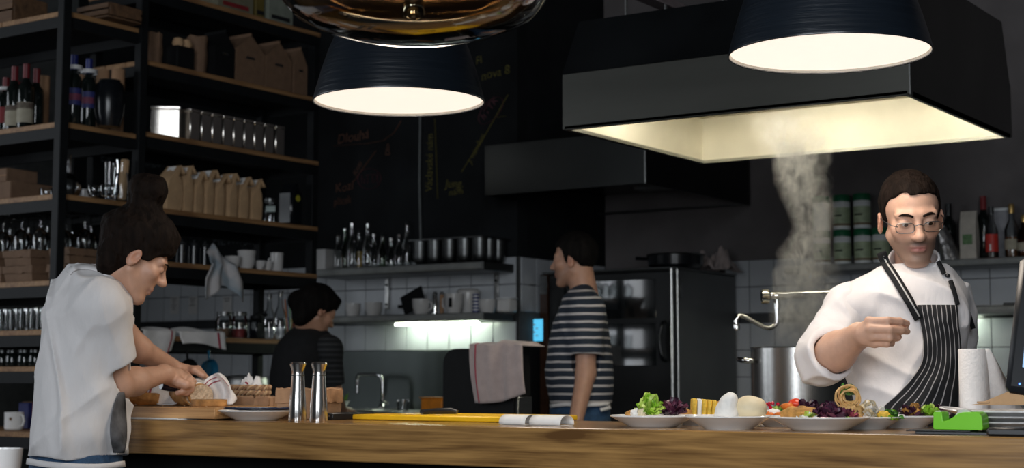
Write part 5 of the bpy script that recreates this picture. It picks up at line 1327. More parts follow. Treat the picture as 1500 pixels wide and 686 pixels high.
M['omel'] = pm('omelette', (.72, .46, .05), .6, 0, .3, 60, .4, 90); M['toast'] = pm('toast', (.5, .25, .06), .7, 0, .4, 45, .5, 80); M['ham'] = pm('beet_pink', (.35, .06, .09), .5, 0, .35, 40); M['pome'] = pm('pomegranate', (.5, .012, .04), .2, 0, .2, 40); M['onion'] = pm('onion_ring', (.7, .42, .16), .5, 0, .25, 50)
pl1 = plate('white plate with green lettuce and red leaves', 956, 3.45, .103, .026)
pl2 = plate('white plate with two round cheeses', 1067, 3.42, .101, .028)
pl3 = plate('white plate piled with mixed salad and crispy onion rings', 1201, 3.425, .113, .029)
pl4 = plate('white plate with shaved cheese salad next to the onion ring salad', 1268, 3.61, .086, .026)
pl5 = plate('white plate with frisee leaves beside the tape dispenser', 1327, 3.765, .082, .026)
pl6 = plate('white plate with yellow omelette behind the cheeses', 1030, 3.66, .09, .026)
pl7 = plate('white plate with tomato and pomegranate salad in the middle of the counter', 1150, 3.69, .092, .026)
def on(pl, dpx, dY, dz=.012):
    dz = dz+.011; l = pl.location; c = Vector((RT[0]*dpx, RT[1]*dpx, 0))+Vector((FW[0]*dY, FW[1]*dY, 0)); return (l.x+c.x, l.y+c.y, l.z+dz)
leafy('lettuce', 'bright green curly lettuce on the plate with red leaves', on(pl1, -.006, -.01, .018), .036, .05, (M['leaf'], M['leaf2']), 1, 34)
leafy('radicchio', 'dark red leaf bunch beside the green lettuce', on(pl1, .05, .0, .016), .038, .042, (M['radic'], M['radic2']), 2, 34, cat='salad leaves')
blob('feta_cube', 'crumbled white feta with walnut beside the lettuce', 'cheese', on(pl1, -.042, -.01), (.013, .013, .012), M['cheese'], 3, .5, 3)
blob('walnut', 'brown walnut piece at the edge of the lettuce plate', 'nut', on(pl1, -.055, 0), (.012, .012, .009), M['toast'], 6, .5, 4)
blob('walnut', 'tan nut piece between the feta and lettuce', 'nut', on(pl1, -.028, -.025), (.011, .01, .012), M['mozz'], 8, .5, 4)
t = thing('white_cheese', 'wedge-topped white goat cheese on the cheese plate', 'cheese', on(pl2, -.005, -.02, .009), 0)
s = SDF((-.05, -.05, -.003), (.05, .05, .085), .0028)
cR = np.array(Matrix.Rotation(YAW, 3, 'Z') @ Matrix.Rotation(rad(28), 3, 'Y'))
s.ell((0, 0, .034), (.022, .026, .036), cR, .01); s.ell((0, 0, .012), (.029, .026, .02), None, .015)
s.op(lambda X, Y, Z: Z+0*X+0*Y, (-.05, -.05, -.01), (.05, .05, .03), .002, 'sub')
sl, X, Y, Z = s.sl(s.lo, s.lo+s.res*(s.n-1)); s.d += (.0016*vnoise(X*90+0*Y+0*Z, Y*90+0*X+0*Z, Z*90+0*X+0*Y, 4)).astype(np.float32)
mobj('cheese_body', s.mesh('cheese_body'), M['cheese'], t)
blob('round_cheese', 'large cream-coloured round cheese on the cheese plate', 'cheese', on(pl2, .05, -.012, .009), (.041, .041, .031), M['mozz'], 2, .05, 1.5, res=22)
t = thing('omelette_slice', 'stack of yellow omelette slices standing on a plate', 'omelette', on(pl6, .0, -.02, .009), YAW)
for k in range(5): MB().box((0, 0, 0), (.0115, .05, .048-.002*k), .003).build('layer', M['omel'] if k != 1 else M['cheese'], t, (-.026+.0125*k, 0, .0245), (0, rad(2+k), 0))
blob('fried_piece', 'golden fried potato piece behind the omelette', 'fritter', on(pl6, .046, .02, .01), (.022, .022, .02), M['toast'], 4, .35, 3)
blob('fried_piece', 'toasted bread wedge lying left of the omelette', 'fritter', on(pl6, -.05, -.02, .01), (.03, .015, .011), M['toast'], 9, .35, 3)
blob('feta_cheese', 'white feta slab under pomegranate seeds', 'cheese', on(pl7, -.045, -.02, .01), (.034, .022, .013), M['cheese'], 5, .15, 2)
rr = random.Random(4)
for k in range(16):
    o = thing('pomegranate_seed', 'dark red pomegranate seed on the feta slab', 'seed', on(pl7, -.07+rr.uniform(0, .055), -.02+rr.uniform(-.018, .012), .03+rr.uniform(0, .013)), 0, 'pomegranate seeds')
    MB().lathe([(0, -.005), (.0042, -.002), (.0046, .002), (0, .006)], 8).build('seed', M['pome'], o, (0, 0, .004), (rr.uniform(0, 3), rr.uniform(0, 3), 0))
for k, (dx, dy, dz) in enumerate(((-.05, -.045, .009), (-.02, -.05, .009), (.0, -.04, .009), (.005, -.01, .03), (-.068, -.04, .009))):
    blob('carrot_piece', ('orange carrot piece at the front of the feta slab', 'orange carrot piece touching the feta slab', 'orange carrot piece under the tomato half', 'orange carrot piece lying on top of the salad leaves', 'orange carrot piece at the plate rim by the feta')[k], 'carrot', on(pl7, dx, dy, dz), (.017, .012, .009), M['carrot'], 10+k, .3, 3, res=10)
blob('cherry_tomato', 'glossy red tomato half on top of the salad', 'tomato', on(pl7, .028, .0, .034), (.019, .017, .013), M['toma'], 2, .1, 2)
leafy('rocket_leaves', 'small green leaves around the tomato', on(pl7, .03, .01, .01), .038, .03, (M['leafd'], M['leaf2']), 12, 22, cat='salad leaves')
leafy('rocket_leaves', 'pale green leaves beside the feta slab', on(pl7, -.01, .015, .012), .03, .028, (M['leaf2'], M['leafd']), 13, 18, cat='salad leaves')
# big salad
blob('toast_slab', 'toasted sandwich wedge sloping up the salad pile', 'toast', on(pl3, -.045, -.02, .012), (.05, .022, .017), M['toast'], 21, .3, 3)
leafy('salad_leaves', 'pale chopped greens at the front of the mixed salad', on(pl3, -.035, -.045, .012), .028, .022, (M['leaf2'], M['cheese']), 22, 20, cat='salad leaves')
leafy('radicchio', 'dark purple radicchio heap in the middle of the mixed salad', on(pl3, .012, -.05, .014), .044, .038, (M['radic'], M['radic2']), 23, 40, cat='salad leaves')
leafy('radicchio', 'dark purple leaves peeping out behind the toast', on(pl3, -.02, .035, .02), .035, .04, (M['radic'], M['radic']), 24, 22, cat='salad leaves')
leafy('beet_strips', 'pink beet strips on the mixed salad', on(pl3, .058, -.03, .012), .032, .026, (M['ham'], M['radic2']), 25, 20, cat='beetroot')
leafy('salad_leaves', 'light green leaf scraps beside the radicchio heap', on(pl3, .045, -.06, .012), .022, .014, (M['leaf2'], M['leaf']), 26, 14, cat='salad leaves')
for k in range(7):
    a = k*.9; c = on(pl3, .066+.006*math.cos(a*2), -.012+.006*math.sin(a), .066+.004*math.sin(a*3)); r = .017+.0035*(k % 3)
    o = thing('onion_ring', 'crispy golden onion ring crowning the mixed salad', 'onion ring', c, 0, 'onion rings on the salad')
    e1 = Vector((RT[0], RT[1], 0)); e2 = (Vector((0, 0, 1))+Fv*(.25*math.sin(a))).normalized()
    MB().tube([tuple((e1*math.cos(q)*r*1.05+e2*math.sin(q)*r)*(1+.06*math.sin(q*3+k))+Fv*.003*math.sin(q*2+k)) for q in [2*math.pi*i/24 for i in range(24)]], .0026, 6, True).build('ring', M['onion'], o)
blob('fried_crumbs', 'crumbly golden base under the onion rings', 'crumbs', on(pl3, .066, -.01, .012), (.03, .026, .02), M['onion'], 33, .45, 5)
leafy('herb_sprig', 'green herb sprig on top of the onion rings', on(pl3, .068, .0, .068), .026, .03, (M['leafd'], M['leafd']), 27, 14, cat='herbs')
leafy('cheese_shavings', 'pale shaved cheese and leaves on the neighbouring plate', on(pl4, .0, -.03, .014), .042, .042, (M['mozz'], M['cheese']), 28, 26, cat='cheese')
leafy('rocket_leaves', 'fresh green leaves at the edge of the shaved cheese salad', on(pl4, .05, -.045, .01), .035, .024, (M['leaf'], M['leafd']), 29, 20, cat='salad leaves')
blob('egg_piece', 'yellow egg piece in the shaved cheese salad', 'egg', on(pl4, .03, -.06, .01), (.016, .012, .012), M['omel'], 8, .2, 3)
leafy('frisee', 'yellow-green frisee on the furthest plate', on(pl5, .05, -.03, .012), .036, .032, (M['leaf2'], M['leaf']), 30, 22, cat='salad leaves')
leafy('radicchio', 'dark red-brown leaves beside the frisee', on(pl5, .01, -.03, .012), .036, .034, (M['radic'], M['toast']), 32, 22, cat='salad leaves')
leafy('radicchio', 'very dark leaves behind the tape dispenser', on(pl5, .075, .0, .014), .034, .028, (M['radic'], M['radic']), 34, 20, cat='salad leaves')
# ---------------------------------------------------------------- right end of the counter
Y0 = 3.355; x0, x1 = X_at(1367, Y0, CT), X_at(1440, Y0, CT); w = x1-x0
t = thing('black_mat', 'thin black folder lying under the tape dispenser', 'folder', ((x0+x1)/2-.01, Y0+.03, CT), rad(5)); MB().box((0, 0, .003), (w+.05, .1, .006), .001).build('folder_cover', M['plastic_black'], t); MB().box((-.03, -.012, .0075), (w+.03, .08, .003), .001).build('folder_flap', M['plastic_black'], t)
t = thing('tape_dispenser', 'bright green plastic tape dispenser', 'dispenser', (x0, Y0, CT+.0095), 0)
poly = [(0, .002), (.004, 0), (w*.98, 0), (w, .004), (w*.985, .028), (w*.95, .036), (w*.88, .039), (w*.62, .038), (w*.52, .035), (w*.4, .026), (w*.27, .019), (w*.2, .018), (w*.19, .036), (w*.17, .038), (w*.03, .038), (w*.015, .036)]
mb = MB(); mb.prism(poly, .045); o = mb.build('dispenser_body', M['green_plastic'], t, sharp=25); bv = o.modifiers.new('bevel', 'BEVEL'); bv.width = .0022; bv.segments = 2
lathe('tape_roll', [(.012, -.009), (.021, -.009), (.021, .009), (.012, .009), (.012, -.009)], pm('tape_clear', (.6, .6, .56), .3), t, (w*.6, .0225, .0225), 28, (rad(90), 0, 0), cap=False); box('cutter_blade', (w*.1, .0225, .039), (.012, .03, .002), M['steel'], t, 0)
plx, ply = X_at(1486, 3.5, CT), 3.53
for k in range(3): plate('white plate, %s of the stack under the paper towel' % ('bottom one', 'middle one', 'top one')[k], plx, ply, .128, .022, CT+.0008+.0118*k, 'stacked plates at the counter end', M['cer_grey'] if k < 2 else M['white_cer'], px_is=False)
t = thing('saucer', 'small white saucer tilted against the plate stack', 'saucer', (X_at(1416, 3.70, CT), 3.70, CT+.034), 0); o = lathe('saucer_dish', [(0, 0), (.035, 0), (.062, .008), (.062, .011), (.034, .004), (0, .004)], M['white_cer'], t, n=40, cap=False, rot=(0, rad(8), 0)); lathe('saucer_rim', [(.0615, .008), (.064, .0095), (.0615, .0115)], M['white_cer'], t, n=40, cap=False, rot=(0, rad(8), 0))
# paper towel roll
rx, ry = X_at(1427, 3.80, CT+.1), 3.80
t = thing('paper_towel_roll', 'white paper towel roll with a loose hanging sheet', 'paper towel', (rx, ry, CT))
pz0, pz1 = .004, .19
lathe('roll', [(.012, pz0), (.0345, pz0), (.0355, .02), (.0352, pz1-.004), (.034, pz1), (.012, pz1-.002)], M['tissue'], t, n=48, cap=False); lathe('core', [(.0125, pz0+.002), (.0125, pz1-.004)], M['kraft'], t, n=24, cap=False); lathe('holder_base', [(0, 0), (.045, 0), (.045, .004), (0, .004)], M['steel_dark'], t, n=32)
G = []
for i in range(20):
    u = i/19; row = []
    for j in range(16):
        v = j/15; top = .19-.125*max(0, u-.12)**.9-.0*u; low = .02+.012*u
        z_ = low+(top-low)*v; p = Rv*(.022+.085*u*(1+.25*(1-v)))+Fv*(-.028+.04*u+.01*math.sin(u*6+v*3)); row.append((p.x, p.y, z_))
    G.append(row)
cloth('loose_sheet', G, M['tissue'], t, .001)
# touch-screen monitor at the right edge
mp_ = Vector(at_d(1472, 574, 3.25)); t = thing('pos_monitor', 'black touch screen monitor leaning at the counter end', 'monitor', (mp_.x+.09, mp_.y+.06, CT))
rotm = Matrix.Rotation(YAW-rad(14), 4, 'Z') @ Matrix.Rotation(rad(-16), 4, 'X')
sc = bpy.data.objects.new('screen_pivot', None)
bpy.data.objects.remove(sc)
def mrot(v): return rotm @ Vector(v)
o = mp_-t.location
W_, H_ = .36, .3
sh = rad(0); lean = Matrix.Rotation(rad(9.5), 4, Vector((FW[0], FW[1], 0)))
fr = MB().box((W_/2, .0, H_/2), (W_, .03, H_), .01); ob = fr.build('bezel', M['plastic_black'], t, o); ob.matrix_local = Matrix.Translation(o) @ lean @ rotm
M['scr'] = pm('monitor_screen', (.25, .4, .6), .3, 0, .3, 12, emit=(.35, .55, .85), estr=.55)
ob2 = MB().box((W_/2, -.0155, H_/2+.015), (W_-.055, .002, H_-.075), .001).build('display', M['scr'], ob); MB().box((.026, -.0155, .016), (.0035, .002, .0035)).build('power_led', pm('led_blue', (.05, .1, .9), .3, emit=(.05, .15, 1), estr=5), ob)
for k in range(4): MB().box((W_/2, -.017, .07+.05*k), (W_-.1, .001, .018)).build('display_row', M['plastic_white'], ob2)
tube('stand_neck', [(o.x+.2, o.y+.17, .02), (o.x+.17, o.y+.12, .16)], .022, M['plastic_black'], t, 12); MB().box((o.x+.22, o.y+.19, .012), (.16, .13, .022), .005).build('stand_base', M['plastic_black'], t)
p = cpos(1492, 3.62, CT+.05); t = thing('paper_bag', 'folded kraft paper bag lying on the stacked plates', 'bag', (p[0], ply+.02, CT+.06), rad(-10)); mb = MB(); mb.add([(-.07, -.05, .0), (.1, -.06, .002), (.1, .06, .002), (-.07, .05, 0), (-.05, -.04, .004), (.1, -.05, .06), (.1, .05, .06), (-.05, .04, .004)], [(0, 1, 2, 3), (4, 5, 6, 7), (0, 1, 5, 4), (1, 2, 6, 5), (2, 3, 7, 6), (3, 0, 4, 7)]); mb.build('bag_body', M['kraft_light'], t, sharp=20); box('bag_fold', (-.04, 0, .006), (.03, .09, .004), M['kraft_light'], t, .001)
t = thing('black_device', 'black card terminal at the counter edge', 'device', (X_at(1492, 3.31, CT), 3.315, CT), rad(6)); MB().box((0, 0, .009), (.12, .07, .018), .005).build('device_body', M['plastic_black'], t); box('device_screen', (.0, -.005, .0188), (.06, .03, .001), M['black_gloss'], t, 0)
# foreground cup on a high table
p = at_d(0, 657, 3.0); zt_ = p[2]-.098
t = thing('high_table', 'small round bar table in the foreground', 'table', (p[0]-.02, p[1], 0)); lathe('table_top', [(0, zt_-.03), (.28, zt_-.03), (.28, zt_), (0, zt_)], M['shelfwood_x'], t, n=48); lathe('table_leg', [(.03, .02), (.03, zt_-.03)], M['black_steel'], t, n=16); lathe('table_foot', [(0, 0), (.2, 0), (.2, .02), (0, .02)], M['black_steel'], t, n=32)
t = thing('white_cup', 'white cup in the foreground on the round bar table', 'cup', (p[0], p[1], zt_)); lathe('cup_body', [(0, 0), (.026, 0), (.028, .003), (.038, .05), (.042, .098), (.0395, .098), (.035, .05), (.02, .008), (0, .008)], M['white_cer'], t, n=40, cap=False); MB().tube([(-.036, 0, .08), (-.06, 0, .07), (-.06, 0, .04), (-.034, 0, .03)], .005, 8).build('handle', M['white_cer'], t)
# ================================================================ people
def unit(v): v = np.array(v, float); return v/np.linalg.norm(v)
def frame(fwd, up):
    f = unit(fwd); u = np.array(up, float); u = unit(u-f*(u@f)); r = np.cross(f, u); return np.stack([r, f, u], 1)
class Fig:
    """a figure built in the frame (image right, away from camera, up) standing on the floor"""
    def __init__(s, label, px, d0):
        s.d0 = d0; p = at_d(px, 500, d0); s.o = np.array([p[0], p[1], 0.0])
        s.root = thing('person', label, 'person', tuple(s.o), YAW)
    def J(s, px, py, dy=0.0):
        w = at_d(px, py, s.d0+dy)-s.o
        return np.array([w[0]*RT[0]+w[1]*RT[1], w[0]*FW[0]+w[1]*FW[1], w[2]])
    def row(s, py, xl, xr, ry, dy=0.0):
        a, b = s.J(xl, py, dy), s.J(xr, py, dy); return (a[2], (a[0]+b[0])/2, a[1], (b[0]-a[0])/2, ry)
    def add(s, name, me, mat): return mobj(name, me, mat, s.root)
    def proj(s, fld, px, py, off):
        ds = np.arange(-.42, .3, .004); P = np.array([s.J(px, py, d) for d in (ds[0], ds[-1])])
        t = ((ds-ds[0])/(ds[-1]-ds[0]))[:, None]; Q = P[0]*(1-t)+P[1]*t
        v = fld.sample(Q)-off; i = np.argmax(v < 0)
        if v[i] >= 0: i = int(np.argmin(v)); return Q[i]
        if i == 0: return Q[0]
        k = v[i-1]/(v[i-1]-v[i]); return Q[i-1]*(1-k)+Q[i]*k
    def patch(s, name, fld, rows, ncol, mat, off=.004, th=.003, sub=3):
        """rows [(py, xl, xr)] in the photo frame laid on the body surface"""
        rows = np.array(rows, float); n = (len(rows)-1)*sub+1; tt = np.linspace(0, len(rows)-1, n); ii = np.arange(len(rows))
        R3 = np.stack([_smooth(tt, ii.astype(float), rows[:, k]) for k in range(3)], 1)
        G = [[s.proj(fld, xl+(xr-xl)*j/(ncol-1), py, off) for j in range(ncol)] for py, xl, xr in R3]
        G = np.array(G)
        for _ in range(2):
            H = G.copy(); H[1:-1, 1:-1, 1] = (G[1:-1, 1:-1, 1]*2+G[:-2, 1:-1, 1]+G[2:, 1:-1, 1]+G[1:-1, :-2, 1]+G[1:-1, 2:, 1])/6; G = H
        o = MB().grid([[tuple(p) for p in r] for r in G]).build(name, mat, s.root, sharp=70, fix=False)
        uv = o.data.uv_layers.new(name='UVMap'); nr = len(G)
        for li, l in enumerate(o.data.loops):
            a, b = divmod(l.vertex_index, ncol); uv.data[li].uv = (b/(ncol-1), a/(nr-1))
        solid(o, th, 0); return o
    def band(s, name, fld, pts, wpx, mat, off=.006, th=.003):
        P = bez([(*p, 0) for p in pts], 5); G = []
        for i, p in enumerate(P):
            a = P[max(0, i-1)]; b = P[min(len(P)-1, i+1)]; dx, dy = b[0]-a[0], b[1]-a[1]; L = math.hypot(dx, dy)+1e-9
            G.append([tuple(s.proj(fld, p[0]-dy/L*wpx*k, p[1]+dx/L*wpx*k, off)) for k in (-.5, 0, .5)])
        o = MB().grid(G).build(name, mat, s.root, sharp=70, fix=False)
        uv = o.data.uv_layers.new(name='UVMap')
        for li, l in enumerate(o.data.loops): uv.data[li].uv = ((l.vertex_index % 3)/2, 0)
        solid(o, th, 0); return o
def head(s, c, R, sc, fem=False, nz=-.03, eyes=True):
    L = lambda p: c+R@(np.array(p, float)*sc)
    E_ = lambda p, r, k=.012, mode='add', Q=None: s.ell(L(p), np.array(r)*sc, R if Q is None else R@Q, k*sc, mode)
    E_((0, -.012, .035), (.075, .097, .086)); E_((0, .032, -.042), (.054, .064, .072), .025)
    E_((0, .07, -.106), (.024 if not fem else .02, .022, .018), .022)
    for x in (-1, 1):
        s.cone(L((x*.05, -.002, -.048)), L((x*.017, .064, -.105)), .018*sc, .014*sc, .022*sc)
        E_((x*.038, .058, -.022), (.027, .024, .022), .02)
        s.cone(L((x*.012, .084, .021)), L((x*.045, .07, .02)), .012*sc, .011*sc, .014*sc)
        E_((x*.032, .1, -.001), (.018, .014, .011), .012, 'sub')
        E_((x*.032, .0765, -.001), (.0155, .0155, .0135), .004)
        if eyes: E_((x*.032, .092, -.0035), (.012, .008, .0028), .0025, 'sub')
        E_((x*.0115, .1, nz-.004), (.0085, .011, .0075), .006)
        Q = np.array(Matrix.Rotation(rad(-18*x), 3, 'Z') @ Matrix.Rotation(rad(-12), 3, 'X'))
        E_((x*.08, -.012, -.014), (.0085, .019, .031), .006, 'add', Q); E_((x*.0895, -.007, -.01), (.0085, .0115, .019), .004, 'sub', Q)
    s.cone(L((0, .086, .014)), L((0, .112, nz)), .0078*sc, .0108*sc, .012*sc)
    E_((0, .111, nz-.001), (.0108, .0115, .0095), .008)
    E_((0, .0895, -.0635), (.024, .0095, .006), .006); E_((0, .088, -.0745), (.02, .0095, .0065), .006)
    s.cone(L((-.023, .094, -.069)), L((.023, .094, -.069)), .0018*sc, .0018*sc, .003*sc, 'sub')
def hand_chain(s, pts, r, k=.006):
    for i in range(len(pts)-1): s.cone(pts[i], pts[i+1], r[i], r[i+1], k)
def skin_paint(me, c, R, sc, base, stubble=0.0, lips=(.42, .15, .13)):
    V = np.empty(len(me.vertices)*3, np.float32); me.vertices.foreach_get('co', V); V = V.reshape(-1, 3)
    q = (V-c)@R/sc; x, y, z = q.T
    col = np.tile(np.array(base), (len(V), 1))
    def mix(m, cc): 
        nonlocal col; m = np.clip(m, 0, 1)[:, None]; col = col*(1-m)+np.array(cc)*m
    near = (np.abs(x) < .11) & (y > -.12) & (np.abs(z) < .17)
    if stubble:
        m = np.clip((-.036-z)/.02, 0, 1)*np.clip((y+.03)/.04, 0, 1)*np.clip((.135+z)/.03, 0, 1); m *= np.clip((y-.0)/.03, 0, 1); m *= 1-.75*np.exp(-((x/.035)**2+((z+.025)/.02)**2))
        mus = np.exp(-((x/.028)**2+((z+.052)/.008)**2))
        mix((m*.75+mus*.6)*near*stubble, (.11, .07, .05))
    if fem is not None: pass
    mix(np.exp(-((x/.023)**2+((z+.069)/.0085)**2))*near*(y > .075)*.95, lips)
    mix(np.exp(-(((np.abs(x)-.04)/.02)**2+((z+.025)/.02)**2))*near*(y > .03)*.25, (base[0]*1.02, base[1]*.72, base[2]*.68))
    mix(np.exp(-(((np.abs(x)-.085)/.012)**2+((z+.01)/.03)**2))*near*.45, (base[0]*.95, base[1]*.62, base[2]*.55))
    a = me.color_attributes.new('Col', 'FLOAT_COLOR', 'POINT'); a.data.foreach_set('color', np.concatenate([col, np.ones((len(V), 1))], 1).astype(np.float32).ravel())
fem = None
def attr_mat(name, rough=.5, sss=.08, bump=.1, bs=220):
    m, nt, b = nmat(name); N = nt.nodes; L = nt.links
    at = N.new('ShaderNodeAttribute'); at.attribute_name = 'Col'; tc = N.new('ShaderNodeTexCoord'); nz = N.new('ShaderNodeTexNoise'); nz.inputs['Scale'].default_value = 45; L.new(tc.outputs['Object'], nz.inputs['Vector'])
    mr = N.new('ShaderNodeMapRange'); mr.inputs[3].default_value = .86; mr.inputs[4].default_value = 1.12; L.new(nz.outputs['Fac'], mr.inputs[0])
    mx = N.new('ShaderNodeVectorMath'); mx.operation = 'SCALE'; L.new(at.outputs['Color'], mx.inputs[0]); L.new(mr.outputs[0], mx.inputs['Scale']); L.new(mx.outputs[0], b.inputs['Base Color'])
    b.inputs['Roughness'].default_value = rough; b.inputs['Subsurface Weight'].default_value = sss; b.inputs['Subsurface Radius'].default_value = (.012, .005, .003)
    n2 = N.new('ShaderNodeTexNoise'); n2.inputs['Scale'].default_value = bs; L.new(tc.outputs['Object'], n2.inputs['Vector']); bp = N.new('ShaderNodeBump'); bp.inputs['Strength'].default_value = bump; bp.inputs['Distance'].default_value = .003; L.new(n2.outputs['Fac'], bp.inputs['Height']); L.new(bp.outputs[0], b.inputs['Normal'])
    return m
M['skin'] = attr_mat('skin')
def hair_mat(name, c0, c1, sx=1.0):
    m = pm(name, c0, .75, 0, .5, 60, .5, 160, stretch=(1, 1, .12), spec=.1); return m
M['hair_chef'] = hair_mat('hair_brown', (.009, .0055, .004), 0); M['hair_dark'] = hair_mat('hair_dark', (.009, .0055, .004), 0); M['hair_black'] = hair_mat('hair_black', (.006, .005, .0045), 0)
M['chefwhite'] = pm('jacket_white', (.72, .69, .69), .85, 0, .04, 12, .55, 14, stretch=(1.4, 1, .7), sheen=.15); M['tee'] = pm('tee_offwhite', (.66, .64, .64), .9, 0, .04, 10, .7, 15, stretch=(1.6, 1, .55), sheen=.15)
M['denim'] = pm('denim', (.03, .075, .15), .85, 0, .25, 60, .3, 220); M['black_cloth'] = pm('cloth_black', (.007, .0075, .009), .9, 0, .2, 40)
M['eye_white'] = pm('eye_white', (.6, .57, .54), .2); M['iris'] = pm('iris', (.03, .018, .01), .15)
def stripe_mat(name, c0, c1, axis, period, duty, uv=False, wob=.0, rough=.85):
    m, nt, b = nmat(name); N = nt.nodes; L = nt.links; tc = N.new('ShaderNodeTexCoord'); sp = N.new('ShaderNodeSeparateXYZ'); L.new(tc.outputs['UV' if uv else 'Object'], sp.inputs[0])
    nz = N.new('ShaderNodeTexNoise'); nz.inputs['Scale'].default_value = 7; L.new(tc.outputs['Object'], nz.inputs['Vector'])
    ad = N.new('ShaderNodeMath'); ad.operation = 'MULTIPLY_ADD'; ad.inputs[1].default_value = wob; L.new(nz.outputs['Fac'], ad.inputs[0]); L.new(sp.outputs[axis], ad.inputs[2])
    dv = N.new('ShaderNodeMath'); dv.operation = 'DIVIDE'; dv.inputs[1].default_value = period; L.new(ad.outputs[0], dv.inputs[0])
    fr = N.new('ShaderNodeMath'); fr.operation = 'FRACT'; L.new(dv.outputs[0], fr.inputs[0])
    lt = N.new('ShaderNodeMath'); lt.operation = 'LESS_THAN'; lt.inputs[1].default_value = duty; L.new(fr.outputs[0], lt.inputs[0])
    mx = N.new('ShaderNodeMixRGB'); mx.inputs[1].default_value = (*c0, 1); mx.inputs[2].default_value = (*c1, 1); L.new(lt.outputs[0], mx.inputs[0]); L.new(mx.outputs[0], b.inputs['Base Color']); b.inputs['Roughness'].default_value = rough
    return m
M['apron'] = stripe_mat('apron_pinstripe', (.008, .0085, .01), (.38, .36, .36), 0, .118, .15, True, .012)
M['strap'] = stripe_mat('strap_stripe', (.008, .0085, .01), (.38, .36, .36), 0, 1.0, .0, True); 
M['sailor'] = stripe_mat('shirt_navy_stripes', (.012, .02, .035), (.5, .47, .46), 2, .0345, .3, False, .01)
M['fine_stripe'] = stripe_mat('sleeve_fine_stripes', (.007, .008, .01), (.03, .033, .036), 2, .024, .4, False, .0)
def shirt_wr(a=.006, seed=0, fs=(9, 9, 5), dirs=None):
    def f(X, Y, Z):
        w = a*vnoise(X*fs[0]+0*Y+0*Z, Y*fs[1]+0*X+0*Z, Z*fs[2]+X*4, seed)
        w = w+a*.55*np.abs(vnoise(X*fs[0]*2.3+Z*6, Y*fs[1]*2+0*Z, Z*fs[2]*2.2+X*9, seed+3))
        return w
    return f
def folds(th, amp, fr, seed, ratio=.25):
    c_, s_ = math.cos(rad(th)), math.sin(rad(th))
    def f(X, Y, Z):
        u = X*c_+Z*s_; v = -X*s_+Z*c_
        n = vnoise(u*fr+0*Y, Y*fr*.5+0*X+0*Z, v*fr*ratio+0*Y, seed)
        return -amp*np.clip(1-np.abs(n)*2.0, 0, 1)**1.5
    return f
def wrsum(*fs): return lambda X, Y, Z: sum(q(X, Y, Z) for q in fs)
def add_eyes(fig, c, R, sc, down=.35):
    for x in (-1, 1):
        p = c+R@(np.array((x*.032, .0775, -.001))*sc)
        e = MB().lathe([(0, -.0125*sc)]+[(.0125*sc*math.cos(a), .0125*sc*math.sin(a)) for a in [rad(-80+10*i) for i in range(17)]]+[(0, .0125*sc)], 20)
        o = e.build('eye', M['eye_white'], fig.root, tuple(p))
        g = R@unit((-.15, 1, -down)); ir = MB().lathe([(0, .0002*sc), (.0052*sc, 0), (.0056*sc, -.001*sc)], 16, cap=False).build('iris', M['iris'], o, tuple(g*.0127*sc)); ir.rotation_mode = 'QUATERNION'; ir.rotation_quaternion = Vector((0, 0, 1)).rotation_difference(Vector(g))
def brows(fig, c, R, sc, mat, r=.0038, z0=.019):
    for x in (-1, 1):
        P = [tuple(c+R@(np.array(p)*sc)) for p in ((x*.013, .0985, z0-.001), (x*.026, .096, z0+.004), (x*.038, .088, z0+.004), (x*.048, .0765, z0-.001))]
        MB().tube(bez(P, 4), [r*.8*sc]*4+[r*sc]*5+[r*.7*sc]*4, 8).build('eyebrow', mat, fig.root)
def hair_cap(fig, fld, c, R, sc, hl, grow, mat, extra=None, nz=.0016, fz=90, name='hair', rag=.006):
    """hair shell round the skull; hl = [(y, z)] lower edge of the hair along the head"""
    ys = np.array([p[0] for p in hl], float); zs = np.array([p[1] for p in hl], float)
    m = .16*sc
    def f(X, Y, Z):
        x, y, z = X-c[0], Y-c[1], Z-c[2]
        x, y, z = [(R[0, i]*x+R[1, i]*y+R[2, i]*z)/sc for i in range(3)]
        r = (.075+grow, .097+grow, .086+grow*1.25); yy = y+.012; zz = z-.035
        k0 = np.sqrt((x/r[0])**2+(yy/r[1])**2+(zz/r[2])**2); k1 = np.sqrt((x/r[0]**2)**2+(yy/r[1]**2)**2+(zz/r[2]**2)**2)+1e-9
        d = k0*(k0-1)/k1
        cut = np.interp(y.ravel(), ys, zs).reshape(y.shape)-z+rag*vnoise(x*85, y*60, z*25, 9)
        d = d+nz*vnoise(x*fz, y*fz, z*fz*.4, 3)
        return np.maximum(d, cut*.8)*sc
    fld.op(f, c-m, c+m, .006)
    if extra: extra(fld)
    return fig.add(name, fld.mesh(name), mat)

# ---------------------------------------------------------------- the chef
SK1 = (.58, .345, .245)
g = Fig('bearded chef with glasses in white jacket and pinstriped apron reaching over the plates', 1330, 4.15)
J = g.J
HC = J(1334, 318, -.01); HR = frame((-.04, -.95, -.27), (-.07, -.2, 1)); hs = .985
sh_l, sh_r = J(1240, 452, -.03), J(1388, 440, .07)
el, wr = J(1202, 532, -.10), J(1258, 492, -.26)
lo = J(1150, 700, 0); hi = J(1450, 235, 0)
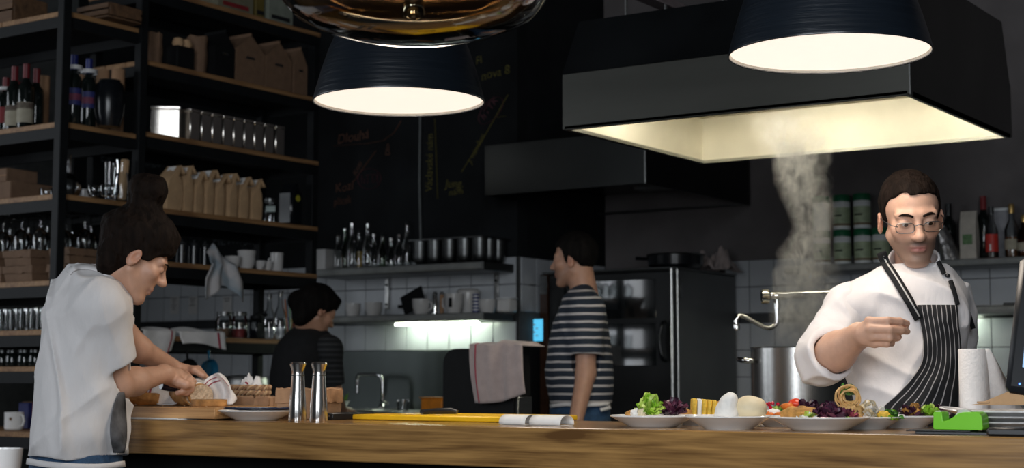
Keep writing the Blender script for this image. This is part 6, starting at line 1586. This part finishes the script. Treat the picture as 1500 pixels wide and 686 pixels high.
# body: one continuous skin surface
s = SDF((lo[0], -.50, .80), (hi[0], .32, hi[2]), .004)
head(s, HC, HR, hs, False, -.034)
nb = J(1341, 408, .05); s.cone(HC+HR@np.array((0, -.05, -.06)), J(1343, 412, .07), .043, .05, .010)
s.loft([g.row(412, 1275, 1385, .07, .04), g.row(440, 1250, 1400, .09, .04), g.row(520, 1258, 1402, .09, .02), g.row(600, 1268, 1400, .095, .02), g.row(690, 1265, 1402, .1, .02)], .03)
s.cone(sh_l, el, .05, .042, .02); s.cone(el, el*.55+wr*.45, .046, .046, .02); s.cone(el*.55+wr*.45, wr, .046, .03, .02, flat=(0, 0, 1), fs=1.05)
# right hand, fingers pinched together
kn = [J(1273, 471, -.335), J(1275, 482, -.345), J(1278, 493, -.34), J(1281, 503, -.325)]
pc = (wr+kn[1]*1.0+kn[2]*1.0)/3
s.cone(wr, pc, .029, .031, .014, flat=(0, 1, 0), fs=.75)
for k in kn: s.cone(pc, k, .022, .0125, .01)
fg = [(J(1300, 470, -.36), J(1318, 471, -.345), J(1329, 474, -.325)), (J(1303, 483, -.37), J(1320, 484, -.35), J(1329, 486, -.33)), (J(1303, 495, -.365), J(1314, 495, -.34), J(1317, 494, -.32)), (J(1299, 504, -.35), J(1306, 503, -.33), J(1306, 501, -.31))]
for k, f3, r in zip(kn, fg, (.0098, .01, .0095, .0085)): hand_chain(s, [k, *f3], [r*1.12, r, r*.93, r*.78], .004)
hand_chain(s, [wr*.4+pc*.6, J(1285, 478, -.27), J(1308, 479, -.285), J(1326, 480, -.315)], [.016, .0135, .0115, .0085], .006)
me = s.mesh('body'); skin_paint(me, HC, HR, hs, SK1, .9); g.add('body', me, M['skin'])
add_eyes(g, HC, HR, hs); brows(g, HC, HR, hs, M['hair_chef'])
hf = SDF(HC-.16, HC+.16, .0032)
hair_cap(g, hf, HC, HR, hs, [(-.13, -.075), (-.06, -.06), (-.035, -.005), (-.012, .0), (.0, -.012), (.016, -.006), (.022, .03), (.04, .056), (.065, .074), (.13, .074)], .0055, M['hair_chef'], None, .003, 110, 'hair', .007)
# jacket
tf = SDF((lo[0], -.32, .80), (hi[0], .34, J(1330, 370, 0)[2]), .005)
wrk = wrsum(shirt_wr(.006, 2, (8, 8, 6)), folds(62, .011, 13, 4), folds(-35, .007, 12, 8))
tf.loft([g.row(388, 1300, 1374, .07, .04), g.row(396, 1284, 1384, .082, .04), g.row(408, 1260, 1395, .10, .035), g.row(424, 1238, 1405, .118, .03), g.row(450, 1236, 1410, .126, .025), g.row(490, 1243, 1412, .128, .02), g.row(540, 1246, 1413, .13, .015), g.row(600, 1258, 1411, .132, .01), g.row(650, 1256, 1414, .138, .01), g.row(695, 1256, 1416, .14, .01)], .02, wr=wrk, sup=2.2)
tors = tf.copy()
tf.ell(sh_l, (.062, .07, .06), k=.05); tf.ell(sh_r, (.05, .07, .06), k=.04)
s2 = SDF((J(1150, 560, -.2)[0], -.36, 1.0), (hi[0], .34, J(1330, 370, 0)[2]), .005)
for (a, b, r0, r1) in ((sh_l, el, .062, .056),): s2.cone(a, b, r0, r1, .02)
fd = unit(wr-el); s2.cone(el, el+fd*.055, .058, .06, .03, cut=True); s2.cone(el+fd*.03, el+fd*.055, .063, .064, .004, cut=True)
er = J(1398, 560, .17); s2.cone(sh_r, er, .066, .06, .02)
sl, X, Y, Z = s2.sl(s2.lo, s2.lo+s2.res*(s2.n-1)); s2.d += folds(-40, .010, 16, 33)(X, Y, Z).astype(np.float32)+(.005*vnoise(X*11+0*Y+Z*9, Y*10+0*X+0*Z, Z*14+X*8, 5)+.005*np.abs(vnoise(X*26+Z*12, Y*20+0*X+0*Z, Z*24, 8))).astype(np.float32)
# hollow cuff around the forearm
s2.cone(el+fd*.035, el+fd*.09, .052, .052, .004, 'sub')
g.add('jacket', tf.mesh('jacket'), M['chefwhite']); g.add('jacket_sleeves', s2.mesh('jacket_sleeves'), M['chefwhite'])
# stand collar
ca, cb = J(1339, 404, .035), J(1337, 376, .005); ax = unit(cb-ca); e1 = unit(np.cross(ax, (0, 1, 0))); e2 = np.cross(ax, e1); G = []
for i in range(41):
    a = 2*math.pi*(.03+.94*i/40)-math.pi/2*1.0
    u = np.array(e1)*math.cos(a)+np.array(e2)*math.sin(a)
    front = max(0, -u[1]); row = []
    for j in range(6):
        v = j/5; q = ca+(cb-ca)*(v*(1-.45*front**3))+u*(.07-.006*v+.003*math.sin(a*3)); row.append(tuple(q))
    G.append(row)
cloth('collar', G, M['chefwhite'], g.root, .005)
for (px, py) in ((1317, 414), (1388, 404), (1341, 456)):
    p = g.proj(tors, px, py, .004); MB().lathe([(0, -.006), (.0055, -.004), (.0075, 0), (.0055, .004), (0, .006)], 12).build('button', M['plastic_black'], g.root, tuple(p))
# apron
g.patch('apron', tors, [(447, 1343, 1402), (470, 1347, 1404), (500, 1352, 1407), (530, 1350, 1409), (555, 1335, 1410), (580, 1312, 1410), (600, 1291, 1410), (640, 1270, 1410), (690, 1262, 1411)], 34, M['apron'], .008)
g.band('apron_strap', tors, [(1291, 370), (1297, 385), (1312, 408), (1330, 438), (1346, 468)], 13, M['black_cloth'], .012)
g.band('strap_stripe', tors, [(1292, 371), (1299, 385), (1314, 408), (1332, 438), (1347, 464)], 2.2, M['cer_grey'], .0155, .001)
g.band('apron_strap', tors, [(1374, 383), (1379, 392), (1383, 401)], 6, M['black_cloth'], .012); g.band('apron_strap', tors, [(1392, 411), (1398, 428), (1403, 447)], 6, M['black_cloth'], .012)
P = [J(1401, 447, -.04), J(1408, 443, -.03), J(1417, 455, -.0), J(1426, 482, .0)]
MB().tube(bez([tuple(p) for p in P], 6), .007, 6, flat=.35).build('apron_tie', M['black_cloth'], g.root); P = [J(1401, 447, -.05), J(1412, 462, -.03), J(1420, 478, -.02)]; MB().tube(bez([tuple(p) for p in P], 6), .006, 6, flat=.35).build('apron_tie', M['black_cloth'], g.root)
# glasses
def HL(p): return tuple(HC+HR@(np.array(p, float)*hs))
gl = thing('eyeglasses', '', '', (0, 0, 0)); 
for k in list(gl.keys()): del gl[k]
gl.parent = g.root
for x in (-1, 1):
    pts = []
    for i in range(24):
        a = 2*math.pi*i/24; ca_, sa_ = math.cos(a), math.sin(a); ex = abs(ca_)**.6*math.copysign(1, ca_)*.0235; ez = abs(sa_)**.6*math.copysign(1, sa_)*.0135
        pts.append(HL((x*.036+ex, .108-abs(x*.036+ex)*.16, -.010+ez)))
    fr = MB().tube(pts, .0011, 6, True).build('lens_frame', M['steel_dark'], gl)
    MB().add(pts, [tuple(range(24))]).build('lens', M['glass'], fr, sharp=None)
    MB().tube([HL((x*.0545, .099, -.006)), HL((x*.068, .085, -.004)), HL((x*.079, .03, .0)), HL((x*.082, -.015, .002))], .0013, 6).build('temple', M['steel_dark'], gl)
MB().tube(bez([HL((-.0125, .107, -.005)), HL((0, .111, -.001)), HL((.0125, .107, -.005))], 4), .0011, 6).build('bridge', M['steel_dark'], gl)
# trousers and shoes behind the counter
s = SDF((-.32, -.25, 0), (.32, .25, .9), .012); cxx = J(1335, 690, .01)[0]
s.loft([(.78, cxx, .01, .15, .12), (.89, cxx, .01, .15, .12)], .03)
for x in (-1, 1): s.cone((cxx+x*.08, .01, .8), (cxx+x*.11, .02, .07), .085, .055, .03); s.ell((cxx+x*.11, -.03, .045), (.045, .12, .045), k=.02)
g.add('trousers', s.mesh('trousers'), M['black_cloth'])

# ---------------------------------------------------------------- woman cutting bread
SK2 = (.52, .295, .20)
g = Fig('dark-haired woman with a bun in a white tee cutting bread at the counter', 112, 4.42); J = g.J
JA = lambda px, py, dy: J(px, py, dy+.08)
def cam_frame(yaw, pitch, roll=0):
    y, p = rad(yaw), rad(pitch); f = (math.cos(y)*math.cos(p), math.sin(y)*math.cos(p), -math.sin(p)); u = (math.cos(y)*math.sin(p), math.sin(y)*math.sin(p)+roll, math.cos(p)); return frame(f, u)
HC = J(199, 377, .05); HR = cam_frame(22, 30); hs = .93
sh_n, sh_f = J(146, 447, -.06), J(150, 452, .22)
el, wr = J(170, 566, .04), J(240, 548, .29)
elf, wrf = J(203, 512, .33), J(250, 536, .49)
lo = J(20, 690, 0); hi = J(330, 240, 0)
s = SDF((lo[0], -.26, .86), (hi[0], .62, hi[2]), .004)
head(s, HC, HR, hs, True, -.026)
nb = J(142, 432, .06); s.cone(HC+HR@np.array((0, -.035, -.065))*hs, nb, .045, .05, .02)
s.loft([g.row(430, 100, 172, .10, .06), g.row(470, 92, 172, .12, .06), g.row(560, 78, 165, .12, .04), g.row(640, 62, 170, .14, .03), g.row(690, 56, 176, .15, .03)], .03)
s.cone(sh_n, el, .045, .04, .02); s.ell(el, (.042, .042, .042), k=.02); m1 = el*.62+wr*.38; s.cone(el, m1, .041, .039, .015); s.cone(m1, wr, .039, .0255, .02)
s.cone(sh_f, elf, .043, .038, .02); s.cone(elf, wrf, .038, .025, .02)
# hand gripping the knife
kn = [JA(269, 551, .31), JA(275, 556, .30), JA(278, 563, .29), JA(277, 570, .285)]; pc = JA(256, 553, .27)
s.cone(wr, pc, .027, .03, .014)
for k in kn: s.cone(pc, k, .024, .0135, .01)
cur = [(JA(279, 556, .275), JA(272, 563, .245)), (JA(281, 563, .262), JA(271, 570, .238)), (JA(279, 571, .255), JA(266, 574, .235)), (JA(274, 576, .255), JA(260, 576, .24))]
for k, c2, r in zip(kn, cur, (.0098, .0102, .0098, .0088)): hand_chain(s, [k, c2[0], c2[1]], [r*1.2, r*1.05, r*.9], .005)
hand_chain(s, [pc*.7+wr*.3, JA(262, 560, .225), JA(272, 564, .225), JA(280, 566, .25)], [.018, .0145, .0125, .0095], .006)
# other hand holding the loaf
pf = JA(272, 543, .44); s.cone(wrf, pf, .025, .027, .014, flat=(0, 0, 1), fs=.7)
for i in range(4): hand_chain(s, [pf, JA(284+i*2, 543-i*.8, .40+.03*i), JA(297+i*2, 551+i, .395+.03*i)], [.016, .0105, .0082], .005)
hand_chain(s, [wrf*.4+pf*.6, JA(274, 552, .37), JA(284, 559, .365)], [.014, .012, .009], .006)
me = s.mesh('body'); skin_paint(me, HC, HR, hs, SK2, 0, (.36, .14, .12)); g.add('body', me, M['skin'])
add_eyes(g, HC, HR, hs, .9); brows(g, HC, HR, hs, M['hair_dark'], .003)
hf = SDF(J(125, 450, -.12), J(290, 245, .3), .0036)
bun = J(217, 281, .06)
def bunf(fl):
    fl.ell(J(196, 340, .06), (.105, .088, .075), k=.03); fl.ell(J(172, 368, .06), (.06, .08, .055), k=.03); fl.ell(J(166, 384, .06), (.042, .07, .028), k=.02); fl.ell(J(228, 350, .07), (.062, .075, .05), k=.03)
    fl.ell(J(212, 312, .06), (.045, .05, .04), k=.03); fl.ell(bun, (.054, .056, .05), k=.02); fl.ell(J(205, 272, .06), (.03, .04, .03), k=.015); fl.ell(J(230, 275, .05), (.028, .04, .03), k=.015)
    fl.ell(HC+HR@np.array((.03, -.065, -.05))*hs, np.array((.045, .04, .05))*hs, HR, .025)
    # keep the face, ear and neck clear
    fl.ell(HC+HR@np.array((0, .105, -.055))*hs, np.array((.11, .062, .09))*hs, HR, .012, 'sub')
    fl.ell(HC+HR@np.array((.09, -.004, -.026))*hs, np.array((.024, .022, .034))*hs, HR, .006, 'sub')
    fl.ell(HC+HR@np.array((.06, .04, -.075))*hs, np.array((.06, .05, .06))*hs, HR, .012, 'sub')
    sl, X, Y, Z = fl.sl(fl.lo, fl.lo+fl.res*(fl.n-1)); fl.d += (.0045*vnoise(X*34+0*Y+0*Z, Y*70+0*X+Z*20, Z*16+0*X+0*Y, 4)+.003*vnoise(X*90+0*Y+0*Z, Y*140+0*X+0*Z, Z*60+X*30, 6)).astype(np.float32)
hair_cap(g, hf, HC, HR, hs, [(-.13, -.11), (-.06, -.1), (-.035, -.075), (-.02, -.05), (-.008, .0), (.012, -.012), (.03, .0), (.05, .03), (.075, .05), (.13, .055)], .014, M['hair_dark'], bunf, .002, 70)
for k in range(9):
    a = k*.7; P = [J(160+3*k, 385+2*k, .0), J(150+4*k, 398+2*k, -.01+.01*(k % 3)), J(146+5*k, 408+1.5*k, .0)]
    if k < 5: MB().tube(bez([tuple(p) for p in P], 5), .0011, 5).build('loose_strand', M['hair_dark'], g.root)
# tee
tf = SDF((J(20, 690, -.2)[0], -.25, .93), (J(235, 560, 0)[0], .4, J(100, 385, 0)[2]), .005); wrk = wrsum(shirt_wr(.010, 11, (7, 7, 3.2)), folds(14, .015, 13, 14, .2), folds(-48, .010, 12, 17, .22))
tf.loft([g.row(390, 104, 154, .06, .08), g.row(402, 95, 172, .10, .08), g.row(426, 85, 186, .135, .08), g.row(455, 76, 188, .16, .07), g.row(500, 67, 182, .165, .06), g.row(550, 58, 178, .165, .05), g.row(600, 48, 182, .17, .04), g.row(640, 42, 185, .175, .03), g.row(668, 40, 178, .165, .03)], .02, wr=wrk)
tors = tf.copy()
tf.ell(sh_n, (.062, .06, .055), k=.05); tf.ell(sh_f, (.055, .055, .05), k=.04)
dn = unit(el-sh_n); e0 = sh_n+dn*.165
tf.cone(sh_n, e0, .058, .063, .03, cut=True); tf.cone(e0-dn*.012, e0, .066, .0665, .004, cut=True)
df = unit(elf-sh_f); tf.cone(sh_f, sh_f+df*.09, .052, .054, .03, cut=True)
# deep folds falling from the shoulder blade
sl, X, Y, Z = tf.sl(tf.lo, tf.lo+tf.res*(tf.n-1)); zz = Z-.95
tf.d += (.006*np.sin((X*38+Z*10-Y*14)+2.2*vnoise(X*6+0*Y+0*Z, Y*6+0*X+0*Z, Z*4+0*X+0*Y, 3))*np.clip((1.5-Z)*1.6, 0, 1)).astype(np.float32)
tf.d += (folds(-25, .009, 15, 41)(X, Y, Z)*np.clip((Z-1.15)*6, 0, 1)).astype(np.float32)
tf.cone(e0-dn*.03, e0+dn*.05, .056, .056, .004, 'sub')
g.add('tee_shirt', tf.mesh('tee_shirt'), M['tee'])
# collar band and printed patch
g.band('tee_collar', tors, [(100, 400), (106, 394), (118, 391), (135, 392), (152, 398), (164, 408), (172, 418)], 7, M['tee'], .006, .004)
M['print'] = pm('tee_print', (.075, .075, .08), .85, 0, .96, 16)
g.patch('tee_print', tors, [(575, 174, 182), (590, 168, 184), (610, 163, 185), (630, 161, 186), (650, 163, 185), (664, 166, 182)], 10, M['print'], .004, .0015)
# jeans and sash
s = SDF((-.34, -.28, 0), (.34, .34, 1.04), .01); cx_ = (J(110, 680, .03))
s.loft([g.row(652, 48, 176, .15, .03), g.row(690, 46, 178, .165, .03), (.84, cx_[0], cx_[1], .145, .17), (.76, cx_[0], cx_[1], .13, .15)], .03)
for x in (-1, 1): s.cone((cx_[0]+x*.04, cx_[1]+x*.07, .8), (cx_[0]+x*.06, cx_[1]+x*.08, .08), .085, .05, .03); s.ell((cx_[0]+x*.06+.05, cx_[1]+x*.08, .045), (.11, .045, .045), k=.02)
g.add('jeans', s.mesh('jeans'), M['denim'])
jf = SDF((-.34, -.28, .8), (.34, .34, 1.06), .008); jf.loft([g.row(640, 44, 180, .165, .03), g.row(655, 44, 180, .16, .03), g.row(690, 44, 180, .17, .03)], .02)
g.band('sash', jf, [(40, 676), (70, 681), (110, 684), (150, 684), (182, 680)], 9, M['tee'], .008, .006)

# ---------------------------------------------------------------- man in striped shirt
g = Fig('man in navy and white striped shirt standing before the oven', 848, 7.0); J = g.J
HC = J(841, 381, 0); HR = cam_frame(157, 2); hs = .95
lo = J(770, 690, 0); hi = J(930, 335, 0)
s = SDF((lo[0], -.4, .9), (hi[0], .35, hi[2]), .006)
head(s, HC, HR, hs); s.cone(HC+HR@np.array((0, -.03, -.06)), J(856, 432, .0), .056, .062, .02)
s.loft([g.row(440, 835, 875, .10, 0), g.row(500, 815, 888, .12, 0), g.row(590, 810, 888, .12, 0), g.row(640, 810, 888, .12, 0)], .03)
shn, eln, wrn = J(860, 455, -.13), J(858, 548, -.17), J(842, 625, -.26)
s.cone(shn, eln, .05, .042, .02); s.cone(eln, wrn, .042, .03, .02); hd = wrn+np.array((-.02, -.04, -.06)); s.cone(wrn, hd, .028, .03, .012, flat=(1, 0, 0), fs=.6)
for i in range(4): hand_chain(s, [hd+np.array((0, -.03+.02*i, -.01)), hd+np.array((-.012, -.034+.021*i, -.05)), hd+np.array((-.03, -.034+.02*i, -.075))], [.011, .0095, .008], .005)
hand_chain(s, [wrn*.4+hd*.6, hd+np.array((-.04, -.02, -.02)), hd+np.array((-.055, -.02, -.045))], [.013, .011, .009], .006)
me = s.mesh('body'); skin_paint(me, HC, HR, hs, (.44, .24, .16), .4); g.add('body', me, M['skin'])
hf = SDF(HC-.16, HC+.16, .005); hair_cap(g, hf, HC, HR, hs, [(-.13, -.08), (-.07, -.07), (-.035, -.01), (0, -.005), (.012, -.02), (.022, .0), (.03, .04), (.05, .06), (.13, .065)], .012, M['hair_black'])
tf = SDF((lo[0]-.03, -.32, .97), (hi[0], .35, J(850, 405, 0)[2]), .007); wrk = wrsum(shirt_wr(.006, 21, (7, 7, 4)), folds(30, .010, 9, 24))
tf.loft([g.row(416, 842, 866, .055, 0), g.row(428, 832, 872, .10, 0), g.row(445, 822, 882, .14, 0), g.row(480, 808, 890, .16, 0), g.row(530, 801, 896, .165, 0), g.row(570, 801, 897, .17, 0), g.row(594, 806, 894, .16, 0)], .02, wr=wrk)
tors = tf.copy()
dn = unit(eln-shn); e0 = shn+dn*.2; tf.ell(shn, (.07, .07, .075), k=.05); tf.cone(shn, e0, .072, .075, .03, cut=True); tf.cone(e0-dn*.04, e0+dn*.04, .06, .06, .004, 'sub')
g.add('striped_shirt', tf.mesh('striped_shirt'), M['sailor'])
s = SDF((-.32, -.28, 0), (.32, .28, 1.08), .012); c0 = J(849, 610, 0)
s.loft([g.row(592, 806, 893, .155, 0), g.row(625, 804, 895, .16, 0), (.8, c0[0], 0, .13, .15)], .03)
for x in (-1, 1): s.cone((c0[0], x*.085, .82), (c0[0]+x*.03, x*.1, .08), .09, .055, .03); s.ell((c0[0]+x*.03-.05, x*.1, .045), (.12, .045, .045), k=.02)
g.add('jeans', s.mesh('jeans'), M['denim'])
jf = SDF((-.34, -.28, .85), (.34, .34, 1.12), .008); jf.loft([g.row(580, 805, 894, .16, 0), g.row(625, 804, 895, .165, 0)], .02)
g.band('apron_string', jf, [(806, 595), (830, 593), (850, 594), (875, 593), (893, 592)], 5, M['linen'], .01, .006); g.band('apron_string', jf, [(880, 601), (888, 599), (894, 597)], 5, M['linen'], .012, .006)

# ---------------------------------------------------------------- woman at the sink
g = Fig('woman in black top bending over the sink counter', 450, 7.25); J = g.J
HC = J(464, 455, 0); HR = cam_frame(38, 28); hs = .92
lo = J(375, 690, 0); hi = J(530, 405, 0)
s = SDF((lo[0], -.3, .95), (hi[0], .5, hi[2]), .007)
head(s, HC, HR, hs, True, -.026); s.cone(HC+HR@np.array((0, -.035, -.06)), J(448, 490, .02), .044, .05, .02)
s.loft([g.row(500, 425, 475, .10, .02), g.row(540, 410, 485, .12, .02), g.row(620, 412, 485, .12, 0)], .03)
shn, eln, wrn = J(481, 512, -.05), J(488, 575, .0), J(500, 602, .2); s.cone(shn, eln, .045, .04, .02); s.cone(eln, wrn, .04, .027, .02); s.cone(wrn, wrn+np.array((.03, .07, -.01)), .027, .026, .01)
for i in range(4): b0 = wrn+np.array((.03, .07, -.01)); hand_chain(s, [b0+np.array((-.025+.017*i, .01, 0)), b0+np.array((-.025+.018*i, .05, -.01)), b0+np.array((-.025+.018*i, .07, -.03))], [.011, .0095, .008], .005)
me = s.mesh('body'); skin_paint(me, HC, HR, hs, (.47, .26, .17)); g.add('body', me, M['skin'])
hf = SDF(J(400, 505, -.2), J(520, 405, .22), .005)
def bun2(fl):
    fl.ell(J(437, 441, 0), (.05, .05, .05), k=.02); fl.ell(J(458, 445, 0), (.085, .08, .062), k=.03); fl.ell(HC+HR@np.array((0, -.06, -.05))*hs, (.062, .045, .065), HR, .03); fl.ell(J(486, 442, .02), (.045, .05, .025), k=.02)
    fl.ell(HC+HR@np.array((.06, .06, -.07))*hs, np.array((.06, .06, .07))*hs, HR, .012, 'sub')
hair_cap(g, hf, HC, HR, hs, [(-.13, -.12), (-.05, -.11), (-.03, -.07), (-.012, -.015), (.02, .0), (.05, .03), (.075, .05), (.13, .05)], .013, M['hair_black'], bun2)
tf = SDF((lo[0], -.3, .98), (hi[0], .42, J(450, 470, 0)[2]), .008)
tf.loft([g.row(477, 432, 470, .06, .03), g.row(488, 418, 482, .11, .03), g.row(505, 405, 490, .14, .02), g.row(540, 396, 490, .15, .02), g.row(610, 396, 488, .15, 0)], .02, wr=shirt_wr(.008, 31))
g.add('black_top', tf.mesh('black_top'), M['black_cloth'])
t2 = SDF((lo[0], -.3, .98), (hi[0], .42, J(450, 470, 0)[2]), .007); dn = unit(eln-shn); t2.cone(shn, shn+dn*.165, .062, .058, .02, cut=True); t2.ell(shn, (.062, .065, .06), k=.03); t2.cone(shn+dn*.13, shn+dn*.22, .047, .047, .004, 'sub'); g.add('striped_sleeve', t2.mesh('striped_sleeve'), M['fine_stripe'])
s = SDF((-.32, -.28, 0), (.32, .28, 1.05), .014); c0 = J(443, 620, 0)
s.loft([(1.02, c0[0], 0, .14, .14), (.8, c0[0], 0, .15, .13)], .03)
for x in (-1, 1): s.cone((c0[0]+x*.07, 0, .82), (c0[0]+x*.09, 0, .08), .085, .05, .03); s.ell((c0[0]+x*.09, .04, .045), (.045, .11, .045), k=.02)
g.add('trousers', s.mesh('trousers'), M['black_cloth'])

# ================================================================ steam
# a wispy plume: density follows a wavering axis above the pot and fades out towards its edge
ax = [(1182, 505, .15), (1180, 470, .15), (1178, 430, .13), (1184, 380, .11), (1192, 330, .095), (1178, 285, .10), (1168, 245, .11), (1162, 205, .13), (1150, 172, .15)]
so = Vector(at_d(1175, 512, 5.72)); SH = float(at_d(1150, 165, 5.72)[2]-so.z); SW = .26
def steam():
    m = bpy.data.materials.new('steam_vapour'); m.use_nodes = True; nt = m.node_tree; N = nt.nodes; L = nt.links; N.remove(N['Principled BSDF'])
    def math_(op, a, b=None, c=None):
        n = N.new('ShaderNodeMath'); n.operation = op
        for k, v in enumerate((a, b, c)):
            if v is None: continue
            if hasattr(v, 'is_linked'): L.new(v, n.inputs[k])
            else: n.inputs[k].default_value = v
        return n.outputs[0]
    def curve(src, pts):
        n = N.new('ShaderNodeFloatCurve'); cu = n.mapping.curves[0]
        for k, (x, y) in enumerate(pts):
            if k < 2: cu.points[k].location = (x, y)
            else: cu.points.new(x, y)
        n.mapping.update(); L.new(src, n.inputs['Value']); return n.outputs[0]
    tc = N.new('ShaderNodeTexCoord'); sp = N.new('ShaderNodeSeparateXYZ'); L.new(tc.outputs['Object'], sp.inputs[0])
    t = math_('DIVIDE', sp.outputs[2], SH); P = []
    for x, y, r in ax:
        p = Vector(at_d(x, y, 5.72))-so; P.append((max(0, min(1, p.z/SH)), p.x*RT[0]+p.y*RT[1], r))
    P.sort()
    cx = math_('SUBTRACT', curve(t, [(z, .5+q) for z, q, _ in P]), .5)
    rr = curve(t, [(z, r) for z, _, r in P])
    dx = math_('SUBTRACT', sp.outputs[0], cx)
    nw = N.new('ShaderNodeTexNoise'); nw.inputs['Scale'].default_value = 6; L.new(tc.outputs['Object'], nw.inputs['Vector'])
    dx = math_('ADD', dx, math_('MULTIPLY_ADD', nw.outputs['Fac'], .16, -.08))
    d2 = math_('SQRT', math_('ADD', math_('MULTIPLY', dx, dx), math_('MULTIPLY', sp.outputs[1], sp.outputs[1])))
    fall = math_('SUBTRACT', 1.0, math_('DIVIDE', d2, rr)); fall = math_('MAXIMUM', fall, 0.0)
    ends = math_('MULTIPLY', math_('MINIMUM', math_('MULTIPLY', t, 9.0), 1.0), math_('MINIMUM', math_('MULTIPLY', math_('SUBTRACT', 1.0, t), 7.0), 1.0))
    mp = N.new('ShaderNodeMapping'); mp.inputs['Scale'].default_value = (1, 1, .7); L.new(tc.outputs['Object'], mp.inputs[0])
    nz = N.new('ShaderNodeTexNoise'); nz.inputs['Scale'].default_value = 19; nz.inputs['Detail'].default_value = 8; nz.inputs['Roughness'].default_value = .62; nz.inputs['Distortion'].default_value = 1.2; L.new(mp.outputs[0], nz.inputs['Vector'])
    cr = N.new('ShaderNodeMapRange'); cr.inputs[1].default_value = .44; cr.inputs[2].default_value = .66; cr.inputs[3].default_value = 0; cr.inputs[4].default_value = 1; L.new(nz.outputs['Fac'], cr.inputs[0])
    den = math_('MULTIPLY', math_('MULTIPLY', cr.outputs[0], fall), math_('MULTIPLY', math_('MAXIMUM', ends, 0.0), 42.0))
    vs = N.new('ShaderNodeVolumePrincipled'); vs.inputs['Color'].default_value = (.96, .94, .88, 1); vs.inputs['Anisotropy'].default_value = .1
    L.new(den, vs.inputs['Density']); L.new(vs.outputs[0], N['Material Output'].inputs['Volume']); return m
st = MB().lathe([(.16, .0), (.2, .1), (SW, .35), (SW, SH)], 24).build('steam_plume', steam(), None, tuple(so), (0, 0, YAW), sharp=None)
tag(st, 'pale steam plume rising from the stockpot towards the hood', 'steam', None, 'stuff')
